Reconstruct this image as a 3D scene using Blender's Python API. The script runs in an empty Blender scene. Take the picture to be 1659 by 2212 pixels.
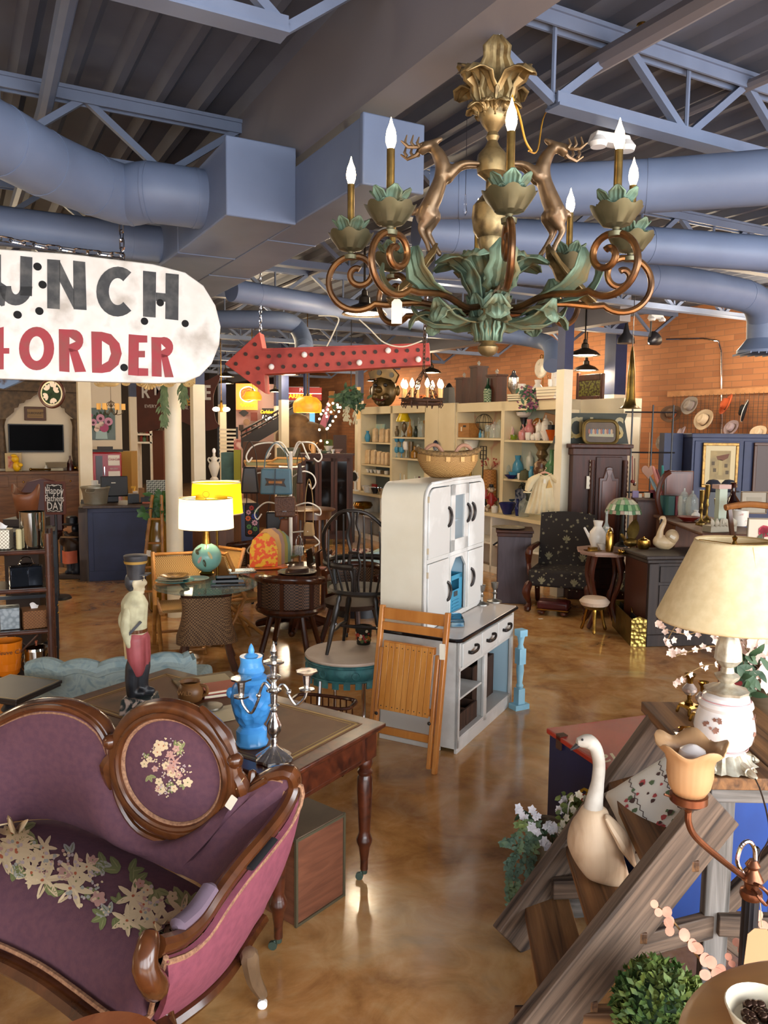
import bpy,math,random
from mathutils import Vector as V,Matrix as MX
from math import sin,cos,pi,radians as R
rnd=random.Random(7)
SC=bpy.context.scene
COL=SC.collection
FPX,PIT,ROL,HC=1703.96,.10171,.010355,2.1
GR=-.49708
GX=V((cos(GR),-sin(GR),0));GY=V((sin(GR),cos(GR),0))
def _axes():
 cp,sp,cr,sr=cos(PIT),sin(PIT),cos(ROL),sin(ROL)
 r=V((1,0,0));fw=V((0,cp,-sp));u=V((0,sp,cp))
 return cr*r+sr*u,-(-sr*r+cr*u),fw
AX,AY,AZ=_axes()
EYE=V((0,0,HC))
def ray(x,y):return AX*((x-829.5)/FPX)+AY*((y-1106)/FPX)+AZ
def P(x,y,z=0.):
 d=ray(x,y);return EYE+d*((z-HC)/d.z)
def D(x,y,dep):
 d=ray(x,y);return EYE+d*(dep/d.y)
def PL(x,y,p0,n):
 d=ray(x,y);return EYE+d*((V(p0)-EYE).dot(n)/d.dot(n))
def PV(x,y,v):return PL(x,y,GY*v,GY)
def PU(x,y,u):return PL(x,y,GX*u,GX)
def G(u,v,z=0.):q=GX*u+GY*v;return V((q.x,q.y,z))
def up(base,y):
 lo,hi=-1.,9.
 for _ in range(40):
  m=(lo+hi)/2;c=V((base[0],base[1],m))-EYE
  if 1106+FPX*c.dot(AY)/c.dot(AZ)>y:lo=m
  else:hi=m
 return lo
def mpp(dep):return dep/FPX
def hx(s):
 if not isinstance(s,str):return(*s,1)if len(s)==3 else s
 o=[]
 for i in(0,2,4):
  c=int(s[i:i+2],16)/255
  o.append(c/12.92 if c<=.04045 else((c+.055)/1.055)**2.4)
 return(*o,1)
MATS={}
def mat(name,c,r=.5,m=0.,c2=None,sc=5.,st=(1,1,1),kind='noise',lo=.35,hi=.65,bump=0.,em=None,es=0.,tr=0.,coat=0.,al=1.,det=4.,dist=0.,c3=None,bsc=None,ior=1.45,sub=0.,rv=0.):
 if name in MATS:return MATS[name]
 t=bpy.data.materials.new(name);t.use_nodes=True
 N=t.node_tree.nodes;L=t.node_tree.links;b=N['Principled BSDF']
 b.inputs['Base Color'].default_value=hx(c);b.inputs['Roughness'].default_value=r
 b.inputs['Metallic'].default_value=m;b.inputs['IOR'].default_value=ior
 if tr:b.inputs['Transmission Weight'].default_value=tr
 if coat:b.inputs['Coat Weight'].default_value=coat;b.inputs['Coat Roughness'].default_value=.12
 if al<1:b.inputs['Alpha'].default_value=al
 if em:b.inputs['Emission Color'].default_value=hx(em);b.inputs['Emission Strength'].default_value=es
 if c2 or bump:
  tc=N.new('ShaderNodeTexCoord');mp=N.new('ShaderNodeMapping');mp.inputs['Scale'].default_value=st
  L.new(tc.outputs['Object'],mp.inputs['Vector'])
  if kind=='wave':
   n=N.new('ShaderNodeTexWave');n.inputs['Scale'].default_value=sc;n.inputs['Distortion'].default_value=dist or 3
   n.inputs['Detail'].default_value=det;n.inputs['Detail Scale'].default_value=1.5
  elif kind=='vor':
   n=N.new('ShaderNodeTexVoronoi');n.inputs['Scale'].default_value=sc
  elif kind=='check':
   n=N.new('ShaderNodeTexChecker');n.inputs['Scale'].default_value=sc
  elif kind=='magic':
   n=N.new('ShaderNodeTexMagic');n.inputs['Scale'].default_value=sc;n.turbulence_depth=3
  else:
   n=N.new('ShaderNodeTexNoise');n.inputs['Scale'].default_value=sc;n.inputs['Detail'].default_value=det
   n.inputs['Distortion'].default_value=dist
  L.new(mp.outputs['Vector'],n.inputs['Vector'])
  fac=n.outputs['Fac']if 'Fac' in n.outputs else n.outputs['Distance']if kind=='vor' else n.outputs['Fac']
  if c2:
   rp=N.new('ShaderNodeValToRGB');e=rp.color_ramp.elements
   e[0].position=lo;e[0].color=hx(c);e[1].position=hi;e[1].color=hx(c2)
   if c3:q=e.new((lo+hi)/2);q.color=hx(c3)
   L.new(fac,rp.inputs['Fac']);L.new(rp.outputs['Color'],b.inputs['Base Color'])
  if bump:
   bp=N.new('ShaderNodeBump');bp.inputs['Strength'].default_value=min(1,bump);bp.inputs['Distance'].default_value=.01
   if bsc:
    n2=N.new('ShaderNodeTexNoise');n2 .inputs['Scale'].default_value=bsc;L.new(mp.outputs['Vector'],n2 .inputs['Vector'])
    fac=n2 .outputs['Fac']
   L.new(fac,bp.inputs['Height']);L.new(bp.outputs['Normal'],b.inputs['Normal'])
 MATS[name]=t
 return t
def W9(name,c,c2,r=.35,sc=3.,st=(1,1,.14),bump=.05,coat=0.,dist=1.2):
 return mat(name,c,r,c2=c2,sc=sc*4,st=st,bump=bump,coat=coat,dist=dist,lo=.3,hi=.72,det=6)
def G9(name,c='ffffff',r=.03,ior=1.35):return mat(name,c,r,tr=1.,ior=ior)
def glow(name,c,s):return mat(name,c,.5,em=c,es=s)
class MB:
 def __init__(s):s.v=[];s.f=[];s.mi=[];s.m=MX.Identity(4);s.k=0;s.sm=[]
 def at(s,loc=(0,0,0),rz=0.,rx=0.,ry=0.,sc=1.):
  s.m=MX.Translation(V(loc))@MX.Rotation(rz,4,'Z')@MX.Rotation(ry,4,'Y')@MX.Rotation(rx,4,'X')@MX.Scale(sc,4)
  return s
 def add(s,vs,fs):
  o=len(s.v);s.v+=[s.m@V(p)for p in vs]
  for f in fs:s.f.append([i+o for i in f]);s.mi.append(s.k)
  return s
 def box(s,c,d,rz=0.,taper=1.):
  x,y,z=d[0]/2,d[1]/2,d[2]/2;vs=[]
  for k,q in((-1,1.),(1,taper)):
   for a,b in((-1,-1),(1,-1),(1,1),(-1,1)):
    p=V((a*x*q,b*y*q,k*z))
    if rz:p.rotate(MX.Rotation(rz,3,'Z'))
    vs.append(p+V(c))
  return s.add(vs,[(3,2,1,0),(4,5,6,7),(0,1,5,4),(1,2,6,5),(2,3,7,6),(3,0,4,7)])
 def bx(s,x0,x1,y0,y1,z0,z1):return s.box(((x0+x1)/2,(y0+y1)/2,(z0+z1)/2),(abs(x1-x0),abs(y1-y0),abs(z1-z0)))
 def bar(s,a,b,w,t,upv=(0,0,1)):
  a,b=V(a),V(b);d=(b-a).normalized();u=V(upv)
  if abs(d.dot(u))>.98:u=V((0,1,0))
  sd=d.cross(u).normalized();u=sd.cross(d).normalized()
  vs=[p+sd*(i*w/2)+u*(j*t/2)for p in(a,b)for i,j in((-1,-1),(1,-1),(1,1),(-1,1))]
  return s.add(vs,[(0,1,2,3),(7,6,5,4),(0,4,5,1),(1,5,6,2),(2,6,7,3),(3,7,4,0)])
 def t9(s,pts,r,n=8,closed=False,cap=True,fl=1.,upv=None):
  pts=[V(p)for p in pts];N_=len(pts);rr=r if isinstance(r,(list,tuple))else[r]*N_
  vs=[];fs=[];prev=None
  for i,p in enumerate(pts):
   if closed:t=pts[(i+1)%N_]-pts[i-1]
   else:t=pts[min(i+1,N_-1)]-pts[max(i-1,0)]
   t=t.normalized()if t.length>1e-9 else V((0,0,1))
   if upv is not None:a=t.cross(V(upv));a=a.normalized()if a.length>1e-6 else V((1,0,0))
   elif prev is None:
    a=t.cross(V((0,0,1)));
    a=a.normalized()if a.length>1e-3 else V((1,0,0))
   else:
    a=prev-t*prev.dot(t);a=a.normalized()if a.length>1e-6 else t.orthogonal().normalized()
   prev=a;b=t.cross(a)
   for k in range(n):
    w=2*pi*k/n;vs.append(p+a*(cos(w)*rr[i])+b*(sin(w)*rr[i]*fl))
  for i in range(N_ if closed else N_-1):
   j=(i+1)%N_
   for k in range(n):fs.append((i*n+k,i*n+(k+1)%n,j*n+(k+1)%n,j*n+k))
  if cap and not closed:fs.append(tuple(range(n-1,-1,-1)));fs.append(tuple((N_-1)*n+k for k in range(n)))
  return s.add(vs,fs)
 def i9(s,pts,rr,n=10,fl=1.,sub=3):
  pts,rr=M9(pts,rr,sub);a,b=V(pts[0]),V(pts[-1]);da=(a-V(pts[1])).normalized();db=(b-V(pts[-2])).normalized()
  P0=[a+da*rr[0]*.95,a+da*rr[0]*.7];R0=[rr[0]*.2,rr[0]*.72]
  P1=[b+db*rr[-1]*.7,b+db*rr[-1]*.95];R1=[rr[-1]*.72,rr[-1]*.2]
  return s.t9(P0+[V(p)for p in pts]+P1,R0+list(rr)+R1,n,fl=fl)
 def l9(s,pr,n=24,at=(0,0,0),rip=None,cap=True,a0=0.,a1=2*pi):
  full=abs(a1-a0-2*pi)<1e-6;m=n if full else n+1;vs=[];fs=[];A=V(at)
  for i,(r,z)in enumerate(pr):
   for k in range(m):
    w=a0+(a1-a0)*k/n;q,dz=(rip(w,i/(len(pr)-1))if rip else(1.,0.))
    vs.append(A+V((r*q*cos(w),r*q*sin(w),z+dz)))
  for i in range(len(pr)-1):
   for k in range(n):
    k2=(k+1)%m;fs.append((i*m+k,i*m+k2,(i+1)*m+k2,(i+1)*m+k))
  if cap and full:
   if pr[0][0]>1e-4:fs.append(tuple(range(m-1,-1,-1)))
   if pr[-1][0]>1e-4:fs.append(tuple((len(pr)-1)*m+k for k in range(m)))
  return s.add(vs,fs)
 def p9(s,poly,t,mx=None):
  n=len(poly);mx=mx or MX.Identity(4)
  vs=[mx@V((x,y,0))for x,y in poly]+[mx@V((x,y,t))for x,y in poly]
  return s.add(vs,[tuple(range(n-1,-1,-1)),tuple(range(n,2*n))]+[(i,(i+1)%n,n+(i+1)%n,n+i)for i in range(n)])
 def ell(s,c,r,n=14,m=9,rot=None):
  r=r if isinstance(r,(list,tuple))else(r,r,r);vs=[];fs=[];C=V(c)
  for i in range(m+1):
   th=pi*i/m
   for k in range(n):
    w=2*pi*k/n;p=V((r[0]*sin(th)*cos(w),r[1]*sin(th)*sin(w),-r[2]*cos(th)))
    if rot:p=rot@p
    vs.append(C+p)
  for i in range(m):
   for k in range(n):fs.append((i*n+k,i*n+(k+1)%n,(i+1)*n+(k+1)%n,(i+1)*n+k))
  return s.add(vs,fs)
 def ring(s,c,Rr,r,n=24,m=8,nrm=(0,0,1)):
  q=V((0,0,1)).rotation_difference(V(nrm));return s.t9([V(c)+q@V((Rr*cos(2*pi*k/n),Rr*sin(2*pi*k/n),0))for k in range(n)],r,m,closed=True)
 def e9(s,fn,nu,nv,t=0.):
  g=[[V(fn(i/nu,j/nv))for j in range(nv+1)]for i in range(nu+1)];w=nv+1
  vs=[p for row in g for p in row]
  fs=[(i*w+j,(i+1)*w+j,(i+1)*w+j+1,i*w+j+1)for i in range(nu)for j in range(nv)]
  if t:
   o=len(vs);back=[]
   for i in range(nu+1):
    for j in range(nv+1):
     a=g[min(i+1,nu)][j]-g[max(i-1,0)][j];b=g[i][min(j+1,nv)]-g[i][max(j-1,0)]
     nn=a.cross(b);nn=nn.normalized()if nn.length>1e-12 else V((0,0,1));back.append(g[i][j]-nn*t)
   vs+=back;fs+=[tuple(x+o for x in reversed(f))for f in fs]
   ed=[(i,0)for i in range(nu+1)]+[(nu,j)for j in range(1,nv+1)]+[(i,nv)for i in range(nu-1,-1,-1)]+[(0,j)for j in range(nv-1,0,-1)]
   ix=[i*w+j for i,j in ed]
   fs+=[(ix[k],ix[k-1],ix[k-1]+o,ix[k]+o)for k in range(len(ix))]
  return s.add(vs,fs)
 def leaf(s,base,d,nrm,L,w,curl=.3,n=5,ser=0.):
  d=V(d).normalized();nrm=V(nrm);sd=d.cross(nrm)
  sd=sd.normalized()if sd.length>1e-5 else d.orthogonal().normalized();nn=sd.cross(d)
  vs=[];fs=[]
  for i in range(n+1):
   t=i/n;c=V(base)+d*(L*t*(1-.25*abs(curl)*t))-nn*(curl*L*t*t)
   ww=w*(max(0,sin(pi*min(1,t*.93+.07)))**.8)*(1+ser*(-1)**i)
   vs+=[c-sd*ww/2+nn*ww*.12,c,c+sd*ww/2+nn*ww*.12]
  for i in range(n):
   a=i*3;fs+=[(a,a+1,a+4,a+3),(a+1,a+2,a+5,a+4)]
  return s.add(vs,fs)
 def b9(s,name,m,par=None,bev=0.,ang=35.,sub=0,rem=0.,flat=False,sol=0.,segs=2):
  me=bpy.data.meshes.new(name);me.from_pydata([tuple(p)for p in s.v],[],s.f)
  ms=m if isinstance(m,(list,tuple))else[m]
  for q in ms:me.materials.append(q)
  if len(ms)>1:me.polygons.foreach_set('material_index',s.mi)
  if not flat:
   me.polygons.foreach_set('use_smooth',[True]*len(me.polygons))
   try:me.set_sharp_from_angle(angle=R(ang))
   except Exception:pass
  me.update();o=bpy.data.objects.new(name,me);COL.objects.link(o)
  if par is not None:o.parent=par
  if sol:q=o.modifiers.new('t','SOLIDIFY');q.thickness=sol
  if rem:
   q=o.modifiers.new('r','REMESH');q.mode='VOXEL';q.voxel_size=rem;q.use_smooth_shade=True
   q=o.modifiers.new('s','SMOOTH');q.iterations=4;q.factor=.5
  if bev:q=o.modifiers.new('b','BEVEL');q.width=bev;q.segments=segs;q.limit_method='ANGLE';q.angle_limit=R(40)
  if sub:q=o.modifiers.new('s','SUBSURF');q.levels=sub;q.render_levels=sub
  return o
def M9(pts,rr=None,sub=4,closed=False):
 p=[V(q)if len(q)==3 else V((q[0],q[1],0))for q in pts];n=len(p);o=[];ro=[]
 if rr is None:rr_=[0]*n
 else:rr_=rr if isinstance(rr,(list,tuple))else[rr]*n
 for i in range(n if closed else n-1):
  if closed:a,b,c,d=p[i-1],p[i],p[(i+1)%n],p[(i+2)%n];e,f=rr_[i],rr_[(i+1)%n]
  else:a,b,c,d=p[max(i-1,0)],p[i],p[i+1],p[min(i+2,n-1)];e,f=rr_[i],rr_[i+1]
  for k in range(sub):
   t=k/sub;o.append(.5*((2*b)+(c-a)*t+(2*a-5*b+4*c-d)*t*t+(3*b-a-3*c+d)*t**3));ro.append(e+(f-e)*t)
 if not closed:o.append(p[-1]);ro.append(rr_[-1])
 return(o,ro)if rr is not None else o
def sm2(pts,sub=4,closed=False):return[(q.x,q.y)for q in M9(pts,None,sub,closed)]
def arc(c,r,a0,a1,n=10):return[(c[0]+r*cos(a0+(a1-a0)*i/n),c[1]+r*sin(a0+(a1-a0)*i/n))for i in range(n+1)]
def R9(w,h,r,n=4):
 o=[]
 for cx,cy,a in((w/2-r,h/2-r,0),(-w/2+r,h/2-r,pi/2),(-w/2+r,-h/2+r,pi),(w/2-r,-h/2+r,1.5*pi)):o+=arc((cx,cy),r,a,a+pi/2,n)
 return o
XZ=MX(((1,0,0,0),(0,0,-1,0),(0,1,0,0),(0,0,0,1)))
def tag(o,label=None,cat=None,grp=None,kind=None):
 if label:o['label']=label
 if cat:o['category']=cat
 if grp:o['group']=grp
 if kind:o['kind']=kind
 return o
def T9(name,label,cat,loc=(0,0,0),rz=0.,grp=None,rx=0.,ry=0.):
 o=bpy.data.objects.new(name,None);COL.objects.link(o);o.location=V(loc);o.rotation_euler=(rx,ry,rz);o.empty_display_size=.05
 return tag(o,label,cat,grp)
def S9(mb,name,m,label,cat,loc=(0,0,0),rz=0.,grp=None,rx=0.,ry=0.,**k):
 o=mb.b9(name,m,None,**k);o.location=V(loc);o.rotation_euler=(rx,ry,rz);return tag(o,label,cat,grp)
def U9(mb,name,m,par=None,**k):
 o=mb.b9(name,m,par,**k)
 if par is None:o['kind']='structure'
 return o
def dup(o,label=None,loc=None,rz=None,par=None,cat=None,name=None,scale=None):
 c=o.copy();COL.objects.link(c)
 if par is not None:c.parent=par
 for ch in list(o.children):dup(ch,par=c)
 if label:c['label']=label
 if loc is not None:c.location=V(loc)
 if rz is not None:c.rotation_euler[2]=rz
 if scale:c.scale=(scale,)*3 if not isinstance(scale,tuple)else scale
 return c
def X9(s,size,m,par=None,loc=(0,0,0),rot=(pi/2,0,0),ext=.001,name='lettering',sx=1.,shear=0.,align='CENTER',off=0.,sp=1.):
 cu=bpy.data.curves.new(name,'FONT');cu.body=s;cu.size=size;cu.extrude=ext;cu.align_x=align;cu.align_y='CENTER';cu.shear=shear;cu.offset=off;cu.space_character=sp
 cu.resolution_u=3;t=bpy.data.objects.new(name,cu);COL.objects.link(t);dg=bpy.context.evaluated_depsgraph_get()
 me=bpy.data.meshes.new_from_object(t.evaluated_get(dg));bpy.data.objects.remove(t);bpy.data.curves.remove(cu)
 me.materials.clear();me.materials.append(m);o=bpy.data.objects.new(name,me);COL.objects.link(o);o.location=V(loc);o.rotation_euler=rot;o.scale=(sx,1,1)
 if par is not None:o.parent=par
 return o
def cable(pts,r,name,m,label,cat,sub=5,n=6,grp=None):return S9(MB().t9(M9(pts,None,sub),r,n),name,m,label,cat,grp=grp)
def N9(mb,a,b,L=.05,r=.004,w=.018):
 a,b=V(a),V(b);d=b-a;n=max(1,int(d.length/(L*.72)));dn=d.normalized();s1=dn.orthogonal().normalized();s2=dn.cross(s1)
 for i in range(n):
  c=a+d*((i+.5)/n);s=s1 if i%2 else s2;h=L/2-w/2
  mb.t9([c+dn*(h*sg)+(dn*sg*cos(t)+s*sin(t)*sg)*(w/2)for sg in(1,-1)for t in(-1.4,-.7,0,.7,1.4)],r,5,closed=True)
 return mb
cd=bpy.data.cameras.new('camera');cam=bpy.data.objects.new('camera',cd);COL.objects.link(cam);SC.camera=cam
cd.sensor_fit='VERTICAL';cd.sensor_height=36;cd.lens=36*FPX/2212;cd.clip_start=.05;cd.clip_end=200
cam.matrix_world=MX.Translation(EYE)@MX((AX,-AY,-AZ)).transposed().to_4x4()
DK=mat('deck_paint','555a68',.6,c2='474b58',sc=1.5)
STEEL=mat('steel_paint','66728a',.45,c2='5d687f',sc=3)
DUCT=mat('duct_paint','66748f',.5,c2='5d6a84',sc=2.2,bump=.05,bsc=6)
GIRD=mat('girder_paint','6b6970',.55,c2='636269',sc=1)
NAVY=mat('navy_paint','2b3558',.5,c2='252e4c',sc=4)
CREAM=mat('cream_paint','e3d8c0',.45,c2='d9ccb0',sc=2)
WHITE=mat('white_paint','e6e4de',.4,c2='dcd9d2',sc=6)
BLACK=mat('black_paint','16151a',.4)
CHROME=mat('chrome','d8d8dc',.08,1);BRASS=mat('brass','a8823c',.25,1,c2='7d5d28',sc=9)
PAPER=mat('tag_paper','d6ccb8',.7);STRING=mat('string','c9b48a',.8)
def shader_floor():
 t=bpy.data.materials.new('stained_concrete');t.use_nodes=True;N=t.node_tree.nodes;L=t.node_tree.links;b=N['Principled BSDF']
 tc=N.new('ShaderNodeTexCoord')
 def noise(sc,det=6,dist=1.):
  n=N.new('ShaderNodeTexNoise');n.inputs['Scale'].default_value=sc;n.inputs['Detail'].default_value=det;n.inputs['Distortion'].default_value=dist;n.inputs['Roughness'].default_value=.62
  L.new(tc.outputs['Object'],n.inputs['Vector']);return n.outputs['Fac']
 def ramp(f,*st):
  r=N.new('ShaderNodeValToRGB');e=r.color_ramp.elements
  e[0].position,e[0].color=st[0][0],hx(st[0][1]);e[1].position,e[1].color=st[-1][0],hx(st[-1][1])
  for p,c in st[1:-1]:q=e.new(p);q.color=hx(c)
  L.new(f,r.inputs['Fac']);return r.outputs['Color']
 def mix(f,a,bb,mode='MIX'):
  m=N.new('ShaderNodeMix');m.data_type='RGBA';m.blend_type=mode
  if isinstance(f,float):m.inputs[0].default_value=f
  else:L.new(f,m.inputs[0])
  L.new(a,m.inputs[6]);L.new(bb,m.inputs[7]);return m.outputs[2]
 a=ramp(noise(1.1,9,1.8),(.26,'6a4526'),(.40,'9c6a3a'),(.5,'b8824a'),(.6,'c49a66'),(.74,'b8a080'))
 c=ramp(noise(4.5,9,1.),(.3,'55381f'),(.5,'b88a56'),(.7,'e0bc8c'))
 d=ramp(noise(.55,5,2.),(.3,'ffffff'),(.37,'000000'))
 base=mix(.33,a,c);N2=N.new('ShaderNodeRGB');N2 .outputs[0].default_value=hx('5d5346')
 dm=N.new('ShaderNodeMath');dm.operation='MULTIPLY';dm.inputs[1].default_value=.55
 L.new(d,dm.inputs[0]);L.new(mix(dm.outputs[0],base,N2 .outputs[0]),b.inputs['Base Color'])
 r=ramp(noise(2.2,6,.5),(.3,'505050'),(.75,'868686'));L.new(r,b.inputs['Roughness'])
 b.inputs['Coat Weight'].default_value=.25;b.inputs['Coat Roughness'].default_value=.12
 return t
def shader_brick(name,c1,c2,mo,ax,w=.215,h=.075):
 t=bpy.data.materials.new(name);t.use_nodes=True;N=t.node_tree.nodes;L=t.node_tree.links;b=N['Principled BSDF']
 tc=N.new('ShaderNodeTexCoord');sx=N.new('ShaderNodeSeparateXYZ');cx=N.new('ShaderNodeCombineXYZ');L.new(tc.outputs['Object'],sx.inputs[0])
 L.new(sx.outputs[ax],cx.inputs[0]);L.new(sx.outputs[2],cx.inputs[1])
 n=N.new('ShaderNodeTexBrick');L.new(cx.outputs[0],n.inputs['Vector']);n.inputs['Scale'].default_value=1
 n.inputs['Brick Width'].default_value=w*1.9;n.inputs['Row Height'].default_value=h*1.35;n.inputs['Mortar Size'].default_value=.006;n.inputs['Mortar Smooth'].default_value=.3
 n.inputs['Color1'].default_value=hx(c1);n.inputs['Color2'].default_value=hx(c2);n.inputs['Mortar'].default_value=hx(mo);n.inputs['Bias'].default_value=-.1
 L.new(n.outputs['Color'],b.inputs['Base Color']);b.inputs['Roughness'].default_value=.75
 bp=N.new('ShaderNodeBump');bp.inputs['Strength'].default_value=.5;bp.inputs['Distance'].default_value=.01;bp.invert=True;L.new(n.outputs['Fac'],bp.inputs['Height']);L.new(bp.outputs['Normal'],b.inputs['Normal'])
 return t
U0,U1,V0,V1,ZD=-10.,12.,-3.2,31.,4.42
QM=MX(((GX.x,GY.x,0,0),(GX.y,GY.y,0,0),(0,0,1,0),(0,0,0,1)))
def gm():q=MB();q.m=QM.copy();return q
q=MB();q.bx(U0,U1,V0,V1,-.1,0)
fl=U9(q,'floor',shader_floor());fl.rotation_euler[2]=-GR
def wallobj(name,x0,x1,y0,y1,z0,z1,m):
 o=U9(MB().bx(x0,x1,y0,y1,z0,z1),name,m);o.rotation_euler[2]=-GR;return o
wallobj('wall_right',U1,U1+.2,V0,V1,0,ZD+.1,shader_brick('brick','b0764c','96613f','8a6449',1))
DARKW=mat('far_wall_paint','3a322e',.8);OFFW=mat('plank_wall','d8cdbb',.6)
wallobj('wall_back',U0,U1,V1,V1+.2,0,ZD+.1,DARKW)
wallobj('wall_left',U0-.2,U0,V0,V1,0,ZD+.1,OFFW)
q=MB();q.bx(U0,U1,V0-.2,V0,3.5,ZD+.1).bx(U0,U1,V0-.2,V0,0,.35)
for u in(-10,-6.5,-3,.5,4,7.5,11.8):q.bx(u,u+.2,V0-.2,V0,.35,3.5)
fw_=U9(q,'wall_front',mat('storefront','8d8a86',.5));fw_.rotation_euler[2]=-GR
q=gm();xs=[];u=U0;pts=[]
while u<U1:pts+=[(u,ZD),(u+.05,ZD+.06),(u+.2,ZD+.06),(u+.25,ZD)];u+=.3
vs=[(x,y,z)for x,z in pts for y in(V0,V1)];q.add(vs,[(2*i,2*i+1,2*i+3,2*i+2)for i in range(len(pts)-1)])
q.bx(U0,U1,V0,V1,ZD+.12,ZD+.2)
U9(q,'ceiling',DK,flat=True)
q=gm();q.bx(1.95,2.17,V0,V1,3.8,ZD);U9(q,'beam_1',GIRD)
q=gm();q.bx(1.95-12,2.17-12,V0,V1,3.8,ZD);q.bx(8.9,9.12,9,V1,3.8,ZD);U9(q,'beam_2',GIRD)
JT,JB=4.36,3.88
def joist(i,v,ua,ub,ba,bb):
 q=gm();q.bx(ua,ub,v-.06,v+.06,JT-.012,JT+.012);q.bx(ua,ub,v-.045,v-.03,JT-.08,JT);q.bx(ua,ub,v+.03,v+.045,JT-.08,JT)
 q.bx(ba,bb,v-.06,v+.06,JB-.008,JB+.008);q.bx(ba,bb,v-.045,v-.03,JB,JB+.07);q.bx(ba,bb,v+.03,v+.045,JB,JB+.07)
 n=max(2,round((bb-ba)/1.1));st=(bb-ba)/n
 for k in range(n):
  a=ba+k*st;q.bar((a,v,JB+.03),(a+st/2,v,JT-.04),.045,.045);q.bar((a+st/2,v,JT-.04),(a+st,v,JB+.03),.045,.045)
  q.t9([(a,v,JB+.03),(a,v,JT-.04)],.014,6)
 q.bar((ba,v,JB+.03),(ua,v,JT-.04),.045,.045);q.bar((bb,v,JB+.03),(ub,v,JT-.04),.045,.045)
 o=q.b9('roof_joist',STEEL,None);o['kind']='structure';return o
for i in range(11):
 v=1.2+i*2.35
 joist(i,v,-9.8,1.95,-9.2,1.39);joist(i,v,2.17,11.9,2.95,11.3)
def pipe(pts,r,name,m,label=None,cat=None,n=14,sub=6,kind='structure'):
 o=MB().t9(M9(pts,None,sub)if sub else pts,r,n).b9(name,m);o['kind']=kind;return o
q=gm()
q.t9([(3.3,-1,4.2),(3.3,30,4.2)],.06,8);q.t9([(4.5,-1,4.3),(4.5,30,4.3)],.035,8);o=q.b9('sprinkler_pipe',GIRD);o['kind']='structure'
q=gm();q.t9([(.55,3.0,4.25),(.62,5.98,4.25),(.6,9,4.25)],.05,8);o=q.b9('conduit_pipe',STEEL);o['kind']='structure'
q=gm();q.bx(1.48,1.905,4.72,9.6,3.38,3.82);q.bx(1.47,1.915,4.71,4.75,3.37,3.83)
for v in(5.9,7.1,8.3):q.bx(1.475,1.91,v,v+.03,3.375,3.825)
o=q.b9('supply_duct_box',DUCT,bev=.008);tag(o,'square end ductwork box left of the ceiling beam','duct','ceiling ducts');o['kind']='structure'
q=gm();q.bx(1.91,2.26,3.78,9.6,3.38,3.72);q.bx(1.90,2.27,3.77,3.81,3.37,3.73)
for v in(5.2,6.6,8.0):q.bx(1.905,2.265,v,v+.03,3.375,3.725)
o=q.b9('return_duct_box',DUCT,bev=.008);o['kind']='structure'
def duct(pts,r,name,sub=8):
 s=M9(pts,None,sub)if sub else[V(p)for p in pts];q=MB().t9(s,r,24)
 for i in range(2,len(s)-2,6):
  d=(s[i+1]-s[i]).normalized();q.t9([s[i]-d*.012,s[i]+d*.012],r*1.018,24)
 o=q.b9(name,DUCT);o['kind']='structure';return o
a=G(1.5,5.28,3.6)
duct([a,G(1.15,5.3,3.6),P(265,420,3.6),P(120,365,3.6),P(0,303,3.6),P(-150,230,3.6)],.185,'round_duct')
duct([G(1.5,6.5,3.55),G(.4,6.5,3.55),G(-3.5,6.5,3.55)],.14,'round_duct',5)
duct([P(930,418,3.6),P(1100,414,3.6),P(1400,402,3.6),P(1700,380,3.6)],.155,'round_duct',4)
duct([P(900,497,3.52),P(1100,513,3.52),P(1400,530,3.52),P(1750,556,3.52)],.135,'round_duct',4)
duct([P(930,560,3.5),P(1150,575,3.5),P(1400,603,3.5),P(1560,628,3.5),P(1632,650,3.46),P(1648,690,3.3)],.155,'round_duct',4)
q=MB();c=P(1648,690,3.3);q.at(c-V((0,0,.32)));q.l9([(.155,.3),(.15,.12),(.24,.0),(.24,-.03)],24)
for k in range(6):q.box((-.2+.08*k,0,-.035),(.012,.42,.02))
o=q.b9('duct_outlet',DUCT);o['kind']='structure'
duct([P(500,627,3.5),P(640,650,3.5),P(850,683,3.5),P(1060,720,3.5),P(1150,733,3.45),P(1190,748,3.3),P(1192,790,3.0)],.115,'round_duct',4)
duct([P(460,690,3.5),P(600,692,3.5),P(640,706,3.46),P(655,735,3.25),P(657,765,3.0)],.115,'round_duct',4)
def column(p,w,zb,name='steel_column',lo=CREAM,hi=NAVY,rz=-GR,round_=False):
 t=T9(name,None,None,(p[0],p[1],0),rz);t['kind']='structure'
 q=MB();(q.l9([(w/2,0),(w/2,zb)],28)if round_ else q.box((0,0,zb/2),(w,w,zb)));q.b9('lower_shaft',lo,t)
 q=MB();(q.l9([(w/2*.98,zb),(w/2*.98,ZD)],28)if round_ else q.box((0,0,(zb+ZD)/2),(w*.98,w*.98,ZD-zb)));q.b9('upper_shaft',hi,t);return t
column(D(1217,900,10.1),.142,2.9)
column(D(1325,900,15.6),.3,2.86)
column(D(427,900,13.6),.2,2.86)
column(D(375,1000,8.75),.185,2.95,round_=True,hi=WHITE)
column(D(287,900,19.),.16,2.86);column(D(182,900,14.5),.22,2.9,hi=CREAM)
for x,dep,w in((613,20,.2),(600,25,.19),(662,25,.15),(480,24,.2),(776,20,.16)):column(D(x,900,dep),w,2.86)
q=MB();pts=[PU(1559,y,11.95)for y in(735,760,840,950)];q.t9([PU(1440,733,11.95),PU(1520,731,11.95),PU(1553,737,11.95)]+pts[1:],.018,8)
S9(q,'wall_conduit',CHROME,'bare metal conduit running down the brick wall behind the hats','pipe')
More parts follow.
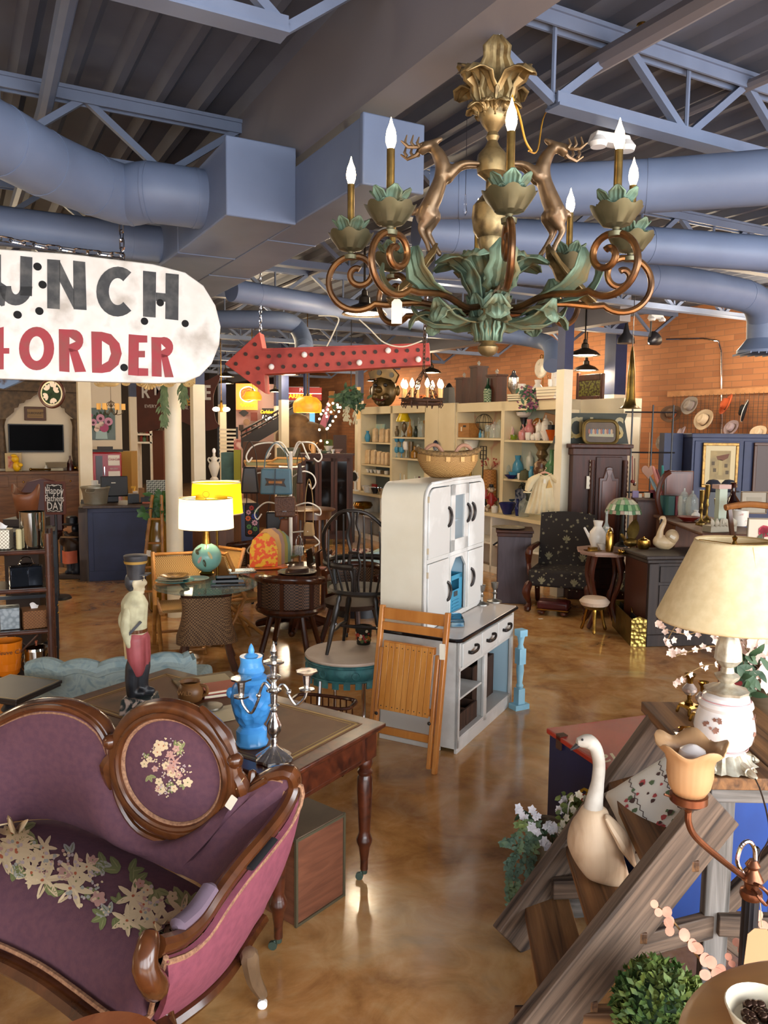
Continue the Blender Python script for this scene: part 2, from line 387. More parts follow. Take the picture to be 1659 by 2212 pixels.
q=MB();a,b=PU(1443,852,11.94),PU(1700,838,11.94);q.bar(a,(b.x,b.y,a.z),.04,.1)
S9(q,'wall_rail',mat('pine_rail','c08a5c',.5,c2='a8764a',sc=6),'pale wooden rail fixed to the brick wall above the hats','rail')
def area(name,loc,rot,sx,sy,e,c):
 l=bpy.data.lights.new(name,'AREA');l.shape='RECTANGLE';l.size=sx;l.size_y=sy;l.energy=e;l.color=c
 o=bpy.data.objects.new(name,l);COL.objects.link(o);o.location=loc;o.rotation_euler=rot;return o
def bulb(loc,e,c=(1,.72,.42),r=.03):
 l=bpy.data.lights.new('bulb_light','POINT');l.energy=e;l.color=c;l.shadow_soft_size=r
 o=bpy.data.objects.new('bulb_light',l);COL.objects.link(o);o.location=V(loc);return o
for u,e in((-8,110),(-4.6,170),(-1.1,250),(2.4,350),(5.9,390),(9.6,350)):
 area('window_light',G(u,V0+.05,1.95),(pi/2,0,-GR),3.1,3.0,e,(.93,.965,1.))
sun=bpy.data.lights.new('sun','SUN');sun.energy=30;sun.angle=.01;sun.color=(1,.93,.82);so=bpy.data.objects.new('sun',sun);COL.objects.link(so);so.rotation_euler=(R(40),0,-GR)
w=bpy.data.worlds.new('sky');SC.world=w;w.use_nodes=True;w.node_tree.nodes['Background'].inputs[0].default_value=(.75,.86,1,1);w.node_tree.nodes['Background'].inputs[1].default_value=1.0
SC.view_settings.view_transform='Standard';SC.view_settings.look='None';SC.view_settings.exposure=0.0;SC.view_settings.gamma=1
SC.view_settings.use_curve_mapping=False
SC.cycles.max_bounces=7;SC.cycles.diffuse_bounces=4;SC.cycles.glossy_bounces=3;SC.cycles.transmission_bounces=6;SC.cycles.transparent_max_bounces=6
SC.cycles.sample_clamp_indirect=6.;SC.cycles.caustics_reflective=False;SC.cycles.caustics_refractive=False
SHADE=mat('bronze_shade','3a3128',.35,.6);SHIN=mat('shade_inside','efe6d0',.5);LENS=glow('lamp_disc','fff0d0',14)
def pendant(p,rad,label,e,first=[None]):
 p=V(p)
 if first[0]is None:
  t=T9('barn_pendant',label,'pendant lamp',p,0,'barn pendant lamps')
  q=MB();q.l9([(1,0),(1,.03),(.93,.12),(.72,.3),(.4,.42),(.24,.5),(.22,.75),(.12,.85),(.1,1.05),(.05,1.1)],28,cap=False);q.b9('shade',SHADE,t,sol=-.02)
  MB().l9([(.0,.06),(.8,.06),(.9,.1)],24,cap=False).b9('lamp_disc',LENS,t)
  first[0]=t;t.scale=(rad,)*3
 else:t=dup(first[0],label,p,scale=rad)
 q=MB();q.t9([(p.x,p.y,p.z+rad*1.08),(p.x,p.y,JT)],.012,6);o=q.b9('pendant_stem',SHADE);o.parent=t;o.matrix_parent_inverse=t.matrix_basis.inverted()if False else MX.Identity(4)
 o.location=-p/rad;o.scale=(1/rad,)*3
 bulb((p.x,p.y,p.z-.06),e,(1,.8,.55),rad*.5);return t
for x,y,rpx,z,lb,e in((787,680,47,2.85,'big dark barn pendant glowing behind the left arms of the chandelier',70),(487,765,18,2.85,'dark barn pendant beside the tip of the red arrow',60),(487,829,17,2.85,'small barn pendant below the left of the arrow tip',80),(623,810,21,2.85,'barn pendant lit just under the red arrow shaft',90),(594,847,14,2.85,'tiny far barn pendant in front of the neon barbecue sign',80),(803,808,11,2.85,'tiny barn pendant beside the big carved face',80),(931,806,22,2.85,'barn pendant just above the candle ring fixture',70),(1263,769,32,2.95,'upper of two barn pendants right of the steel column',70),(1266,801,26,2.85,'lower of two barn pendants right of the steel column',70)):
 c=P(x,y,z)if z<4 else None
 dd=min(24,.24*FPX/rpx);c=D(x,y,dd);pendant((c.x,c.y,min(c.z,3.6)),rpx*mpp(c.y),lb,e)
for u,v in((-5,4),(-5,10),(-4,15),(10,3),(10.6,8),(10.6,13),(4.5,13),(0,13),(0,20),(5,20),(-5,20),(9,21),(-1,26),(5,26),(5.2,8.6)):
 bulb(G(u,v,3.6),150,(1,.8,.54),.5)  # added fill: unseen warm lights without fixtures, brightening the sides and back
BRZ=mat('bronze','7d6a48',.42,.75,c2='5d4f38',sc=14,c3='8f7d58',bump=.1)
COP=mat('copper_bronze','8a6038',.3,.85,c2='5d4430',sc=12)
VERD=mat('verdigris','6f8b78',.6,.35,c2='7a6c48',sc=11,c3='5d6f5c',bump=.25,lo=.3,hi=.7)
CANDLE=mat('brass_sleeve','8d7440',.3,.8,c2='6d5830',sc=20)
FLAME=glow('bulb_glow','ffd9a0',26)
CD=3.6;cx,cy=D(1060,480,CD).x,CD
def cz(y):return D(1060,y,CD).z
ck=CD/FPX
ch=T9('chandelier','large bronze chandelier with two stags and candle lamps hanging from the beam','chandelier',(cx,cy,cz(680)),0)
z0=cz(680)
def lz(y):return cz(y)-z0
def px(x):return(x-1060)*ck
q=MB()
pr=[(0,772),(12,768),(20,760),(22,750),(14,742),(20,738),(30,700),(24,670)]
q.l9([(r*ck,lz(y))for r,y in pr],20)
q.l9([(r*ck,lz(y))for r,y in((18,660),(26,640),(16,600),(14,560),(20,545),(26,525),(26,515),(36,500),(40,470),(38,445),(22,425),(12,410),(12,390),(30,375),(33,355),(30,335),(16,318),(10,305),(14,296),(10,286),(22,270),(30,255),(26,200),(22,160),(6,132))],24)
q.b9('stem',BRZ,ch)
q=MB();q.l9([(19*ck,lz(738)),(24*ck,lz(720)),(32*ck,lz(690)),(33*ck,lz(672)),(26*ck,lz(660))],24,rip=lambda w,t:(1+.07*cos(8*w),0));q.b9('bottom_finial',VERD,ch)
q=MB();pts=[V((px(1062),0,lz(128))),V((px(1066),0,lz(118))),V((px(1072),0,lz(108))),V((px(1068),0,lz(100)))]
q.t9(M9(pts,None,4),.007,6);c=V((px(1068),0,lz(92)));q.ring(c,.022,.007,14,6,(0,1,0));q.ring(c+V((0,0,.03)),.02,.006,14,6,(1,0,0));q.t9([c+V((0,0,.04)),c+V((0,0,3.8-z0-c.z))],.006,6)
q.b9('hook',CHROME,ch)
def A9(q,base,az,L,w,curl,tilt,n=7):
 o=V((cos(az),sin(az),0));sd=V((-sin(az),cos(az),0));vs=[];fs=[];m=8
 for i in range(n+1):
  t=i/n;a=tilt-curl*t*t;
  if i==0:c=V(base)
  else:c=c+(o*cos(a)+V((0,0,1))*sin(a))*(L/n)
  nn=-o*sin(a)+V((0,0,1))*cos(a);ww=w*(.45+.75*sin(pi*(.15+.75*t)))*(1 if t<.9 else .5)*(1+.12*(-1)**i)
  for k in range(m+1):
   s=k/m*2-1;vs.append(c+sd*(s*ww/2)+nn*(-.18*ww*s*s+.035*ww*cos(k*pi)))
 for i in range(n):
  for k in range(m):a=i*(m+1)+k;fs.append((a,a+1,a+m+2,a+m+1))
 q.add(vs,fs)
q=MB()
for k in range(4):A9(q,(.03*cos(k*pi/2+.8),.03*sin(k*pi/2+.8),lz(250)),k*pi/2+.8,.30,.12,2.4,1.5)
for k in range(4):A9(q,(.045*cos(k*pi/2),.045*sin(k*pi/2),lz(250)),k*pi/2,.3 if k==3 else .26,.12,.25 if k==3 else 1.2,1.55)
for k in range(8):A9(q,(.05*cos(k*pi/4+.4),.05*sin(k*pi/4+.4),lz(258)),k*pi/4+.4,.11,.06,2.4,1.35)
q.b9('crown_leaf',BRZ,ch,sol=.006)
q=MB()
for k in range(8):A9(q,(.05*cos(k*pi/4+.39),.05*sin(k*pi/4+.39),lz(655)),k*pi/4+.39,.34,.13,2.1,1.45)
for k in range(8):A9(q,(.045*cos(k*pi/4),.045*sin(k*pi/4),lz(738)),k*pi/4,.21,.075,.5,1.5)
q.b9('body_leaf',VERD,ch,sol=.006)
RA=.172*CD;NA=8
def spir(c,r0,r1,a0,a1,n=34):return[(c[0]+(r0+(r1-r0)*i/n)*cos(a0+(a1-a0)*i/n),c[1]+(r0+(r1-r0)*i/n)*sin(a0+(a1-a0)*i/n))for i in range(n+1)]
zt=lz(556)
proto={}
def parts_arm(par):
 q=MB()
 prof=[(.06,lz(665)),(.16,lz(672)),(.3,zt-.20),(RA-.16,zt-.21)]
 sc=[(r,z)for r,z in spir((RA-.02,zt-.105),.135,.105,-2.3,1.6,22)]+[(r,z)for r,z in spir((RA-.035,zt-.075),.075,.02,1.6,8.2,26)]
 pts=M9([(r,0,z)for r,z in prof],None,4)+[V((r,0,z))for r,z in sc]
 q.t9(pts,.0145,9);q.b9('scroll_arm',COP,par)
 q=MB();A9(q,(.07,0,lz(690)),0,.3,.11,-1.1,-.25);A9(q,(.30,0,zt-.19),0,.27,.11,-1.5,.15);A9(q,(.2,0,lz(690)),0,.2,.1,2.0,.5);q.b9('arm_leaf',VERD,par,sol=.005)
 q=MB();q.l9([(.028,zt-.012),(.03,zt+.005),(.012,zt+.012),(.016,zt+.02),(.05,zt+.03),(.085,zt+.065),(.095,zt+.085),(.086,zt+.083),(.07,zt+.06),(.02,zt+.04)],40,at=(RA,0,0),rip=lambda w,t:(1+.09*abs(cos(4*w))*(t>.4),.02*abs(cos(4*w))*(t>.5)))
 q.b9('drip_cup',mat('pewter_bronze','6d6a54',.45,.7,c2='595842',sc=9),par)
 q=MB()
 for k in range(6):A9(q,(RA+.022*cos(k*pi/3),.022*sin(k*pi/3),zt+.05),k*pi/3,.13,.06,.9,1.45,5)
 for k in range(6):A9(q,(RA+.028*cos(k*pi/3+.5),.028*sin(k*pi/3+.5),zt+.04),k*pi/3+.5,.09,.05,.9,1.35,5)
 q.b9('candle_leaf',VERD,par,sol=.004)
 MB().l9([(.016,zt+.05),(.016,zt+.31),(.0,zt+.312)],14,at=(RA,0,0)).b9('candle_sleeve',CANDLE,par)
 MB().l9([(.011,zt+.308),(.02,zt+.335),(.0215,zt+.352),(.017,zt+.38),(.007,zt+.405),(.002,zt+.425),(0,zt+.43)],14,at=(RA,0,0)).b9('candle_bulb',FLAME,par)
arm0=T9('lamp_arm',None,None);parts_arm(arm0);arm0 .parent=ch;arm0 .rotation_euler[2]=-pi/2-.02
for k in range(1,NA):dup(arm0,par=ch,rz=-pi/2-.02+k*pi/4)
def stag(sx):
 q=MB();y0=-.02
 def T(*p):return[V(((x-1060)*ck*sx,y0+(p_[2]if len(p_)>2 else 0),lz(y)))for p_ in p for x,y in[p_[:2]]]
 q.i9(T((925,462),(940,430),(952,395),(957,365),(948,340),(935,322),(925,318)),[c*ck for c in(31,29,24,26,22,14,13)],12,fl=.62)
 q.i9(T((918,326),(934,316),(951,306)),[c*ck for c in(15,12,7)],10,fl=.7)
 for d in(-.02,.02):
  q.i9(T((930,470,d),(920,490,d),(912,500,d),(926,530,d),(932,548,d))if d<0 else T((938,470,d),(930,495,d),(928,502,d),(942,530,d),(954,550,d)),[c*ck for c in(19,11,7,6,6)],8)
  q.i9(T((966,385,d),(980,372,d),(995,362,d),(1012,359,d),(1030,360,d)),[c*ck for c in(15,11,8,6,5)],8)
 q.i9(T((908,458),(900,462),(895,468)),[c*ck for c in(7,6,4)],8)
 q.i9(T((922,326),(918,334),(916,340)),[c*ck for c in(5,5,3)],6)
 o_=q.b9('stag',mat('stag_bronze','85705a',.4,.7,c2='6b573f',sc=10),ch,rem=.007);q=MB()
 for d in(-.02,.02):
  o=0 if d<0 else 16
  q.t9(T((916,317+o*.4,d*.4),(902,326+o*.7,d),(884,328+o,d*1.5),(870,316+o*1.1,d*1.7)),[.009,.009,.008,.004],6)
  for x,h in((908,20),(896,24),(883,24)):q.t9(T((x,326+o*.8,d*1.2),(x-5,318+o*.8,d*1.3),(x-1,326+o*.8-h,d*1.3)),[.008,.007,.003],6)
 q.b9('antlers',MATS['stag_bronze'],ch);return o_
stag(1);stag(-1)
for sx in(1,-1):
 q=MB();A9(q,(px(1060-sx*215),-.07,lz(655)),0 if sx>0 else pi,.32,.15,-.3,.72);q.b9('ledge_leaf',BRZ,ch,sol=.006)
q=MB();pts=M9([(px(1082),-.03,lz(170)),(px(1095),-.04,lz(215)),(px(1112),-.03,lz(255)),(px(1126),-.02,lz(305)),(px(1142),0,lz(326))],None,5)
q.t9(pts,.005,6);q.b9('yellow_wire',mat('yellow_cord','c8932e',.5),ch)
q=MB();a=D(1142,326,3.6);b=D(1178,245,4.9);q.t9(M9([a,(a+b)/2+V((0,0,-.1)),b,D(1225,222,4.9),D(1300,265,4.8)],None,5),.004,6)
S9(q,'yellow_wire',MATS['yellow_cord'],'thin yellow lamp cord looping from chandelier to the roof joist','cord')
q=MB();a=(px(868),-.25,lz(640));q.t9([a,(px(865),-.26,lz(672))],.0012,4);q.b9('tag_string',STRING,ch)
q=MB();w,h=.022*1.0,.05;q.at((px(864),-.26,lz(694)));q.p9([(-w,-h),(w,-h),(w,h*.75),(w*.5,h),(-w*.5,h),(-w,h*.75)],.002,XZ);q.b9('price_tag',PAPER,ch)
SIGNP=mat('sign_paint','d9d5cd',.5,c2='b9b1a6',sc=4,det=8,c3='e6e3dd',lo=.3,hi=.72)
SBLK=mat('sign_black','37383a',.6,c2='6b6a66',sc=9,det=8,lo=.45,hi=.85);SRED=mat('sign_red','9c3038',.6,c2='7a4a40',sc=9,det=8,lo=.45,hi=.85)
pA,pB=D(0,675,5.5),D(478,745,6.2)
sd=(pB-pA);sd.z=0;sd.normalize();sn=V((sd.y,-sd.x,0)).normalized();SRZ=math.atan2(sd.y,sd.x)
def sp(x,y):
 p=PL(x,y,pA,sn);r=p-pA;return(r.dot(sd),r.z)
out=[sp(x,y)for x,y in((-40,535),(150,548),(330,570),(400,588),(440,617),(466,660),(477,705),(474,745),(458,785),(432,812),(400,826),(340,828),(150,823),(-40,817))]
x0=out[0][0]-1.1;zt_,zb_=out[0][1]+.01,out[-1][1];hh=(zt_-zb_)/2;zc_=(zt_+zb_)/2
out=[(x0+.4,zt_)]+out+[(x0+.4,zb_)]+arc((x0+.4,zc_),hh,1.5*pi,.5*pi,12)[1:-1]
sg=T9('hanging_sign','long white painted metal sign with black and red hand lettering on chains','sign',pA,SRZ)
q=MB();q.p9([(a,b)for a,b in reversed(out)],.08,XZ@MX.Translation((0,0,-.08)));q.b9('sign_panel',SIGNP,sg,bev=.008)
def Y9(mb,name,m,par,pts,**k):
 o=mb.b9(name,m,par,**k);o.location=V(pts[0])
 for p in pts[1:]:c=o.copy();COL.objects.link(c);c.parent=par;c.location=V(p)
 return o
q=MB();q.t9([(0,-.004,0),(0,.006,0)],.027,16)
Y9(q,'bulb_hole',mat('hole_dark','0c0b0b',.8),sg,[(a,0,b)for a,b in(sp(x,y)for x,y in((81,576),(92,615),(38,680),(85,672),(312,694),(346,654),(400,699),(268,794)))])
def strokes(par,name,m,polys):
 q=MB()
 for pl in polys:q.p9([sp(x,y)for x,y in pl],.004,XZ)
 return q.b9(name,m,par,flat=True)
def C_(cx,cy,rx,ry,a0,a1,w,n=14):
 o=[(cx+rx*cos(R(a0+(a1-a0)*i/n)),cy+ry*sin(R(a0+(a1-a0)*i/n)))for i in range(n+1)]
 return o+[(cx+(rx-w)*cos(R(a1+(a0-a1)*i/n)),cy+(ry-w*.92)*sin(R(a1+(a0-a1)*i/n)))for i in range(n+1)]
strokes(sg,'lettering',SBLK,[[(-30,548),(2,550),(2,660),(-30,660)],[(44,553),(70,556),(69,640),(43,638)],[(2,610),(14,618),(10,660),(2,662)],C_(34,618,36,42,2,180,26),[(102,560),(130,562),(129,668),(102,666)],[(158,563),(184,566),(187,670),(159,668)],[(128,562),(160,628),(160,668),(128,606)],C_(254,630,46,54,50,310,27,20),[(309,585),(337,588),(336,686),(309,684)],[(358,590),(386,593),(385,692),(357,689)],[(337,632),(358,634),(358,652),(337,650)]])
strokes(sg,'lettering',SRED,[[(-8,710),(8,706),(8,798),(-8,798)],[(8,752),(20,752),(20,764),(8,764)],C_(79,753,38,47,0,180,22,14),C_(79,753,38,47,180,360,22,14),[(127,711),(150,712),(150,804),(128,802)],[(150,712)]+[(158+22*cos(R(a)),736+24*sin(R(a)))for a in range(-90,91,20)]+[(150,760),(150,744),(164,738),(150,728)],[(148,752),(168,757),(186,803),(162,804)],[(197,716),(220,717),(220,806),(199,805)],[(220,717),(240,722),(258,742),(263,764),(256,788),(238,803),(220,806),(220,788),(234,780),(240,764),(236,746),(220,736)],[(278,722),(300,724),(299,812),(277,810)],[(299,724),(318,725),(318,740),(299,740)],[(299,758),(313,758),(313,772),(299,772)],[(298,795),(320,796),(320,812),(298,812)],[(327,728),(348,729),(349,814),(328,813)],[(348,729)]+[(354+20*cos(R(a)),750+22*sin(R(a)))for a in range(-90,91,20)]+[(348,772),(348,758),(358,752),(348,742)],[(347,764),(362,768),(375,815),(356,815)]])
q=MB();a,b=sp(266,558);N9(q,(a,.04,b-.05),(a-.002,.04,3.9-pA.z),.085,.006,.034);q.b9('hanging_chain',CHROME,sg)
q=MB();p0=sp(266,552);pl=[sp(x,y)for x,y in((-140,505),(0,515),(100,533),(190,545))]+[p0]
for i in range(len(pl)-1):N9(q,(pl[i][0],.0,pl[i][1]),(pl[i+1][0],.0,pl[i+1][1]),.1,.006,.036)
q.b9('loose_chain',CHROME,sg)
AR=mat('arrow_red','a83a32',.55,c2='8f322c',sc=3,det=8,c3='b0463b');DKH=mat('socket_dark','3a2620',.6)
aA,aB=D(490,780,8.3),D(925,765,8.15);sd2=aB-aA;sd2 .z=0;sd2 .normalize();sn2=V((sd2 .y,-sd2 .x,0));
def ap(x,y):p=PL(x,y,aA,sn2);r=p-aA;return(r.dot(sd2),r.z)
ar=T9('arrow_sign','big red metal arrow sign with bulb sockets pointing left','sign',aA,math.atan2(sd2 .y,sd2 .x))
o_=[(485,786),(560,717),(567,753),(927,741),(930,788),(571,808),(573,850)]
MB().p9([ap(x,y)for x,y in reversed(o_)],.22,XZ@MX.Translation((0,0,-.22))).b9('arrow_body',AR,ar,bev=.006)
q=MB();q.k=0
q.p9([ap(x,y)for x,y in((567,753),(927,741),(927,745),(567,757))],.012,XZ);q.p9([ap(x,y)for x,y in((571,804),(930,784),(930,788),(571,808))],.012,XZ);q.b9('edge_rim',AR,ar)
q=MB();w=MB();wi=((1,0),(4,0),(8,0),(0,1));bulbs=[(588,793),(659,767),(777,784),(839,758),(904,777)]
row=[(x,770-.0125*(x-580)*1.9 if 0 else 770-(x-580)*.042)for x in range(581,920,23)]+[(x,794-(x-580)*.051)for x in range(588,925,24)]+[(551,744),(531,765),(510,786),(536,806),(559,827),(555,772),(558,796)]
q=MB();q.t9([(0,.01,0),(0,-.016,0)],.02,10)
Y9(q,'bulb_socket',DKH,ar,[(a,0,b)for a,b in(ap(x,y)for x,y in row if not any(abs(x-bx)<12 and abs(y-by)<10 for bx,by in bulbs))])
for x,y in bulbs:a,b=ap(x,y);MB().ell((a,-.04,b),.031,12,8).b9('round_bulb',mat('white_bulb','efe6e2',.15),ar)
q=MB()
for x in(558,920):q=MB();a,b=ap(x,740);t=3.95-aA.z;N9(q,(a,.1,b-.02),(a,.1,t),.065,.005,.024);q.b9('hanging_chain',CHROME,ar)
cable([D(688,682,7.9),D(730,686,7.85),D(722,715,7.85),D(706,748,7.9)],.007,'pendant_wire',mat('white_cord','d5cdb8',.5),'white cord with a bare plug dangling above the red arrow','cord')
cable([D(776,690,7.85),D(800,712,7.85),D(830,740,7.85),D(870,749,7.85),D(912,736,7.85)],.007,'pendant_wire',MATS['white_cord'],'white cord sagging from the pendant to the end of the red arrow','cord')
c=D(912,865,7.5);cr=T9('candle_ring','round iron chandelier with lit candle bulbs hanging from chains near the shelves','chandelier',c,0)
IRON=mat('rust_iron','5d4030',.6,.5,c2='3d2c22',sc=15)
rr=.185;q=MB();q.ring((0,0,0),rr,.014,36,8);q.ring((0,0,-.035),rr,.01,36,8);q.b9('iron_ring',IRON,cr)
q=MB();top=V((.01,0,.28))
for k in range(4):a=k*pi/2+.5;N9(q,(rr*cos(a),rr*sin(a),.0),top,.05,.005,.025)
N9(q,top,(.02,0,3.6-c.z),.05,.005,.022);q.b9('hanging_chain',IRON,cr)
for k in range(8):
 a=k*pi/4+.2;p=(rr*cos(a),rr*sin(a),0);q=MB();q.l9([(.0,.01),(.04,.014),(.042,.02),(.0,.02)],14,at=p);q.t9([(p[0],p[1],.01),(p[0]*1.1,p[1]*1.1,-.04),(p[0],p[1],-.07),(p[0]*.93,p[1]*.93,-.03)],.006,6);q.b9('drip_pan',IRON,cr)
 MB().l9([(.014,.02),(.014,.11),(.008,.113)],12,at=p).b9('candle_sleeve',mat('ivory_sleeve','d8b070',.5),cr)
 MB().l9([(.009,.112),(.021,.135),(.023,.15),(.012,.18),(0,.2)],12,at=p).b9('candle_bulb',FLAME,cr)
def emerg(p,rz,label,s=1.):
 t=T9('emergency_light',label,'emergency light',p,rz,'twin head emergency lights');q=MB();q.box((0,0,0),(.3*s,.1*s,.07*s),taper=.85);q.b9('housing',mat('white_plastic','dedad4',.35),t,bev=.01*s)
 for sx in(-1,1):q=MB();q.l9([(0,-.02*s),(.05*s,-.02*s),(.06*s,.01*s),(.03*s,.05*s),(0,.055*s)],16,at=(sx*.11*s,-.03*s,-.05*s));q.b9('lamp_head',MATS['white_plastic'],t)
 return t
p=D(1318,302,4.9);emerg(p,.35,'white twin head emergency light behind the right candles of the chandelier',.9)
p=D(1417,685,11);emerg(p,.4,'small white twin head emergency light below the far joist by brick wall',.8)
p=D(1410,735,12);t=T9('spotlight','bright spotlight clipped below the joist in front of brick wall','spotlight',p,.5)
q=MB();q.at((0,0,0),ry=1.0);q.l9([(.02,-.1),(.05,-.06),(.12,.06)],18,cap=False);q.b9('lamp_can',BLACK,t,sol=.004);q=MB();q.at((0,0,0),ry=1.0);q.l9([(0,.05),(.11,.05)],18);q.b9('lamp_lens',glow('spot_lens','fff6e6',12),t)
q=MB();q.t9([(-.05,0,.05),(-.05,0,.35)],.015,6);q.b9('lamp_mount',BLACK,t)
p=D(1352,742,12);t=T9('spotlight','dark unlit can spotlight beside the top of the brass horn','spotlight',p);q=MB();q.l9([(.13,0),(.12,.08),(.05,.16),(.02,.3)],18);q.b9('lamp_can',BLACK,t)
bulb(D(1560,740,12.0)+V((-.8,-.9,.2)),60,(1,.82,.62),.08)
p=D(1361,882,10.2);q=MB();q.l9([(.14,0),(.12,.006),(.085,.04),(.06,.12),(.045,.45),(.02,.72),(.014,.73),(.012,.78),(0,.785)],28,cap=False);t=T9('brass_horn','tall tarnished brass horn hanging mouth down before brick wall','horn',p)
q.b9('horn_bell',mat('old_brass','9c8040',.3,.9,c2='5d4a28',sc=6),t,sol=.004);q=MB();q.t9([(0,0,.78),(0,0,4.3-p.z)],.005,5);q.b9('hanging_wire',BLACK,t)
p=D(1005,450,4.4);t=T9('glass_drop','slim clear glass drop on a thread left of the chandelier stem','ornament',p);MB().l9([(0,-.04),(.01,-.02),(.006,.02),(.004,.07),(0,.075)],10).b9('drop',G9('clear_glass'),t);q=MB();q.t9([(0,0,.07),(0,0,4.2-p.z)],.0015,4);q.b9('thread',BLACK,t)
p=D(1386,70,4.6);q=MB();q.l9([(.012,-.06),(.012,.02),(.03,.035),(.028,.045),(0,.05)],14);S9(q,'sprinkler_head',BRASS,'brass sprinkler head on the pipe at the upper right joist','sprinkler',p)
p=D(754,318,4.95);q=MB();q.l9([(.012,.09),(.012,.0),(.018,-.02),(.01,-.05),(0,-.055)],12);S9(q,'sprinkler_head',CHROME,'chrome sprinkler head under the beam beside the left candles','sprinkler',p)
WALN=W9('walnut','3a1e0e','5f351a',.22,2,(1,1,1),.03,.4)
PLUM=mat('plum_cloth','5c3a44',.85,c2='523340',sc=40,bump=.12,bsc=220);ROSE=mat('rose_cloth','8a4858',.85,c2='7c3f4f',sc=30,bump=.1,bsc=200)
GIMP=mat('gimp_braid','a67d5e',.8,c2='7f5a45',sc=90,bump=.3)
S0=V((-.727,2.83,0));SZ=R(-17.4);sx=V((cos(SZ),sin(SZ),0));sy=V((-sin(SZ),cos(SZ),0))
def lo(p):d=V(p)-S0;return V((d.dot(sx),d.dot(sy),d.z))
def bk(x,y,off=0.):return lo(PL(x,y,S0+sy*off,sy))
st=T9('settee','plum upholstered carved walnut settee with oval medallion back and needlepoint flowers','settee',S0,SZ)
crn=bk(628,1668);fr=lo(P(338,2046,.66))
ad=(fr-crn);ad.z=0;adn=V((-ad.y,ad.x,0)).normalized()
def am(x,y):return lo(PL(x,y,st.location+sx*crn.x+sy*crn.y,sx*adn.x+sy*adn.y))
Tpx=[(-190,1680),(-120,1640),(-60,1598),(0,1560),(60,1530),(110,1521),(165,1528),(215,1556),(243,1600),(254,1655),(270,1725),(312,1785),(385,1812),(450,1796),(505,1752),(548,1700),(592,1672)]
T=[bk(*p)for p in Tpx];A=[crn]+[am(*p)for p in((634,1700),(612,1752),(570,1808),(515,1872),(468,1935),(430,1992),(385,2030))]+[fr]
rail=M9(T,None,4)+M9([T[-1]]+A,None,4)[1:]
q=MB();q.t9([p+V((0,.0,0))for p in rail],.036,10,fl=.8);q.b9('back_rail',WALN,st)
q=MB();q.t9([p+V((-.0,-.034,-.0))for p in rail[:64]],.013,7);q.b9('rail_bead',WALN,st)
B=[lo(P(x,y,.5))for x,y in((-190,1850),(-100,1800),(0,1774),(60,1763),(120,1762),(200,1788),(330,1852),(460,1925))]+[lo(P(450,1975,.49)),lo(P(410,2030,.48)),lo(P(355,2075,.46))]
def resamp(pts,n):
 L=[0]
 for i in range(1,len(pts)):L.append(L[-1]+(pts[i]-pts[i-1]).length)
 o=[];j=0
 for k in range(n+1):
  t=L[-1]*k/n
  while j<len(pts)-2 and L[j+1]<t:j+=1
  f=(t-L[j])/max(1e-9,L[j+1]-L[j]);o.append(pts[j].lerp(pts[j+1],min(1,max(0,f))))
 return o
nb=len(M9(T,None,4));Tb=resamp(rail[:nb],40)+resamp(rail[nb-1:],24)[1:];Bs=M9(B,None,6);Bb=resamp(Bs[:40],40)+resamp(Bs[39:],24)[1:]
def inner(u,v):
 i=min(len(Tb)-1,int(round(u*(len(Tb)-1))));a,b=Tb[i],Bb[i];p=a.lerp(b,v);bl=.05*sin(pi*v)
 return p+V((-.25,-1,0))*bl if u<.62 else p+V((-1,-.3,0))*bl*.7
q=MB();q.e9(inner,len(Tb)-1,12,.02);q.b9('back_upholstery',PLUM,st)
q=MB();q.t9([inner(i/(len(Tb)-1),.055)+V((-.004,-.012,0))for i in range(len(Tb))],.012,6,fl=.6);q.b9('braid_trim',GIMP,st)
mc=bk(385,1656);kx=(bk(505,1656)-mc).length;kz=(bk(385,1530)-mc).length
q=MB();q.t9([mc+V((kx*1.06*cos(w),-.03,kz*1.06*sin(w)))for w in[2*pi*k/48 for k in range(48)]],.034,10,closed=True,fl=.9);q.t9([mc+V((kx*.96*cos(w),-.055,kz*.96*sin(w)))for w in[2*pi*k/48 for k in range(48)]],.014,8,closed=True)
q.i9([mc+V((kx*.55,-.04,kz*1.12)),mc+V((kx*.95,-.045,kz*.75)),mc+V((kx*1.14,-.04,kz*.3))],[.012,.026,.012],8)
for s_ in(1,-1):q.i9([mc+V((s_*kx*1.05,-.03,kz*.15)),mc+V((s_*kx*1.22,-.03,-kz*.1)),mc+V((s_*kx*1.2,-.02,-kz*.5))],[.02,.034,.016],8);q.ell(mc+V((s_*kx*1.12,-.045,kz*.35)),.03,10,8)
q.i9([mc+V((kx*1.15,-.02,-kz*.1)),mc+V((kx*1.28,-.02,-kz*.35)),bk(545,1672)],[.024,.026,.018],8)
q.b9('medallion_frame',WALN,st)
q=MB();vs=[]
def med(u,v):r=u*.93;w=2*pi*v;return mc+V((kx*r*cos(w),-.03-.045*(1-r*r),kz*r*sin(w)))
q.e9(med,8,40);q.b9('medallion_panel',PLUM,st)
q=MB();q.t9([mc+V((kx*.9*cos(w),-.045,kz*.9*sin(w)))for w in[2*pi*k/48 for k in range(48)]],.011,6,closed=True);q.b9('braid_trim',GIMP,st)
Fpx=[(345,2140),(318,2172),(285,2180),(240,2160),(160,2102),(90,2055),(0,2012),(-90,1985),(-200,1990)]
Fs=M9([lo(P(x,y,.4))for x,y in reversed(Fpx)],None,5);Fr=resamp(Fs,40);Sb=resamp(Bs,40)
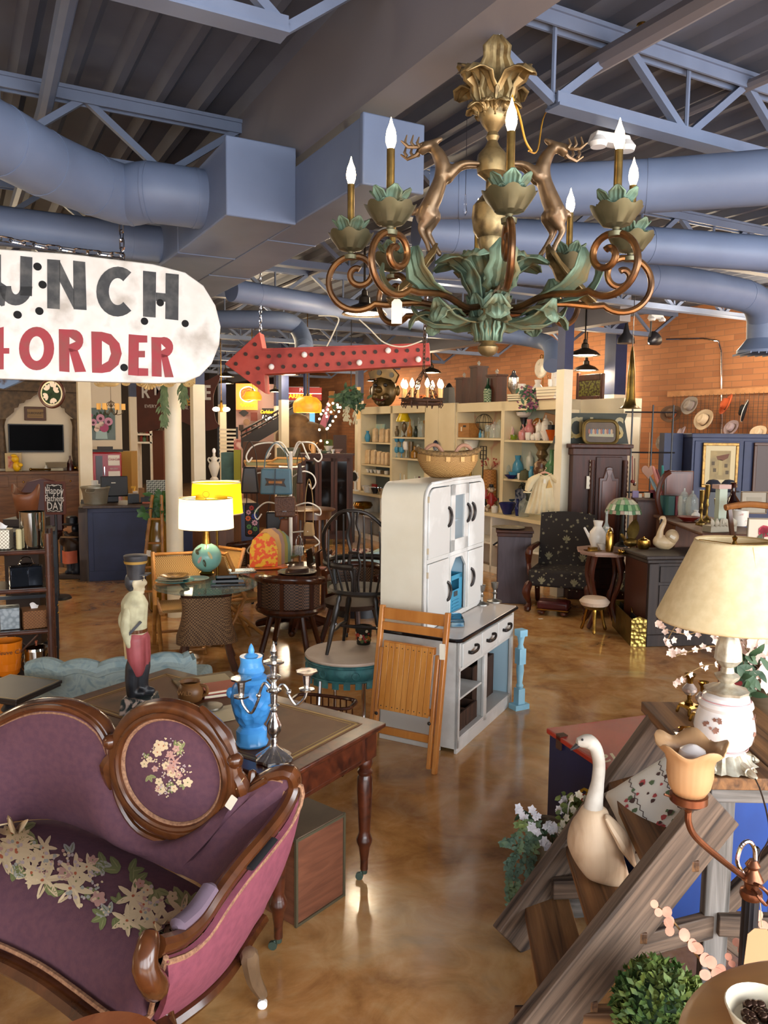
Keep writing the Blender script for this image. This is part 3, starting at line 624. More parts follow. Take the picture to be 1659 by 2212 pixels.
def seat(u,v):
 i=min(40,max(0,int(u*40)));j=min(40,i+1);f=u*40-i;a=Fr[i].lerp(Fr[j],f);b=Sb[i].lerp(Sb[j],f);p=a.lerp(b,v)
 z=.5-.085*max(0,1-v*3.2)**2+.035*sin(pi*min(1,v*1.05))-.02*v;return V((p.x,p.y,z-.08*(v<.001)))
q=MB();q.e9(seat,40,16,.06);q.b9('seat_cushion',PLUM,st)
FLC=[mat('yarn_cream','cdb794',.9),mat('yarn_pink','b58b80',.9),mat('yarn_sage','8a8a5e',.9),mat('yarn_blue','9a9a92',.9),mat('yarn_green','6f7548',.9),mat('yarn_rust','a85a3a',.9),mat('yarn_mauve','b3a0a0',.9)]
def E9(name,place,spec,par):
 q=MB()
 def blob(cx,cy,L,w,a,k,o=.0):
  q.k=k;n=8;P_=[]
  for i in range(n):
   t=2*pi*i/n;dx=L/2*(1+cos(t));dy=w/2*sin(t)*(1-.25*cos(t));P_.append(place(cx+dx*cos(a)-dy*sin(a),cy+dx*sin(a)+dy*cos(a),o))
  q.add(P_,[tuple(range(n-1,-1,-1))])
 for x,y,r,kind,col in spec:
  a0=rnd.random()*6
  if kind=='leaf':
   for j in range(2 if rnd.random()<.5 else 3):a=a0+j*.9;blob(x,y,r*1.5,r*.7,a,col,.0002);blob(x+r*.3*cos(a),y+r*.3*sin(a),r,r*.1,a,2 if col==4 else 4,.0006)
  elif kind=='lily':
   for j in range(6):blob(x,y,r*1.35,r*.42,a0+j*pi/3+.2*rnd.random(),col,.0009)
   blob(x-r*.1,y,r*.25,r*.2,a0,5,.0014)
  elif kind=='puff':
   for j in range(12):a=rnd.random()*6.3;d=r*rnd.random()**.5;blob(x+d*cos(a),y+d*sin(a),r*.33,r*.3,a,rnd.choice((col,0,6)),.0008+.0004*rnd.random())
  else:
   for j in range(5):blob(x,y,r,r*.85,a0+j*pi*.4,col,.0008)
   blob(x-r*.12,y,r*.28,r*.28,0,5 if rnd.random()<.4 else 4,.0013)
 return q.b9(name,FLC,par,flat=True)
sc_=[random.Random(k)for k in range(4)];rs=sc_[0];spec=[]
for i in range(92):
 t=rs.random();w=(rs.random()-.5);cx=-10+450*t;cy=1820+205*t
 wd=105*(1-.25*abs(2*t-1));x=cx-w*wd*.75;y=cy+w*wd
 edge=abs(w)>.33;kind=rs.choice(('leaf','leaf','pansy','leaf'))if edge else rs.choice(('lily','puff','pansy','leaf','lily','puff'))
 col={'leaf':rs.choice((4,2,4,3)),'lily':0,'puff':rs.choice((3,1,6)),'pansy':rs.choice((0,1,0))}[kind]
 spec.append((x,y,rs.uniform(17,32)*(1.15 if kind=='lily' else .62 if kind=='pansy' else .9),kind,col))
spec.sort(key=lambda s_:s_[3]!='leaf')
from mathutils.bvhtree import BVHTree
def on_mesh(o,off):
 me=o.data;tr=BVHTree.FromPolygons([tuple(v.co)for v in me.vertices],[tuple(p.vertices)for p in me.polygons]);iv=MX.Rotation(-SZ,4,'Z')
 eye=iv@(EYE-S0)
 def f(x,y,o_=0.):
  d=(iv@ray(x,y)).normalized();h=tr.ray_cast(eye,d)
  if h[0]is None:return eye+d*3.0
  n=h[1]if h[1].dot(d)<0 else-h[1];return h[0]+n*(off+o_)
 return f
seat_o=[c for c in st.children if c.name.startswith('seat_cushion')][0];med_o=[c for c in st.children if c.name.startswith('medallion_panel')][0]
E9('seat_embroidery',on_mesh(seat_o,.002),spec,st)
spec=[];rs=sc_[1]
for i in range(46):
 a=rs.random()*6.3;d=55*rs.random()**.6;kind=rs.choice(('leaf','pansy','pansy','puff'))if d>25 else rs.choice(('lily','puff','pansy'));spec.append((366+d*cos(a),1655+d*1.05*sin(a),rs.uniform(7,12),kind,{'leaf':rs.choice((4,2)),'lily':1,'puff':0,'pansy':rs.choice((0,1,0))}[kind]))
spec.sort(key=lambda s_:s_[3]!='leaf');E9('medallion_embroidery',on_mesh(med_o,.002),spec,st)
q=MB();pad=M9([A[5]+V((-.012,0,.035)),A[6]+V((-.012,0,.036)),A[7]+V((-.01,0,.034))],None,5);q.t9(pad,[.012]+[.03]*(len(pad)-2)+[.012],10,fl=.75);q.b9('arm_pad',mat('slate_mauve','6b5a68',.85,bump=.1,bsc=180),st)
bot=M9([lo(P(x,y,.26))for x,y in((560,1965),(528,2010),(488,2075),(430,2135),(340,2200),(310,2225))],None,5)
Ab=resamp(M9([T[-1]+V((.03,.01,-.03))]+[p+V((.02,0,-.025))for p in A],None,4),24);Bo=resamp(bot,24)
q=MB();q.e9(lambda u,v:Ab[int(round(u*24))].lerp(Bo[int(round(u*24))],v)+V((.03*sin(pi*v),0,0)),24,8,-.02);q.b9('arm_panel',ROSE,st)
q=MB();q.t9([p+V((.014,0,-.012))for p in Ab],.009,6);q.t9([p+V((.012,0,.01))for p in Bo],.009,6);q.t9([Ab[-1]+V((.01,0,0)),Bo[-1].lerp(Ab[-1],.5)+V((.012,-.015,0)),Bo[-1]+V((.01,0,0))],.009,6);q.b9('braid_trim',GIMP,st)
q=MB();q.t9([p+V((.005,0,-.035))for p in Bo],.036,8,fl=.7);fs=[p+V((0,0,-.095))for p in Fr];q.t9(fs,.052,8,fl=.6);q.b9('seat_frame',WALN,st)
q=MB();q.t9([p+V((0,-.012,-.038))for p in Fr],.009,6);q.b9('braid_trim',GIMP,st)
q=MB();c=Fr[-1];q.i9([fr+V((-.01,-.02,.03)),fr+V((0,-.055,-.02)),fr+V((0,-.01,-.11)),lo(P(318,2120,.42)),V((c.x,c.y,.28)),V((c.x-.0,c.y-.06,.12)),V((c.x,c.y-.1,.02))],[.032,.036,.04,.036,.05,.03,.025],12);q.b9('arm_post',WALN,st)
q=MB();f0=lo(P(567,2178));q.i9([V((f0 .x+.0,f0 .y-.1,.27)),V((f0 .x-.01,f0 .y-.05,.15)),V((f0 .x,f0 .y,.055))],[.034,.028,.02],8);rl=q.b9('rear_leg',W9('grey_wood','5d4a38','7d654c'),st)
q=MB();q.l9([(.018,-.008),(.018,.008)],14);o=q.b9('caster',mat('porcelain','e8e6e2',.2),st);o.location=(f0 .x,f0 .y,.018);o.rotation_euler=(pi/2,0,.4)
q=MB();q.t9([A[3]+V((.034,0,.0)),A[4]+V((.037,0,0))],.02,6,fl=.35,upv=(0,0,1));q.b9('steel_brace',mat('brace_steel','3a3a3c',.5,.6),st)
q=MB();q.t9([bk(541,1668)+V((0,-.05,0)),bk(527,1690)+V((0,-.06,0))],.0012,4);q.b9('tag_string',STRING,st)
c=bk(524,1711);q=MB();q.at(c+V((0,-.085,0)),ry=.55);q.p9(R9(.028,.055,.004),.002,XZ);q.b9('price_tag',PAPER,st)
MAH=W9('mahogany','2e130b','5a2a16',.34,3.5,(1,1,1),.02,.4);LEATH=mat('desk_leather','64391a',.55,c2='352013',sc=4,det=7,c3='6d4526',lo=.3,hi=.75);GILT=mat('gilt_tool','9a7a3c',.45,.4)
b_=V((-.55,-.835,0)).normalized();a_=V((-b_.y,b_.x,0))*-1;a_=V((-.835,.55,0)).normalized()
DZ=math.atan2(-a_.y,-a_.x);dc=V((.0,3.54,0));DL,DW=1.45,.72
dk=T9('writing_desk','old mahogany writing desk with tooled leather top and turned legs on casters','desk',dc+a_*(DL/2)+b_*(DW/2),DZ)
q=MB();q.box((0,0,.745),(DL+.03,DW+.03,.022));q.box((0,0,.728),(DL,DW,.016));q.b9('desk_top',MAH,dk,bev=.006)
q=MB();q.box((0,0,.7575),(DL-.13,DW-.13,.002));q.b9('leather_inset',LEATH,dk)
q=MB()
for i,w in((.075,.012),(.1,.004)):
 x,y=DL/2-i,DW/2-i;q.bx(-x,x,y-w,y,.7588,.7596).bx(-x,x,-y,-y+w,.7588,.7596).bx(x-w,x,-y,y,.7588,.7596).bx(-x,-x+w,-y,y,.7588,.7596)
q.b9('gilt_border',GILT,dk)
q=MB();x,y=DL/2-.03,DW/2-.03;q.bx(-x,x,-y,-y+.02,.59,.722).bx(-x,x,y-.02,y,.59,.722).bx(x-.02,x,-y,y,.59,.722).bx(-x,-x+.02,-y,y,.59,.722);q.b9('apron',MAH,dk)
q=MB();q.bx(x,x+.006,-y+.09,y-.09,.6,.712);q.bx(x+.004,x+.008,-y+.1,y-.1,.61,.615);q.b9('end_panel',MAH,dk,bev=.002)
LEG=[(.012,.045),(.018,.05),(.018,.1),(.026,.16),(.036,.185),(.038,.2),(.03,.22),(.026,.235),(.027,.25),(.037,.44),(.036,.5),(.03,.515),(.036,.525),(.036,.535),(.026,.545),(.034,.56),(.038,.575),(.034,.592),(.04,.6)]
l0=None
for i,j in((1,1),(1,-1),(-1,1),(-1,-1)):
 q=MB();q.l9(LEG,18);q.box((0,0,.66),(.075,.075,.125));l=q.b9('leg',MAH,dk);l.location=(i*(DL/2-.055),j*(DW/2-.055),0)
 q=MB();q.l9([(.014,.03),(.016,.05)],10);q.t9([(0,0,.04),(-.012,-.012,.03)],.008,6);q.at((-.016,-.016,.018),rx=pi/2,rz=.5);q.l9([(.018,-.007),(.018,.007)],14);q.b9('caster',mat('green_brass','4a5a50',.5,.6),l)
TZ=.7605
BLU=mat('blue_glass','3f8fd6',.22,c2='5aa6e4',sc=6,bump=.0);BLU2=mat('blue_glass_relief','4a98da',.25,c2='3a84c8',sc=28,kind='vor',bump=.9,lo=.1,hi=.7)
p=P(544,1606,TZ);t=T9('lidded_urn','sky blue pressed glass lidded urn standing on the desk','urn',p,.3);k=.78*mpp(3.3)/.00194*.00194
k=3.35/FPX
MB().l9([(34*k,0),(36*k,4*k),(32*k,12*k),(33*k,32*k),(26*k,40*k),(26*k,46*k)],28,rip=lambda w,t_:(1+.03*cos(10*w),0)).b9('foot',BLU,t)
q=MB();q.l9([(26*k,44*k),(34*k,56*k),(40*k,74*k),(44*k,98*k),(45*k,114*k),(42*k,128*k),(34*k,138*k),(30*k,142*k)],48,rip=lambda w,t_:(1+.03*sin(9*w+6*t_)*sin(pi*t_)+.02*sin(17*w-9*t_)*sin(pi*t_),0));q.b9('body',BLU2,t)
for s_ in(1,-1):q=MB();q.ell((s_*45*k,0,118*k),(9*k,9*k,12*k));q.b9('mask_handle',BLU,t)
q=MB();q.l9([(31*k,140*k),(33*k,150*k),(24*k,156*k),(28*k,164*k),(25*k,172*k),(24*k,174*k),(22*k,182*k),(24*k,196*k)],28,rip=lambda w,t_:(1+.05*abs(cos(6*w)),0));q.l9([(24*k,160*k),(25*k,172*k),(22*k,190*k),(12*k,200*k),(6*k,203*k),(7*k,208*k),(4*k,218*k),(0,224*k)],28);q.b9('lid',BLU,t)
SILV=mat('silver','e6e4e0',.24,1,c2='bcbab6',sc=20,bump=.5)
p=P(592,1640,TZ);t=T9('candelabra','ornate silver three branch candelabra standing at the front of the desk','candelabra',p,R(-10));k=3.15/FPX
q=MB();q.l9([(40*k,0),(40*k,6*k),(33*k,12*k),(22*k,20*k),(10*k,30*k),(7*k,36*k),(8*k,44*k),(6*k,50*k),(15*k,66*k),(16*k,80*k),(8*k,98*k),(5*k,108*k),(9*k,114*k),(6*k,118*k),(13*k,124*k),(7*k,128*k),(8*k,150*k),(16*k,156*k),(17*k,160*k),(7*k,164*k),(6*k,176*k),(14*k,186*k),(16*k,190*k),(6*k,194*k),(8*k,212*k),(22*k,219*k),(23*k,222*k),(9*k,224*k)],36,rip=lambda w,t_:(1+.09*cos(8*w)*(t_<.12)+.06*cos(10*w)*(t_>.2),0));q.b9('stem',SILV,t)
MB().l9([(6*k,222*k),(9*k,232*k),(4*k,236*k),(8*k,246*k),(5*k,256*k),(0,268*k)],16).b9('finial',SILV,t)
for s_,dz in((1,0),(-1,-26)):
 q=MB();q.t9(M9([(s_*8*k,0,(160)*k),(s_*22*k,0,172*k),(s_*34*k,0,(158+dz*.5)*k),(s_*36*k,0,(146+dz*.5)*k),(s_*52*k,0,(128+dz)*k),(s_*70*k,0,(144+dz)*k),(s_*75*k,0,(160+dz)*k)],None,5),3.2*k,8);q.ell((s_*35*k,0,(156+dz*.5)*k),6*k,10,8)
 q.l9([(3*k,158*k+dz*k),(16*k,162*k+dz*k),(17*k,166*k+dz*k),(6*k,168*k+dz*k),(9*k,196*k+dz*k),(22*k,202*k+dz*k),(23*k,206*k+dz*k),(8*k,206*k+dz*k)],24,at=(s_*75*k,0,0),rip=lambda w,t_:(1+.07*cos(8*w),0));q.b9('candle_arm',SILV,t)
p=P(303,1535,TZ);k=3.65/FPX;t=T9('soldier_statue','carved painted wooden soldier statue in tall black hat on marbled plinth','statue',p,0)
FL=mat('soldier_flesh','b9ad90',.55,c2='8f8266',sc=14);CRM=mat('soldier_cream','b7b08e',.6,c2='8d866a',sc=12,bump=.2);RED=mat('soldier_red','97474a',.5,c2='7c3638',sc=10);BLK=mat('soldier_black','1d1d20',.35,c2='35363a',sc=12);MARB=mat('plinth_marble','2c3636',.4,c2='b8a294',sc=9,dist=3,lo=.5,hi=.62,bump=.2)
def Z(y):return(1530-y)*k
def X(x):return(x-303)*k
q=MB();q.box((0,0,18*k),(74*k,78*k,36*k),taper=.86);q.b9('plinth',MARB,t,bev=.008)
q=MB()
for d,dx in((-.022,-4),(.022,12)):q.i9([(X(294+dx),d,Z(1490)),(X(293+dx),d,Z(1460)),(X(296+dx),d,Z(1430)),(X(298+dx),d,Z(1412))],[13*k,15*k,17*k,14*k],10);q.i9([(X(294+dx),d,Z(1488)),(X(314+dx),d,Z(1487))],[12*k,9*k],8)
q.b9('boots',BLK,t,rem=.006)
q=MB()
for d,dx in((-.022,0),(.022,6)):q.i9([(X(302+dx),d,Z(1436)),(X(300+dx),d,Z(1405)),(X(298+dx),d*.8,Z(1365))],[15*k,20*k,22*k],10)
q.ell((X(297),0,Z(1358)),(26*k,22*k,14*k));q.b9('breeches',RED,t,rem=.006)
q=MB();q.i9([(X(297),0,Z(1352)),(X(295),0,Z(1320)),(X(296),0,Z(1285)),(X(300),0,Z(1262))],[24*k,28*k,30*k,14*k],12);q.ell((X(272),0,Z(1325)),(13*k,17*k,24*k));q.b9('tunic',CRM,t,rem=.006)
q=MB();q.i9([(X(292),-.03,Z(1288)),(X(283),-.045,Z(1325)),(X(284),-.045,Z(1352)),(X(297),-.038,Z(1388))],[14*k,13*k,11*k,10*k],10);q.i9([(X(296),.03,Z(1288)),(X(306),.04,Z(1325)),(X(300),.035,Z(1350))],[13*k,12*k,10*k],8);q.b9('sleeves',CRM,t,rem=.006)
q=MB();q.ell((X(299),-.036,Z(1396)),(6*k,5*k,9*k))
for j in range(4):q.i9([(X(295+j*3),-.036,Z(1400)),(X(297+j*3),-.036,Z(1410))],[2.4*k,2*k],6)
q.i9([(X(304),-.038,Z(1392)),(X(307),-.038,Z(1402))],[2.6*k,2*k],6);q.b9('hand',FL,t)
q=MB();q.i9([(X(301),0,Z(1265)),(X(301),0,Z(1250))],[11*k,12*k],10);q.ell((X(301),0,Z(1240)),(19*k,15*k,23*k));q.ell((X(320),0,Z(1240)),(5*k,4*k,7*k));q.ell((X(316),0,Z(1224)),(5*k,9*k,4*k));q.ell((X(314),0,Z(1255)),(6*k,7*k,4*k));q.ell((X(311),0,Z(1262)),(7*k,7*k,5*k));q.ell((X(300),-15*k,Z(1240)),(4*k,3*k,7*k));q.b9('head',FL,t,rem=.005)
q=MB();q.ell((X(292),0,Z(1238)),(17*k,17*k,24*k));q.b9('hair',BLK,t)
q=MB()
for s_ in(-1,1):q.ell((X(315),s_*6*k,Z(1234)),(2.4*k,2.4*k,1.8*k),8,6)
q.b9('eyes',BLK,t)
q=MB();q.l9([(18*k,Z(1232)),(20*k,Z(1205)),(25*k,Z(1186)),(25.5*k,Z(1180)),(24*k,Z(1179)),(0,Z(1178))],24,at=(X(300),0,0));q.box((X(318),0,Z(1221)),(22*k,30*k,3*k));q.b9('shako_hat',BLK,t)
q=MB();q.l9([(24.3*k,Z(1197)),(25.6*k,Z(1191))],24,at=(X(300),0,0),cap=False);q.b9('gold_band',GILT,t)
q=MB();q.bar((X(316),-.05,Z(1322)),(X(290),-.055,Z(1350)),.012,.012);q.b9('sash',BLK,t);q=MB();q.l9([(25*k,Z(1350)),(25*k,Z(1342))],16,at=(X(297),0,0),cap=False);q.b9('belt',WALN,t)
q=MB();q.at((X(272),.02,Z(1390)),ry=-.06);q.box((0,0,0),(10*k,2*k,50*k));q.b9('paper_label',mat('buff_paper','b79a6a',.8),t)
p=P(412,1512,TZ);k=3.75/FPX;t=T9('pottery_jug','brown pottery jug with raised lettering on the desk behind the settee','jug',p)
JUG=mat('jug_brown','8a5e34',.35,c2='6f4826',sc=6);MB().l9([(24*k,0),(28*k,8*k),(29*k,22*k),(25*k,34*k),(21*k,38*k),(23*k,44*k),(21*k,43*k),(18*k,36*k)],28,cap=False,rip=lambda w,t_:(1+.12*max(0,cos(w-pi))**6*(t_>.6),0)).b9('jug_body',JUG,t);MB().l9([(0,1*k),(24*k,0)],24).b9('jug_base',JUG,t)
q=MB();q.t9(M9([(20*k,0,34*k),(36*k,-4*k,33*k),(38*k,-4*k,18*k),(27*k,0,10*k)],None,5),4*k,8);q.b9('handle',JUG,t)
X9('WILD',13*k,mat('jug_letter','a8794a',.4),t,(-6*k,-29*k,24*k),ext=.0015)
def book(p,w,d,h,cov,label,rz=0.,grp=None,pages=None,cat='book',rx=0.,ry=0.):
 t=T9('book',label,cat,p,rz,grp,rx,ry);q=MB();q.box((0,0,h-.0015),(w,d,.003));q.box((0,0,.0015),(w,d,.003));q.box((-w/2+.0015,0,h/2),(.003,d,h));q.b9('cover',cov,t);MB().box((.001,0,h/2),(w-.006,d-.008,h-.006)).b9('pages',pages or mat('pages','ded2b6',.8),t);return t
BKR=mat('book_salmon','b0573e',.6);BKM=mat('book_maroon','6a1f2a',.6)
p=P(478,1496,TZ);book(p,.21,.15,.02,BKM,'maroon book lying under the salmon book on the desk',.45);book(p+V((.0,0,.0215)),.2,.145,.016,BKR,'salmon covered book on top of the maroon book',.5)
p=P(448,1474,TZ);q=MB();q.bx(-.16,.16,-.12,.12,0,.008);t=T9('picture_frame','ornate pale wooden frame lying flat behind the salmon book','frame',p,.5);q.b9('frame',mat('pale_frame','8a7450',.6,c2='5d4c34',sc=15),t);MB().bx(-.12,.12,-.08,.08,.008,.011).b9('panel',mat('pale_panel','b8a680',.7),t)
p=P(492,1540,TZ);q=MB();q.bx(-.17,.17,-.1,.1,0,.0012);S9(q,'paper_sheet',mat('cream_paper_sheet','d8c9a4',.8),'cream paper sheet lying on the desk beside the urn','paper',p,.55)
p=P(350,1521,TZ);q=MB();q.ell((0,0,.012),(.02,.014,.012));q.ell((.012,0,.02),(.01,.008,.01));S9(q,'shell_ornament',mat('shell_pink','d8b8ac',.5),'tiny pink shell ornament beside the soldier plinth','ornament',p)
p=P(455,1530,TZ);q=MB();q.l9([(.05,0),(.06,.006),(.058,.014),(0,.016)],24);S9(q,'metal_tin',mat('dull_tin','5a5448',.35,.6),'low dark round tin on the desk behind the medallion','tin',p)
CR=W9('crate_pine','5a3220','7d4c34',.65,6,(.12,.12,1),.1);CRT=mat('crate_lid','4a3a2c',.6,c2='5d4a38',sc=5)
cA,cB=P(640,2003),P(742,1935);cd_=(cB-cA).normalized();cn=V((-cd_.y,cd_.x,0));cw=(cB-cA).length;chh=up(cA,1812)
t=T9('wooden_crate','old reddish wooden box with metal edges on the floor under the desk','box',cA+cd_*(cw/2)+cn*.24,math.atan2(cd_.y,cd_.x))
q=MB();q.bx(-cw/2,cw/2,-.24,.24,0,chh-.012);q.b9('box_body',CR,t,bev=.003);q=MB();q.bx(-cw/2-.003,cw/2+.003,-.243,.243,chh-.012,chh);q.b9('lid',CRT,t,bev=.003)
q=MB()
for i in(1,-1):
 for j in(1,-1):q.bar((i*cw/2,j*.24,.0),(i*cw/2,j*.24,chh),.012,.012)
 q.bar((-cw/2,i*.24,chh-.01),(cw/2,i*.24,chh-.01),.012,.012);q.bar((i*cw/2,-.24,chh-.01),(i*cw/2,.24,chh-.01),.012,.012);q.bar((-cw/2,i*.24,.006),(cw/2,i*.24,.006),.012,.012)
q.b9('edge_strip',mat('edge_tin','6a6450',.45,.6),t)
q=MB();q.box((0,0,0),(.05,.03,.002));S9(q,'price_tag',PAPER,'white paper tag lying on the crate under the desk','tag',P(628,1748,chh+.002),.4)
p=P(245,2215,.52);q=MB();q.l9([(.0,0),(.17,0),(.185,.012),(.17,.03),(0,.032)],36);t=T9('round_stool','round orange-brown wooden stool top at the bottom edge below the settee','stool',(p.x,p.y-.13,0));o=q.b9('stool_top',W9('stool_orange','8a4a26','a8643a',.35,3),t);o.location.z=.5
for k_ in range(3):q=MB();q.bar((.1*cos(k_*2.1),.1*sin(k_*2.1),.5),(.16*cos(k_*2.1),.16*sin(k_*2.1),0),.035,.035);q.b9('leg',WALN,t)
p=P(340,2192,.5);q=MB();q.bar((-.0,-.02,0),(.14,-.16,-.03),.06,.05);t=T9('armchair_arm',None,None,p)if 0 else S9(q,'chair_arm',MAH,'dark wooden chair arm poking in at the bottom beside the round stool','chair',(p.x+.01,p.y-.03,.5))
HA=.486301;HO=P(986,1630);hX=V((sin(HA),cos(HA),0));hN=V((cos(HA),-sin(HA),0));HZ=pi/2-HA
WPT=mat('cabinet_white','d4d4d0',.4,c2='c0bfba',sc=3.5,det=7,lo=.2,hi=.5,c3='d6d6d2');WSIDE=mat('cabinet_side','d9d2bf',.45,c2='cfc6b0',sc=2.5)  # WSIDE is the white paint with warm interior light put into its colour
INS=mat('cabinet_inside','a9c7d6',.5);HND=mat('dark_pull','2b2624',.35,.6);ENAM=mat('enamel_top','d9cfc6',.12,c2='cfc3ba',sc=2);EDGE=mat('black_enamel','0e0e10',.12)
hb=T9('kitchen_cabinet','white painted two tier kitchen cabinet with black pulls and an enamel worktop','cabinet',HO,HZ)
W,DP,HT=1.107,.575,.776
def hbx(q,x0,x1,y0,y1,z0,z1):return q.bx(x0,x1,y0,y1,z0,z1)
q=MB();q.bx(0,.02,0,DP,.03,HT-.03).bx(W-.02,W,0,DP,.03,HT-.03).bx(0,W,DP-.012,DP,.03,HT-.03).bx(.02,W-.02,.0,DP,.085,.1)
q.bx(0,W,0,.02,.0,.085).bx(0,.045,0,.02,.03,HT-.03).bx(W-.045,W,0,.02,.03,HT-.03).bx(.485,.545,0,.02,.06,.56).bx(0,W,0,.02,.545,.57).bx(0,W,0,.02,HT-.045,HT-.03).bx(.05,.49,.02,DP-.02,.335,.35).bx(.5,.53,.02,.06,.06,.56)
q.bx(.0,.02,.12,DP,0,.04).bx(W-.02,W,.1,DP,0,.04)
q.b9('base_carcass',WPT,hb,bev=.003)
q=MB();q.bx(W-.03,W-.021,.03,DP-.02,.1,.56).bx(.021,.03,.03,DP-.02,.1,.56).bx(.03,W-.03,DP-.022,DP-.013,.1,.56);q.b9('inside_lining',INS,hb)
q=MB();q.p9([(x+W/2,y+DP/2)for x,y in R9(W+.05,DP+.04,.04)],.018,MX.Translation((0,0,HT-.018)));q.b9('worktop',ENAM,hb,bev=.004)
q=MB();q.t9([V((x+W/2,y+DP/2,HT-.013))for x,y in R9(W+.055,DP+.045,.042)],.013,8,closed=True);q.b9('worktop_edge',EDGE,hb)
for x0,x1 in((.05,.385),(.395,.715),(.725,1.06)):
 q=MB();q.bx(x0,x1,-.014,.03,.575,.728);dr=q.b9('drawer',WPT,hb,bev=.005)
 q=MB();c=(x0+x1)/2-.02;q.t9(M9([(c-.055,-.012,.655),(c-.05,-.04,.652),(c+.03,-.045,.655),(c+.055,-.04,.68),(c+.055,-.012,.675)],None,4),.009,8,fl=1.3);q.b9('handle',HND,dr)
UY,UX0,UX1,UZ=.26,.0,W-.03,1.765
def shoulder(ins=0.):
 r=.115-ins;return[(UX0+ins,HT+.004),(UX1-ins,HT+.004)]+arc((UX1-ins-r,UZ-ins-r),r,0,pi/2,8)+arc((UX0+ins+r,UZ-ins-r),r,pi/2,pi,8)
q=MB();o_=shoulder();i_=shoulder(.018);n=len(o_);vs=[V((x,y,z))for y in(UY,DP)for x,z in o_]+[V((x,y,z))for y in(UY,DP)for x,z in i_]
fs=[]
for i in range(n):
 j=(i+1)%n;fs+=[(i,n+i,n+j,j),(2*n+i,2*n+j,3*n+j,3*n+i),(i,j,2*n+j,2*n+i),(n+i,3*n+i,3*n+j,n+j)]
q.add(vs,fs);q.b9('upper_case',WSIDE,hb)
q=MB();q.p9(i_,.01,XZ@MX.Translation((0,0,-DP+.002)));q.bx(.02,UX1-.02,UY+.03,DP-.01,1.24,1.255);q.bx(.39,.4,UY+.02,DP-.01,HT+.02,UZ-.03).bx(.725,.735,UY+.02,DP-.01,HT+.02,UZ-.03).bx(.4,.725,UY+.04,DP-.02,1.46,1.472);q.b9('back_panel',INS,hb)
q=MB();fr_=shoulder(.0);fi=[(x,z)for x,z in shoulder(.03)]
vs=[V((x,y,z))for y in(UY-.012,UY+.012)for x,z in fr_]+[V((x,y,z))for y in(UY-.012,UY+.012)for x,z in fi];q.add(vs,[tuple(reversed(f))if 0 else f for f in fs])
q.bx(.02,UX1-.02,UY-.012,UY+.012,HT+.004,HT+.04).bx(.02,UX1-.02,UY-.012,UY+.012,1.232,1.262);q.bx(.385,.402,UY-.012,UY+.012,HT,UZ-.02).bx(.722,.74,UY-.012,UY+.012,HT,UZ-.02)
q.t9([(.0+.1,UY-.01,UZ-.004),(.4,UY-.012,UZ+.004),(.42,UY-.012,UZ+.008),(UX1-.12,UY-.012,UZ+.006)],.012,8);q.b9('face_frame',WPT,hb,bev=.003)
def door(x0,x1,z0,z1,rc=None,glass=False,pull=None):
 if glass:
  q=MB();q.bx(x0,x1,UY-.022,UY-.004,z0,z0+.085).bx(x0,x1,UY-.022,UY-.004,z1-.075,z1).bx(x0,x0+.07,UY-.022,UY-.004,z0,z1).bx(x1-.07,x1,UY-.022,UY-.004,z0,z1);d=q.b9('glass_door',WPT,hb,bev=.003)
  MB().bx(x0+.06,x1-.06,UY-.014,UY-.011,z0+.08,z1-.07).b9('pane',mat('window_pane','c8d4d8',.05,al=.2),d)
 else:
  pts=[(x0,z0),(x1,z0)];r=.09
  pts+=(arc((x1-r,z1-r),r,0,pi/2,6)if rc=='r' else[(x1,z1)]);pts+=(arc((x0+r,z1-r),r,pi/2,pi,6)if rc=='l' else[(x0,z1)])
  q=MB();q.p9(pts,.018,XZ@MX.Translation((0,0,-UY+.004)));d=q.b9('door',WPT,hb,bev=.004)
 x,z,s=pull;q=MB();q.t9(M9([(x,UY-.02,z-.065),(x+s*.012,UY-.035,z-.05),(x+s*.026,UY-.04,z),(x+s*.012,UY-.035,z+.05),(x,UY-.02,z+.065)],None,4),.0085,8,fl=1.3);q.b9('handle',HND,d)
door(.035,.385,1.265,1.73,'l',pull=(.345,1.52,1));door(.405,.72,1.265,1.735,None,True,pull=(.69,1.52,1));door(.742,UX1-.035,1.265,1.73,'r',pull=(.785,1.52,1))
door(.035,.385,.815,1.23,pull=(.35,1.0,1));door(.742,UX1-.035,.815,1.23,pull=(.79,1.03,1))
q=MB();x0,x1,z0,z1,c=.402,.722,.815,1.235,.06
ou=[(x0,z0),(x1,z0),(x1,z1),(x0,z1)];
for pl in([(x0,z1),(x0,z1-.1),(x0+.02,z1-.1),(x0+.1,z1-.02),(x1-.1,z1-.02),(x1-.02,z1-.1),(x1,z1-.1),(x1,z1)],[(x0,z0),(x0+.02,z0),(x0+.02,z1-.1),(x0,z1-.1)],[(x1-.02,z0),(x1,z0),(x1,z1-.1),(x1-.02,z1-.1)]):q.p9(pl,.016,XZ@MX.Translation((0,0,-UY+.002)))
q.b9('cubby_surround',WPT,hb)
q=MB();
for z in(.87,1.16,1.32,1.66):
 q.box((.03,UY-.016,z),(.012,.012,.04));
q.b9('hinge',mat('old_hinge','b8aa90',.5,.5),hb)
def hp_(x,y,z):return HO+hX*x-hN*y+V((0,0,z))
TEAL=mat('teal_metal','3f8fae',.4,c2='357f9e',sc=5)
t=T9('teal_bin','teal metal file bin with label slot in the open cubby of white cabinet','bin',hp_(.575,.38,HT+.012),HZ)
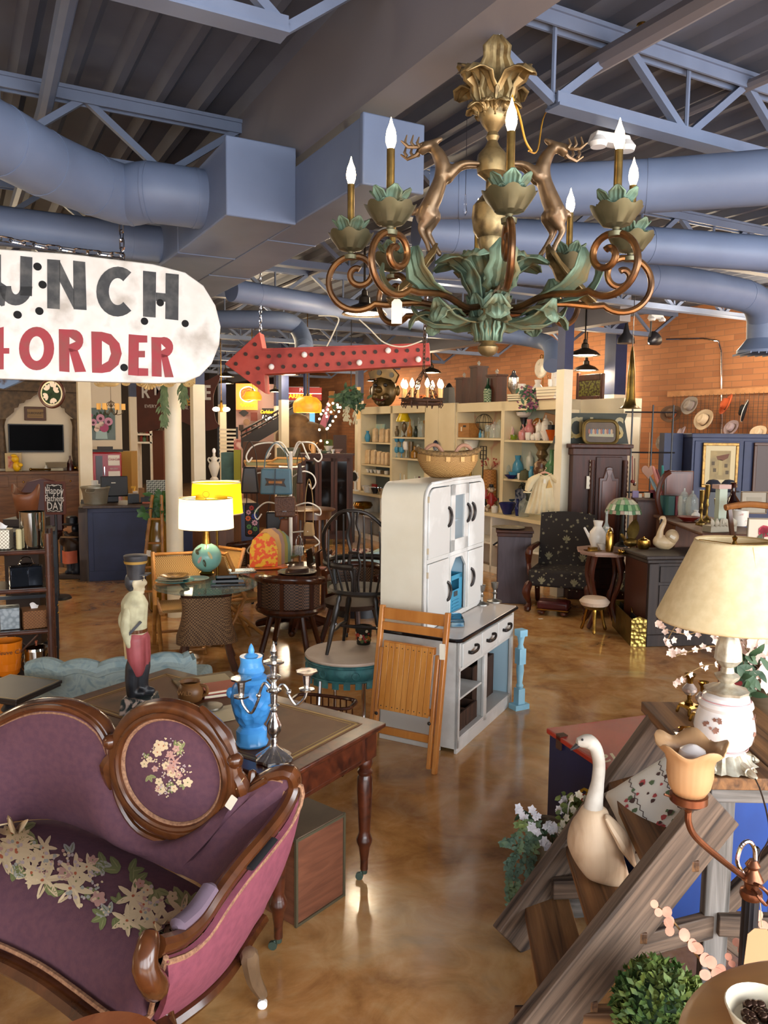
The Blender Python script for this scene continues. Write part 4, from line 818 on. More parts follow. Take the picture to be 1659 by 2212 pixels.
q=MB();w,d,h=.125,.11,.29;q.bx(-w,w,d-.004,d,0,h).bx(-w,-w+.004,-d,d,0,h).bx(w-.004,w,-d,d,0,h).bx(-w,w,-d,d,0,.005).bx(-w,w,-d-.0,-d+.004,0,h*.62).bx(-w,-w*.55,-d,-d+.004,h*.6,h).bx(w*.55,w,-d,-d+.004,h*.6,h).bx(-w,w,-d,-d+.004,h*.88,h);q.b9('bin_body',TEAL,t,bev=.002)
q=MB();q.bx(-.03,.03,-d-.006,-d,.135,.17);q.b9('label_holder',mat('label_steel','5d6a70',.4,.7),t)
q=MB()
for k in range(4):q.box((0,-d-.002,.03+.024*k),(.12,.008,.008))
q.b9('louvre_rib',TEAL,t)
def C9(p,h,r,m,label,grp=None,name='candlestick',prof=None,rz=0):
 t=T9(name,label,'candlestick',p,rz,grp);pr=prof or[(1,0),(.98,.06),(.5,.1),(.22,.18),(.2,.4),(.34,.46),(.22,.52),(.2,.62),(.4,.75),(.48,.95),(.52,1.),(.3,.99),(.28,.8)]
 cut=int(len(pr)*.55);MB().l9([(a*r,b*h)for a,b in pr[:cut+1]],22).b9('base',m,t);MB().l9([(a*r,b*h)for a,b in pr[cut:]],22,cap=False).b9('socket',m,t);return t
PEW=mat('pewter','8d8a84',.35,.85,c2='6f6c66',sc=8)
C9(P(1040,1306,HT),.155,.06,PEW,'pewter candlestick nearer of the pair on the white enamel worktop','pewter candlesticks on the cabinet')
C9(P(1068,1300,HT),.155,.06,PEW,'pewter candlestick further of the pair on the white enamel worktop','pewter candlesticks on the cabinet')
ICE=G9('ice_blue_glass','9fc6da',.08,1.4)
t=T9('glass_box','pale blue pressed glass covered dish on the near end of the worktop','dish',P(981,1347,HT+.001),HZ+.5);MB().p9(R9(.2,.13,.03),.035).b9('dish',ICE,t,bev=.006);q=MB();q.p9(R9(.19,.12,.03),.02,MX.Translation((0,0,.036)));q.b9('lid',ICE,t,bev=.006)
BASK=mat('willow','b08850',.7,kind='check',c2='7d5a2e',sc=90,st=(1,1,2.2),bump=.4);BASD=mat('willow_rim','8a6a3e',.75,c2='5d4526',sc=60,bump=.3);BAND=mat('pale_cane','c49a5c',.6)
p=hp_(.74,.42,UZ+.004);t=T9('willow_basket','oval woven willow basket with arched handles on top of white cabinet','basket',p,0.02)
bw,bd=.225,.15
def bas(w,t_):return 1
q=MB();q.l9([(.55,0),(.74,.03),(.9,.08),(.99,.13),(1.,.17),(.97,.17),(.94,.13),(.7,.035),(0,.02)],44,cap=False);
for i,v_ in enumerate(q.v):q.v[i]=V((v_.x*bw,v_.y*bd,v_.z))
q.b9('basket_body',BASK,t)
q=MB();q.t9([V((bw*cos(w),bd*sin(w),.172+.035*abs(cos(w))**4))for w in[2*pi*k/44 for k in range(44)]],.02,8,closed=True);q.b9('rim',BASD,t)
for s_ in(-1,1):q=MB();q.t9(M9([(s_*.035,-.1,.165),(s_*.07,-.09,.22),(s_*.105,-.08,.238),(s_*.145,-.07,.225),(s_*.185,-.05,.18)],None,5),.014,8);q.b9('handle',mat('pinkish_cane','9a7058',.6),t)
for w in(-2.3,-1.62,-1.15,-.7):q=MB();q.box((bw*1.01*cos(w),bd*1.02*sin(w),.15),(.03,.01,.06),rz=w+pi/2);q.b9('cane_band',BAND,t)
DKC=W9('dark_crate','2a1a12','4a3020',.7,4)
def crate(p,w,d,h,label,rz,name='wooden_crate',m=DKC,t_=.015,grp=None,cat='crate',letters=None):
 t=T9(name,label,cat,p,rz,grp);q=MB();q.bx(-w/2,w/2,-d/2,d/2,0,t_);q.b9('bottom',m,t)
 for x0,x1,y0,y1 in((-w/2,w/2,-d/2,-d/2+t_),(-w/2,w/2,d/2-t_,d/2),(-w/2,-w/2+t_,-d/2+t_,d/2-t_),(w/2-t_,w/2,-d/2+t_,d/2-t_)):q=MB();q.bx(x0,x1,y0,y1,t_,h);q.b9('side_board',m,t,bev=.002)
 if letters:X9(letters,h*.22,mat('crate_ink','6d4a38',.8),t,(0,-d/2-.001,h*.6),ext=.0005)
 return t
crate(hp_(.79,.33,.101),.44,.42,.31,'big dark old wooden crate in the right half of the white cabinet',HZ)
crate(hp_(.36,.17,.101),.2,.26,.12,'low dark divided wooden crate on the cabinet floor, further of two',HZ)
crate(hp_(.15,.17,.101),.2,.26,.12,'low dark wooden crate on the cabinet floor nearest the open corner',HZ)
crate(hp_(.3,.38,.351),.36,.26,.15,'dark wooden crate pushed to the back of the cabinet shelf',HZ)
q=MB();q.ell((0,0,.09),(.035,.03,.05));q.l9([(.02,0),(.012,.05),(.03,.06)],10);q.ell((.02,0,.13),(.02,.02,.02));S9(q,'copper_ornament',mat('copper_old','7d4e34',.35,.8),'small copper animal ornament on the cabinet shelf','ornament',hp_(.12,.1,.352))
p=P(1121,1530);SPB=mat('powder_blue','93c3d6',.5,c2='7fb2c8',sc=6)
t=T9('turned_post','powder blue turned wooden post standing at the far end of cabinet','post',p,.5)
q=MB();hs=up(p,1358);q.box((0,0,.02),(.13,.09,.04));q.box((0,0,.1),(.06,.06,.12));q.l9([(.022,.16),(.03,.18),(.02,.2),(.03,.3),(.022,.42),(.03,.44)],16);q.box((0,0,hs*.66),(.06,.06,.12));q.l9([(.028,hs*.66+.06),(.018,hs*.66+.09),(.03,hs*.66+.16),(.02,hs-.1),(.03,hs-.06)],16);q.box((0,0,hs-.03),(.07,.07,.05));q.b9('post_body',SPB,t)
OAK=W9('golden_oak','a8672c','c07f3e',.3,2.5,(1,1,.12),.03,.3);OAKD=W9('golden_oak_seat','b06e28','c98a42',.3,2.5,(1,1,.12),.03,.3);PIN=mat('dark_pin','1c1614',.4)
fA,fB=P(798,1560),P(938,1672)
f1=P(938,1672);f0=V((f1 .x,f1 .y,0))-(hN*.46);lean=V((0,0,0))
t=T9('folding_chair','folded golden oak slat chair leaning against the near side of white cabinet','chair',f0,math.atan2(hN.y,hN.x))
H1=.98;ly=.17;cw=.46
def fz(z):return ly*z/H1
for x in(0,cw):
 q=MB();q.bar((x,0,0),(x,fz(H1),H1),.03,.042,(0,-1,0));q.b9('back_leg',OAK,t,bev=.006)
 s_=1 if x==0 else-1;q=MB();q.bar((x+s_*.034,-.01,.03),(x+s_*.034,fz(.72)-.02,.72),.026,.036,(0,-1,0));q.b9('front_leg',OAK,t,bev=.005)
for z,h in((.93,.075),(.85,.055)):q=MB();q.box((cw/2,fz(z),z),(cw-.03,.018,h));q.b9('back_rail',OAK,t,bev=.004)
q=MB();q.box((cw/2,fz(.2),.2),(cw-.03,.02,.05));q.b9('stretcher',OAK,t,bev=.004)
for k in range(9):q=MB();x=.075+k*(cw-.15)/8;q.bar((x,fz(.34)-.042,.34),(x,fz(.76)-.042,.76),(cw-.15)/8-.002,.014,(0,-1,0));q.b9('seat_slat',OAKD,t,bev=.002)
q=MB();q.box((cw/2,fz(.74)-.028,.745),(cw-.1,.02,.045));q.box((cw/2,fz(.37)-.028,.37),(cw-.1,.02,.045));q.b9('seat_rail',OAK,t)
q=MB()
for k in range(9):
 x=.075+k*(cw-.15)/8
 for z in(.365,.735):q.ell((x,fz(z)-.05,z),.004,6,4)
q.b9('seat_screw',PIN,t)
for x in(.045,cw-.045):q=MB();q.ell((x,fz(.31)-.045,.31),(.012,.008,.012));q.b9('pivot_bolt',PIN,t)
q=MB();q.at((cw+.0,fz(.72)-.035,.75),rz=.3);q.p9(R9(.035,.1,.004),.001,XZ);q.b9('price_tag',PAPER,t)
WEA=W9('weathered_wood','2f231c','6d5542',.65,3,(1,1,1),.35);WEB=W9('weathered_brown','40291a','7d5a3c',.6,3,(1,1,1),.3);WEG=W9('grey_weathered','4a4640','7d776c',.7,3,(1,1,1),.3)
def B9_(par,name,m,a,b,w,t,upv=(0,0,1),bev=.004):
 a,b=V(a),V(b);d=b-a;L=d.length;dn=d.normalized();u=V(upv)
 if abs(dn.dot(u))>.98:u=V((0,1,0))
 sd_=dn.cross(u).normalized();u=sd_.cross(dn).normalized()
 o=MB().box((0,0,0),(L,w,t)).b9(name,m,par,bev=bev);m4=MX((dn,-sd_,u)).transposed().to_4x4();m4 .translation=(a+b)/2
 o.matrix_local=m4;return o
def gwood(name,c,c2,r=.65,sc=9,bump=.4):return mat(name,c,r,c2=c2,sc=sc,st=(.05,1,1),bump=bump,dist=.8,det=8,lo=.3,hi=.66)
W1=gwood('plank_dark','211711','75604f',sc=30);W2=gwood('plank_brown','3a2415','94683f',sc=24);W3=gwood('plank_grey','3f3c38','86807a',sc=28)
TB=.885
F0,K0=P(1131,2300,.0),P(1098,2058,.0);F1,K1=P(1556,1716,TB-.05),P(1432,1552,TB-.05)
ld=T9('step_ladder_table','weathered timber step ladder with a plank top and open braced frame','step ladder',(0,0,0))
st_w=.2
def strg(a,b,nm):
 up_=(V(b)-V(a)).normalized();B9_(ld,nm,W1,a,b,.05,st_w)
drop=V((0,0,.0))
strg(F0+V((0,0,.05)),F1+V((0,0,-.04)),'stringer');strg(K0+V((0,0,.05)),K1+V((0,0,-.04)),'stringer')
for t,m in((.2,W2),(.45,W2),(.72,W2)):
 a,b=F0 .lerp(F1,t),K0 .lerp(K1,t);ax=((F1+K1)-(F0+K0));ax.z=0;ax.normalize()
 B9_(ld,'tread',m,a+ax*.02+V((0,0,.0)),b+ax*.02,.19,.04)
cA,cB,cC=P(1385,1516,TB),P(1538,1682,TB),P(1760,1662,TB);e1=(cA-cB);e2=V((e1 .y,-e1 .x,0)).normalized()
L1=e1 .length;e1n=e1 .normalized()
for k,(o0,o1)in enumerate(((.0,.245),(.25,.5))):
 a=cB+e2*((o0+o1)/2);B9_(ld,'top_plank',W2,a+V((0,0,-.02)),a+e1n*L1+V((0,0,-.02)),o1-o0,.045)
B9_(ld,'top_plank',W3,cB+e2*.0+e1n*.02+V((0,0,-.065)),cB+e2*.5+e1n*.02+V((0,0,-.065)),.04,.05)
pa=cB+e2*.06+e1n*.06;pb=cB+e2*.42+e1n*.05;pc=cA+e2*.42-e1n*.06;pd=cA+e2*.1-e1n*.06
for p,m in((pa,W3),(pb,W3)):B9_(ld,'post',m,(p.x,p.y,0),(p.x,p.y,TB-.05),.09,.05)
fl0=F0 .lerp(F1,.3)
B9_(ld,'cross_rail',W1,(fl0 .x,fl0 .y+.04,.3),(pa.x,pa.y,.3),.04,.09);B9_(ld,'cross_rail',W1,(pa.x,pa.y-.03,.32),(pb.x,pb.y-.03,.32),.04,.08)
k0_=K0 .lerp(K1,.25);B9_(ld,'cross_rail',W1,(k0_.x,k0_.y-.04,.24),(k0_.x+.5,k0_.y-.0,.24),.04,.08)
B9_(ld,'brace',W1,(pa.x,pa.y,.33),(pb.x,pb.y,.75),.04,.07);B9_(ld,'brace',W1,(pa.x,pa.y,.3),(pb.x,pb.y,.02),.04,.08)
B9_(ld,'cross_rail',W2,(F0 .x-.02,F0 .y+.06,.1),(F0 .x+1.1,F0 .y+.1,.1),.05,.1)
SW=mat('decoy_wood','cdb496',.55,c2='8a6a4c',sc=22,st=(1,.25,.12),det=8,dist=.6,bump=.25,lo=.42,hi=.8,c3='c0a587');SWN=mat('decoy_white','c9c4ba',.5,c2='a39a8e',sc=8,det=6,bump=.1)
sd_=2.86;k=sd_/FPX
def Dq(x,y,dy=0.):return D(x,y,sd_+dy)
t=T9('swan_decoy','carved bare wood swan decoy with white neck sitting on the ladder steps','decoy',D(1305,1900,sd_));o0=t.location.copy()
def q_(x,y,dy=0.):return Dq(x,y,dy)-o0
q=MB();q.i9([q_(1282,1772),q_(1280,1815),q_(1305,1862),q_(1352,1906)],[.068,.098,.09,.02],18,fl=1.0,sub=6);q.b9('body',SW,t,rem=.009)
q=MB()
for(x0,y0,x1,y1)in((1258,1775,1300,1880),(1275,1765,1325,1890),(1245,1800,1290,1880)):
 pass
for s_ in(-1,1):q=MB();q.i9([q_(1318,1775,s_*.06),q_(1345,1815,s_*.075),q_(1372,1870,s_*.05)],[.03,.05,.012],10,fl=.45);q.b9('wing',SW,t)
q=MB();q.i9([q_(1280,1764),q_(1283,1735),q_(1291,1690),q_(1294,1650),q_(1287,1617),q_(1272,1602),q_(1256,1602)],[.046,.034,.024,.023,.024,.028,.022],14,sub=5);q.b9('neck',SWN,t)
q=MB();q.i9([q_(1255,1602),q_(1246,1611),q_(1234,1619)],[.017,.012,.005],10,fl=.8);q.b9('beak',mat('beak_black','2c2a2c',.4),t)
for s_ in(-1,1):q=MB();q.ell(q_(1258,1598,s_*.019),.0045,8,6);q.b9('eye',BLACK,t)
p=Dq(1418,1748,.12);nrm=V((-.68,-.42,.6)).normalized();ux=V((.55,-.25,.62));ux=(ux-nrm*ux.dot(nrm)).normalized();uy=nrm.cross(ux)
t=T9('pillow','white embroidered pillow with tan back wedged between the ladder stringers','pillow',p);t.matrix_world=MX((ux,uy,nrm)).transposed().to_4x4();t.location=p
def pil(s_):return lambda u,v:((u-.5)*.36*(1-.06*sin(pi*v)),(v-.5)*.36*(1-.06*sin(pi*u)),s_*.075*(max(0,sin(pi*u)*sin(pi*v))**.4))
MB().e9(pil(1),18,18).b9('pillow_front',mat('pillow_white','dcd8ce',.8,bump=.15,bsc=30),t);MB().e9(pil(-1),18,18).b9('pillow_back',mat('pillow_tan','8f7c62',.85,bump=.1,bsc=60),t)
q=MB();cols=[mat('stitch_red','a8484a',.8),mat('stitch_green','56684a',.8),mat('stitch_brown','4a3430',.8)];pf=pil(1);rs=random.Random(5)
for i in range(44):
 u,v=rs.uniform(.12,.88),rs.choice((rs.uniform(.12,.3),rs.uniform(.45,.75)));c=V(pf(u,v));a=rs.random()*6;q.k=i%3;L=rs.uniform(.008,.02)
 q.add([c+V((L*cos(a+w)*(1 if j%2 else .6),L*sin(a+w)*.6,.004))for j,w in enumerate([2*pi*j/6 for j in range(6)])],[(0,1,2,3,4,5)])
q.k=2
for off in(.4,.8):q.t9([V(pf(off+.015*(-1)**j,j/24))+V((0,0,.003))for j in range(2,23)],.0018,4)
q.b9('embroidery',cols,t,flat=True)
LSH=mat('linen_shade','d9c8a0',.85,c2='cdba90',sc=30);LMET=mat('antique_white_metal','c4c2b2',.4,.45,c2='9a8a72',sc=22,bump=.3,lo=.35,hi=.7);LGL=mat('painted_glass','e2dedb',.2,c2='d5d2d2',sc=2,coat=.5);LROSE=mat('lamp_rose','a88070',.5,c2='7d5648',sc=20);PINK=mat('pink_band','c08a8c',.4)
lp=P(1560,1652,TB+.003);k=lp.y/FPX*1.01
t=T9('table_lamp','white painted glass and metal table lamp with large cream cone shade on plank top','lamp',lp,.2)
zz=lambda y:up(lp,y)-lp.z
q=MB();a,b,c=zz(1340),zz(1168),0;rb,rt=152*k,80*k
q.l9([(rt,b),(rt+.001,b-.008),(rb,a+.01),(rb+.001,a)],48,cap=False);q.b9('shade',LSH,t,sol=.003)
q=MB();q.t9([V((rt*cos(w),rt*sin(w),b))for w in[2*pi*j/40 for j in range(40)]],.003,6,closed=True);q.t9([V((rb*cos(w),rb*sin(w),a))for w in[2*pi*j/48 for j in range(48)]],.003,6,closed=True);w=-1.75;q.t9([(rt*cos(w),rt*sin(w),b),(rb*cos(w),rb*sin(w),a)],.002,5);q.b9('shade_trim',mat('shade_trim','b59a6c',.8),t)
q=MB();q.l9([(.004,b-.03),(.012,b-.015),(.006,b),(.01,b+.012),(0,b+.022)],14);q.t9([(0,0,zz(1330)),(0,0,b-.01)],.004,6)
for j in range(3):q.t9([(0,0,b-.012),(rt*cos(j*2.1),rt*sin(j*2.1),b-.01)],.0018,5)
q.b9('finial',BRASS,t)
q=MB();q.l9([(r*k,zz(y))for r,y in((26,1498),(44,1494),(46,1488),(20,1480),(14,1474),(24,1464),(26,1458),(14,1452),(12,1440),(18,1436),(28,1424),(26,1400),(20,1378),(16,1370),(20,1362),(22,1356),(14,1350),(13,1340),(22,1334),(22,1330),(8,1326))],28,rip=lambda w,t_:(1+.05*cos(8*w),0));q.b9('metal_column',LMET,t)
q=MB();q.l9([(r*k,zz(y))for r,y in((40,1625),(44,1612),(58,1596),(64,1570),(60,1545),(54,1528),(58,1520),(56,1512),(50,1508),(48,1500),(40,1494))],40);q.b9('glass_body',LGL,t)
for y,r in((1608,51),(1509,52)):q=MB();q.l9([(r*k,zz(y+1.5)),(r*k*1.012,zz(y)),(r*k,zz(y-1.5))],40,cap=False);q.b9('pink_band',PINK,t)
q=MB();rs=random.Random(9)
for a0 in(-2.6,-.75):
 for i in range(11):
  w=a0+rs.uniform(-.32,.32);y=rs.uniform(1538,1592);r=(58+5*sin((y-1538)/54*pi))*k*1.01;c=V((r*cos(w),r*sin(w),zz(y)));rr=rs.uniform(.006,.013);n_=V((cos(w),sin(w),0));tn=V((-sin(w),cos(w),0))
  q.add([c+n_*.002+(tn*cos(2*pi*j/10)+V((0,0,1))*sin(2*pi*j/10))*rr*(1 if j%2 else .65)for j in range(10)],[tuple(range(10))])
q.b9('painted_flowers',LROSE,t,flat=True)
q=MB();q.l9([(r*k,zz(y))for r,y in((70,1648),(58,1640),(50,1630),(44,1622),(42,1618))],40,rip=lambda w,t_:(1+.08*cos(14*w),0))
for j in range(5):
 w=j*2*pi/5-1.3;o=V((cos(w),sin(w),0));tn=V((-sin(w),cos(w),0));q.i9([o*50*k+V((0,0,zz(1636))),o*72*k+V((0,0,zz(1644))),o*84*k+V((0,0,.008))],[.016,.016,.009],8)
 for s_ in(-1,1):q.t9([o*(70*k)+tn*s_*(.012+.012*cos(f))+V((0,0,.02+.012*sin(f)))for f in[2*pi*i/10 for i in range(11)]],.004,6)
q.b9('footed_base',LMET,t)
q=MB();q.t9(M9([lp+V((.09,.03,.005)),P(1640,1700,TB+.004),P(1653,1790,TB-.06)-V((0,.03,0)),P(1640,1850,.6),P(1636,1905,.5)],None,4),.003,6);o=S9(q,'electric_cord',mat('brown_cord','3a2a20',.5),'thin brown lamp cord with inline switch hanging down the plank post','cord')
q=MB();c=P(1632,1842,.6);q.p9(R9(.02,.05,.006),.015,XZ@MX.Identity(4));q=q.b9('switch',BLACK,o);q.location=c
PRL=mat('pearl_inlay','cfc4b8',.25,.5,c2='b09c94',sc=30)
def pearl(p,h,label):
 t=T9('candlestick',label,'candlestick',p,.5,'pearl inlaid candlesticks');q=MB();q.box((0,0,.035*h/.17),(.062,.062,.012),taper=.9)
 for i in(1,-1):
  for j in(1,-1):q.i9([(i*.028,j*.028,.03),(i*.033,j*.033,.006)],[.007,.008],6)
 q.l9([(.016,.04),(.02,.05),(.008,.062),(.009,.078),(.016,.085)],16);q.b9('base',BRASS,t)
 MB().l9([(.018,.085),(.031,.1),(.031,.112),(.012,.135)],20).b9('bowl',PRL,t);MB().l9([(.013,.135),(.014,.155),(.024,.172),(.025,.175),(.016,.17),(.01,.15)],20,cap=False).b9('socket',BRASS,t)
 q=MB();q.at((.03,-.035,.05),rz=.6,rx=.3);q.p9(R9(.03,.04,.003),.001,XZ);q.b9('price_tag',PAPER,t);return t
pearl(P(1487,1540,TB+.003),.17,'pearl inlaid brass candlestick at the back edge of the plank top');pearl(P(1516,1560,TB+.003),.17,'pearl inlaid brass candlestick closest to the glass lamp body')
AMB=G9('amber_glass','b8863c',.06,1.4)
p=P(1500,1600,TB+.003);q=MB();q.l9([(.0,.004),(.06,.004),(.066,.02),(.082,.024),(.084,.03),(.062,.028),(.056,.01),(0,.008)],8,cap=False);S9(q,'amber_dish',AMB,'octagonal amber glass ashtray on plank beside the lamp','dish',p,.3,ang=20)
fp=D(1618,2000,2.05);fb=V((fp.x,fp.y,0));t=T9('floor_lamp','copper armed floor lamp with frosted peach tulip shade and black fluted pole','lamp',fb);CPP=mat('copper_arm','8a5a40',.3,.85,c2='6d4634',sc=14)
def lf(x,y,dep=2.05):return D(x,y,dep)-fb
zp=lf(1618,1932).z
q=MB();q.l9([(.021,.04),(.021,zp)],24,rip=lambda w,t_:(1+.05*(1 if cos(12*w)>0 else-1),0));q.b9('fluted_pole',mat('pole_black','1c1f26',.4,.3),t);q=MB();q.l9([(.14,0),(.14,.015),(.05,.04),(.022,.05)],28);q.b9('base',BLACK,t)
q=MB();q.l9([(.026,zp-.01),(.03,zp),(.028,zp+.012),(.018,zp+.02),(.02,zp+.035),(.03,zp+.045),(.022,zp+.06),(.014,zp+.075),(.02,zp+.085),(.01,zp+.1)],20);q.b9('pole_collar',CPP,t)
q=MB();c=lf(1612,1855);q.t9(M9([c+V((-.004,0,-.045)),c+V((-.024,0,-.01)),c+V((-.016,0,.035)),c+V((.004,0,.05)),c+V((.02,0,.03)),c+V((.024,0,-.01)),c+V((.01,0,-.04))],None,4),.006,8);q.b9('top_hook',CHROME,t)
q=MB();pts=[lf(1604,1892),lf(1570,1866,1.99),lf(1528,1832,1.94),lf(1498,1802,1.91),lf(1487,1775,1.9),lf(1487,1752,1.9)];q.t9(M9(pts,None,5),.0085,10);q.b9('copper_arm',CPP,t)
q=MB();c=lf(1640,1935,2.0);q.t9(M9([lf(1620,1908),c+V((.0,0,.028)),c+V((.028,0,.0)),c+V((.02,0,-.025)),c+V((-.004,0,.0)),lf(1622,1916)],None,4),.005,8);q.b9('loop_key',CPP,t)
sc0=lf(1486,1754,1.9);q=MB();q.l9([(.008,0),(.012,.01),(.03,.018),(.046,.03),(.046,.048),(.04,.05)],24,at=sc0);q.t9([sc0+V((-.046,0,.04)),sc0+V((-.062,0,.046))],.003,6);q.b9('shade_holder',CPP,t)
q=MB();q.l9([(.036,.045),(.05,.07),(.056,.1),(.056,.13),(.06,.155),(.075,.178)],60,at=sc0,cap=False,rip=lambda w,t_:(1+.012*cos(36*w)+0.35*max(0,t_-.6)+.14*max(0,t_-.5)*cos(5*w),.022*max(0,t_-.5)*cos(5*w+.6)));q.b9('tulip_shade',mat('peach_glass','d2a578',.35,tr=.25,c2='c89a6c',sc=4),t,sol=.003)
MB().l9([(.012,.05),(.014,.09),(.034,.12),(.037,.14),(.03,.163),(.012,.174),(0,.176)],20,at=sc0+V((.004,0,0))).b9('light_bulb',mat('white_bulb','efe6e2',.15),t)
q=MB();q.t9([lf(1642,1948,2.),lf(1646,2003,1.96)],.0012,4);q.b9('tag_string',STRING,t);c=lf(1637,2048,1.95);q=MB();q.at(c,ry=.06);q.p9([(-.032,-.055),(.032,-.055),(.032,.038),(.016,.055),(-.016,.055),(-.032,.038)],.0015,XZ);q.b9('paper_tag',mat('kraft_tag','b08f68',.8),t)
NVB=mat('cooler_blue','121c4a',.35,c2='0f1840',sc=4);BRB=mat('cooler_side','1d4690',.45,c2='183c80',sc=4);RLD=mat('cooler_red','b8341f',.4,c2='a52d1c',sc=4,bump=.05);LETW=mat('letter_cream','e0b8a0',.5)
cN,cL=P(1408,2040),P(1179,1826);cl_=(cL-cN).normalized();cr_=V((cl_.y,-cl_.x,0));cln=(cL-cN).length;ch_=up(cL,1585);cwid=.62
t=T9('red_lid_cooler','navy and blue metal drinks cooler with red lid behind the step ladder','cooler',cN,math.atan2(cl_.y,cl_.x))
q=MB();q.bx(0,cln,-cwid,0,0,ch_);q.b9('cooler_body',NVB,t,bev=.006);q=MB();q.bx(-.003,0,-cwid+.01,-.01,.01,ch_-.02);q.b9('end_panel',BRB,t)
q=MB();q.bx(-.012,cln+.012,-cwid-.012,.012,ch_,ch_+.028);q.b9('lid',RLD,t,bev=.006)
for xx in(cln*.88,cln*.3):q=MB();q.bx(xx-.02,xx+.02,.001,.012,ch_-.04,ch_+.03);q.bx(xx-.02,xx+.02,-.03,.014,ch_+.028,ch_+.033);q.b9('hinge',mat('rust_hinge','5a3a2a',.7,.3),t)
X9('Victoria',.17,LETW,t,(cln*.5,-cwid*.46,ch_+.0285),(0,0,pi/2),ext=.0008,shear=.35);q=MB();q.bx(cln*.2,cln*.8,-cwid*.46+.11-.24,-cwid*.46+.12-.24,ch_+.028,ch_+.0292);q.b9('underline',LETW,t)
q=MB();cx_,cz_=cln*.56,ch_*.52;mg=MX(((-1,0,0,cx_),(0,0,1,0.),(0,1,0,cz_),(0,0,0,1)))
GLD=mat('crown_gold','c8a028',.5);CRD=mat('crown_red','98242a',.5)
q.k=0;q.p9([(-.07,0),(.07,0),(.07,.03),(-.07,.03)],.003,mg)
for s_ in(-1,-.45,.45,1):q.p9([(s_*.06-.008,.03),(s_*.06+.008,.03),(s_*.1+.006,.1),(s_*.055,.135),(s_*.055,.12),(s_*.085,.095)],.003,mg)
q.p9([(-.1,.1),(-.05,.14),(0,.15),(.05,.14),(.1,.1),(.05,.128),(0,.136),(-.05,.128)],.003,mg);q.p9([(-.012,.03),(.012,.03),(.008,.15),(-.008,.15)],.003,mg)
q.k=1;q.p9([(-.055,.03),(.055,.03),(.085,.095),(0,.13),(-.085,.095)],.002,mg);q.b9('crown_emblem',[GLD,CRD],t,flat=True)
p=D(1640,1600,4.1);t=T9('red_crate_cooler','dark red metal cooler with white gothic lettering at the right edge behind the vase','cooler',(p.x+.12,p.y,0),-.35);DR=mat('cooler_dark_red','7d1f22',.45,c2='6d1a1e',sc=4);zt2=up(p,1440)
q=MB();q.bx(-.3,.5,0,.5,0,zt2-.03);q.b9('cooler_body',DR,t,bev=.006);MB().bx(-.31,.51,-.01,.51,zt2-.03,zt2).b9('lid',DR,t,bev=.006);X9('Corona',.16,mat('letter_white','d8cfc8',.5),t,(.06,-.001,zt2-.2),ext=.001,off=.002);X9('TRADE MARK',.03,MATS['letter_white'],t,(.0,-.001,zt2-.08),ext=.001)
POT=mat('brown_stoneware','6a5844',.6,c2='54442f',sc=5,st=(.4,.4,5),bump=.1)
p=D(1660,1600,3.55);t=T9('stoneware_vase','big brown ridged stoneware vase at the right edge behind the table lamp','vase',(p.x,p.y,0));zt3=up(p,1452)
q=MB();q.l9([(.1,0),(.13,.1),(.15,.3)]+[(.15+.008*(j%2)+.012*sin(j/9*pi),.3+(zt3-.42)*j/18)for j in range(19)]+[(.12,zt3-.07),(.07,zt3-.03),(.075,zt3),(.06,zt3)],32);q.b9('vase_body',POT,t)
BLO=mat('blossom','e3c3b0',.7,c2='e8d6cc',sc=40);STM=mat('twig','7d6038',.7);GRN=mat('leaf_green','3f5a3a',.6,c2='2f4630',sc=12);SAGE=mat('eucalyptus','5d7460',.65,c2='8a9a58',sc=9,lo=.45,hi=.7)
def P9(q,c,r,nrm=None,tilt=.25,n=5):
 nrm=V(nrm or(rnd.uniform(-1,1),-1,rnd.uniform(-.3,1))).normalized();a=nrm.orthogonal().normalized();b=nrm.cross(a);w0=rnd.random()*6
 for j in range(n):
  w=w0+2*pi*j/n;d=a*cos(w)+b*sin(w);s=nrm.cross(d);q.add([c,c+d*r*.55+s*r*.38+nrm*r*tilt,c+d*r+nrm*r*tilt*1.4,c+d*r*.55-s*r*.38+nrm*r*tilt],[(0,1,2,3)])
t=T9('blossom_branch','spray of tiny pale blossoms on thin twigs behind the table lamp','flowers',(p.x,p.y,zt3-.04));b0=V((p.x,p.y,zt3-.04))
q=MB();f=MB()
for pts in(((1600,1440),(1540,1372),(1480,1370),(1423,1355)),((1600,1440),(1530,1350),(1470,1345),(1440,1385)),((1610,1430),(1560,1400),(1500,1405),(1455,1418)),((1600,1440),(1560,1380),(1500,1350),(1450,1340)),((1620,1420),(1580,1400),(1545,1378)),((1630,1440),(1600,1380),(1580,1345)),((1625,1450),(1560,1440),(1520,1438),(1462,1470))):
 W_=[D(x,y,3.55-.5*(i/3)+.05*rnd.random())for i,(x,y)in enumerate(pts)];W_[0]=b0;s=M9(W_,None,6);q.t9([v-b0 for v in s],.0022,5)
 for v in s[6::2]+[s[-1]]*2:P9(f,v-b0+V((rnd.uniform(-.02,.02),0,rnd.uniform(-.02,.02))),.016)
q.b9('twigs',STM,t);f.b9('blossoms',BLO,t,flat=True)
t=T9('silk_flowers','bunch of large pale peach silk blossoms with dark leaves at the right edge','flowers',b0);q=MB();f=MB();s_=MB()
for i in range(46):
 x,y=rnd.gauss(1640,22),rnd.uniform(1330,1480);y=y if x<1690 else 1400;P9(f,D(x,y,3.4+.2*rnd.random())-b0,rnd.uniform(.03,.05),n=6)
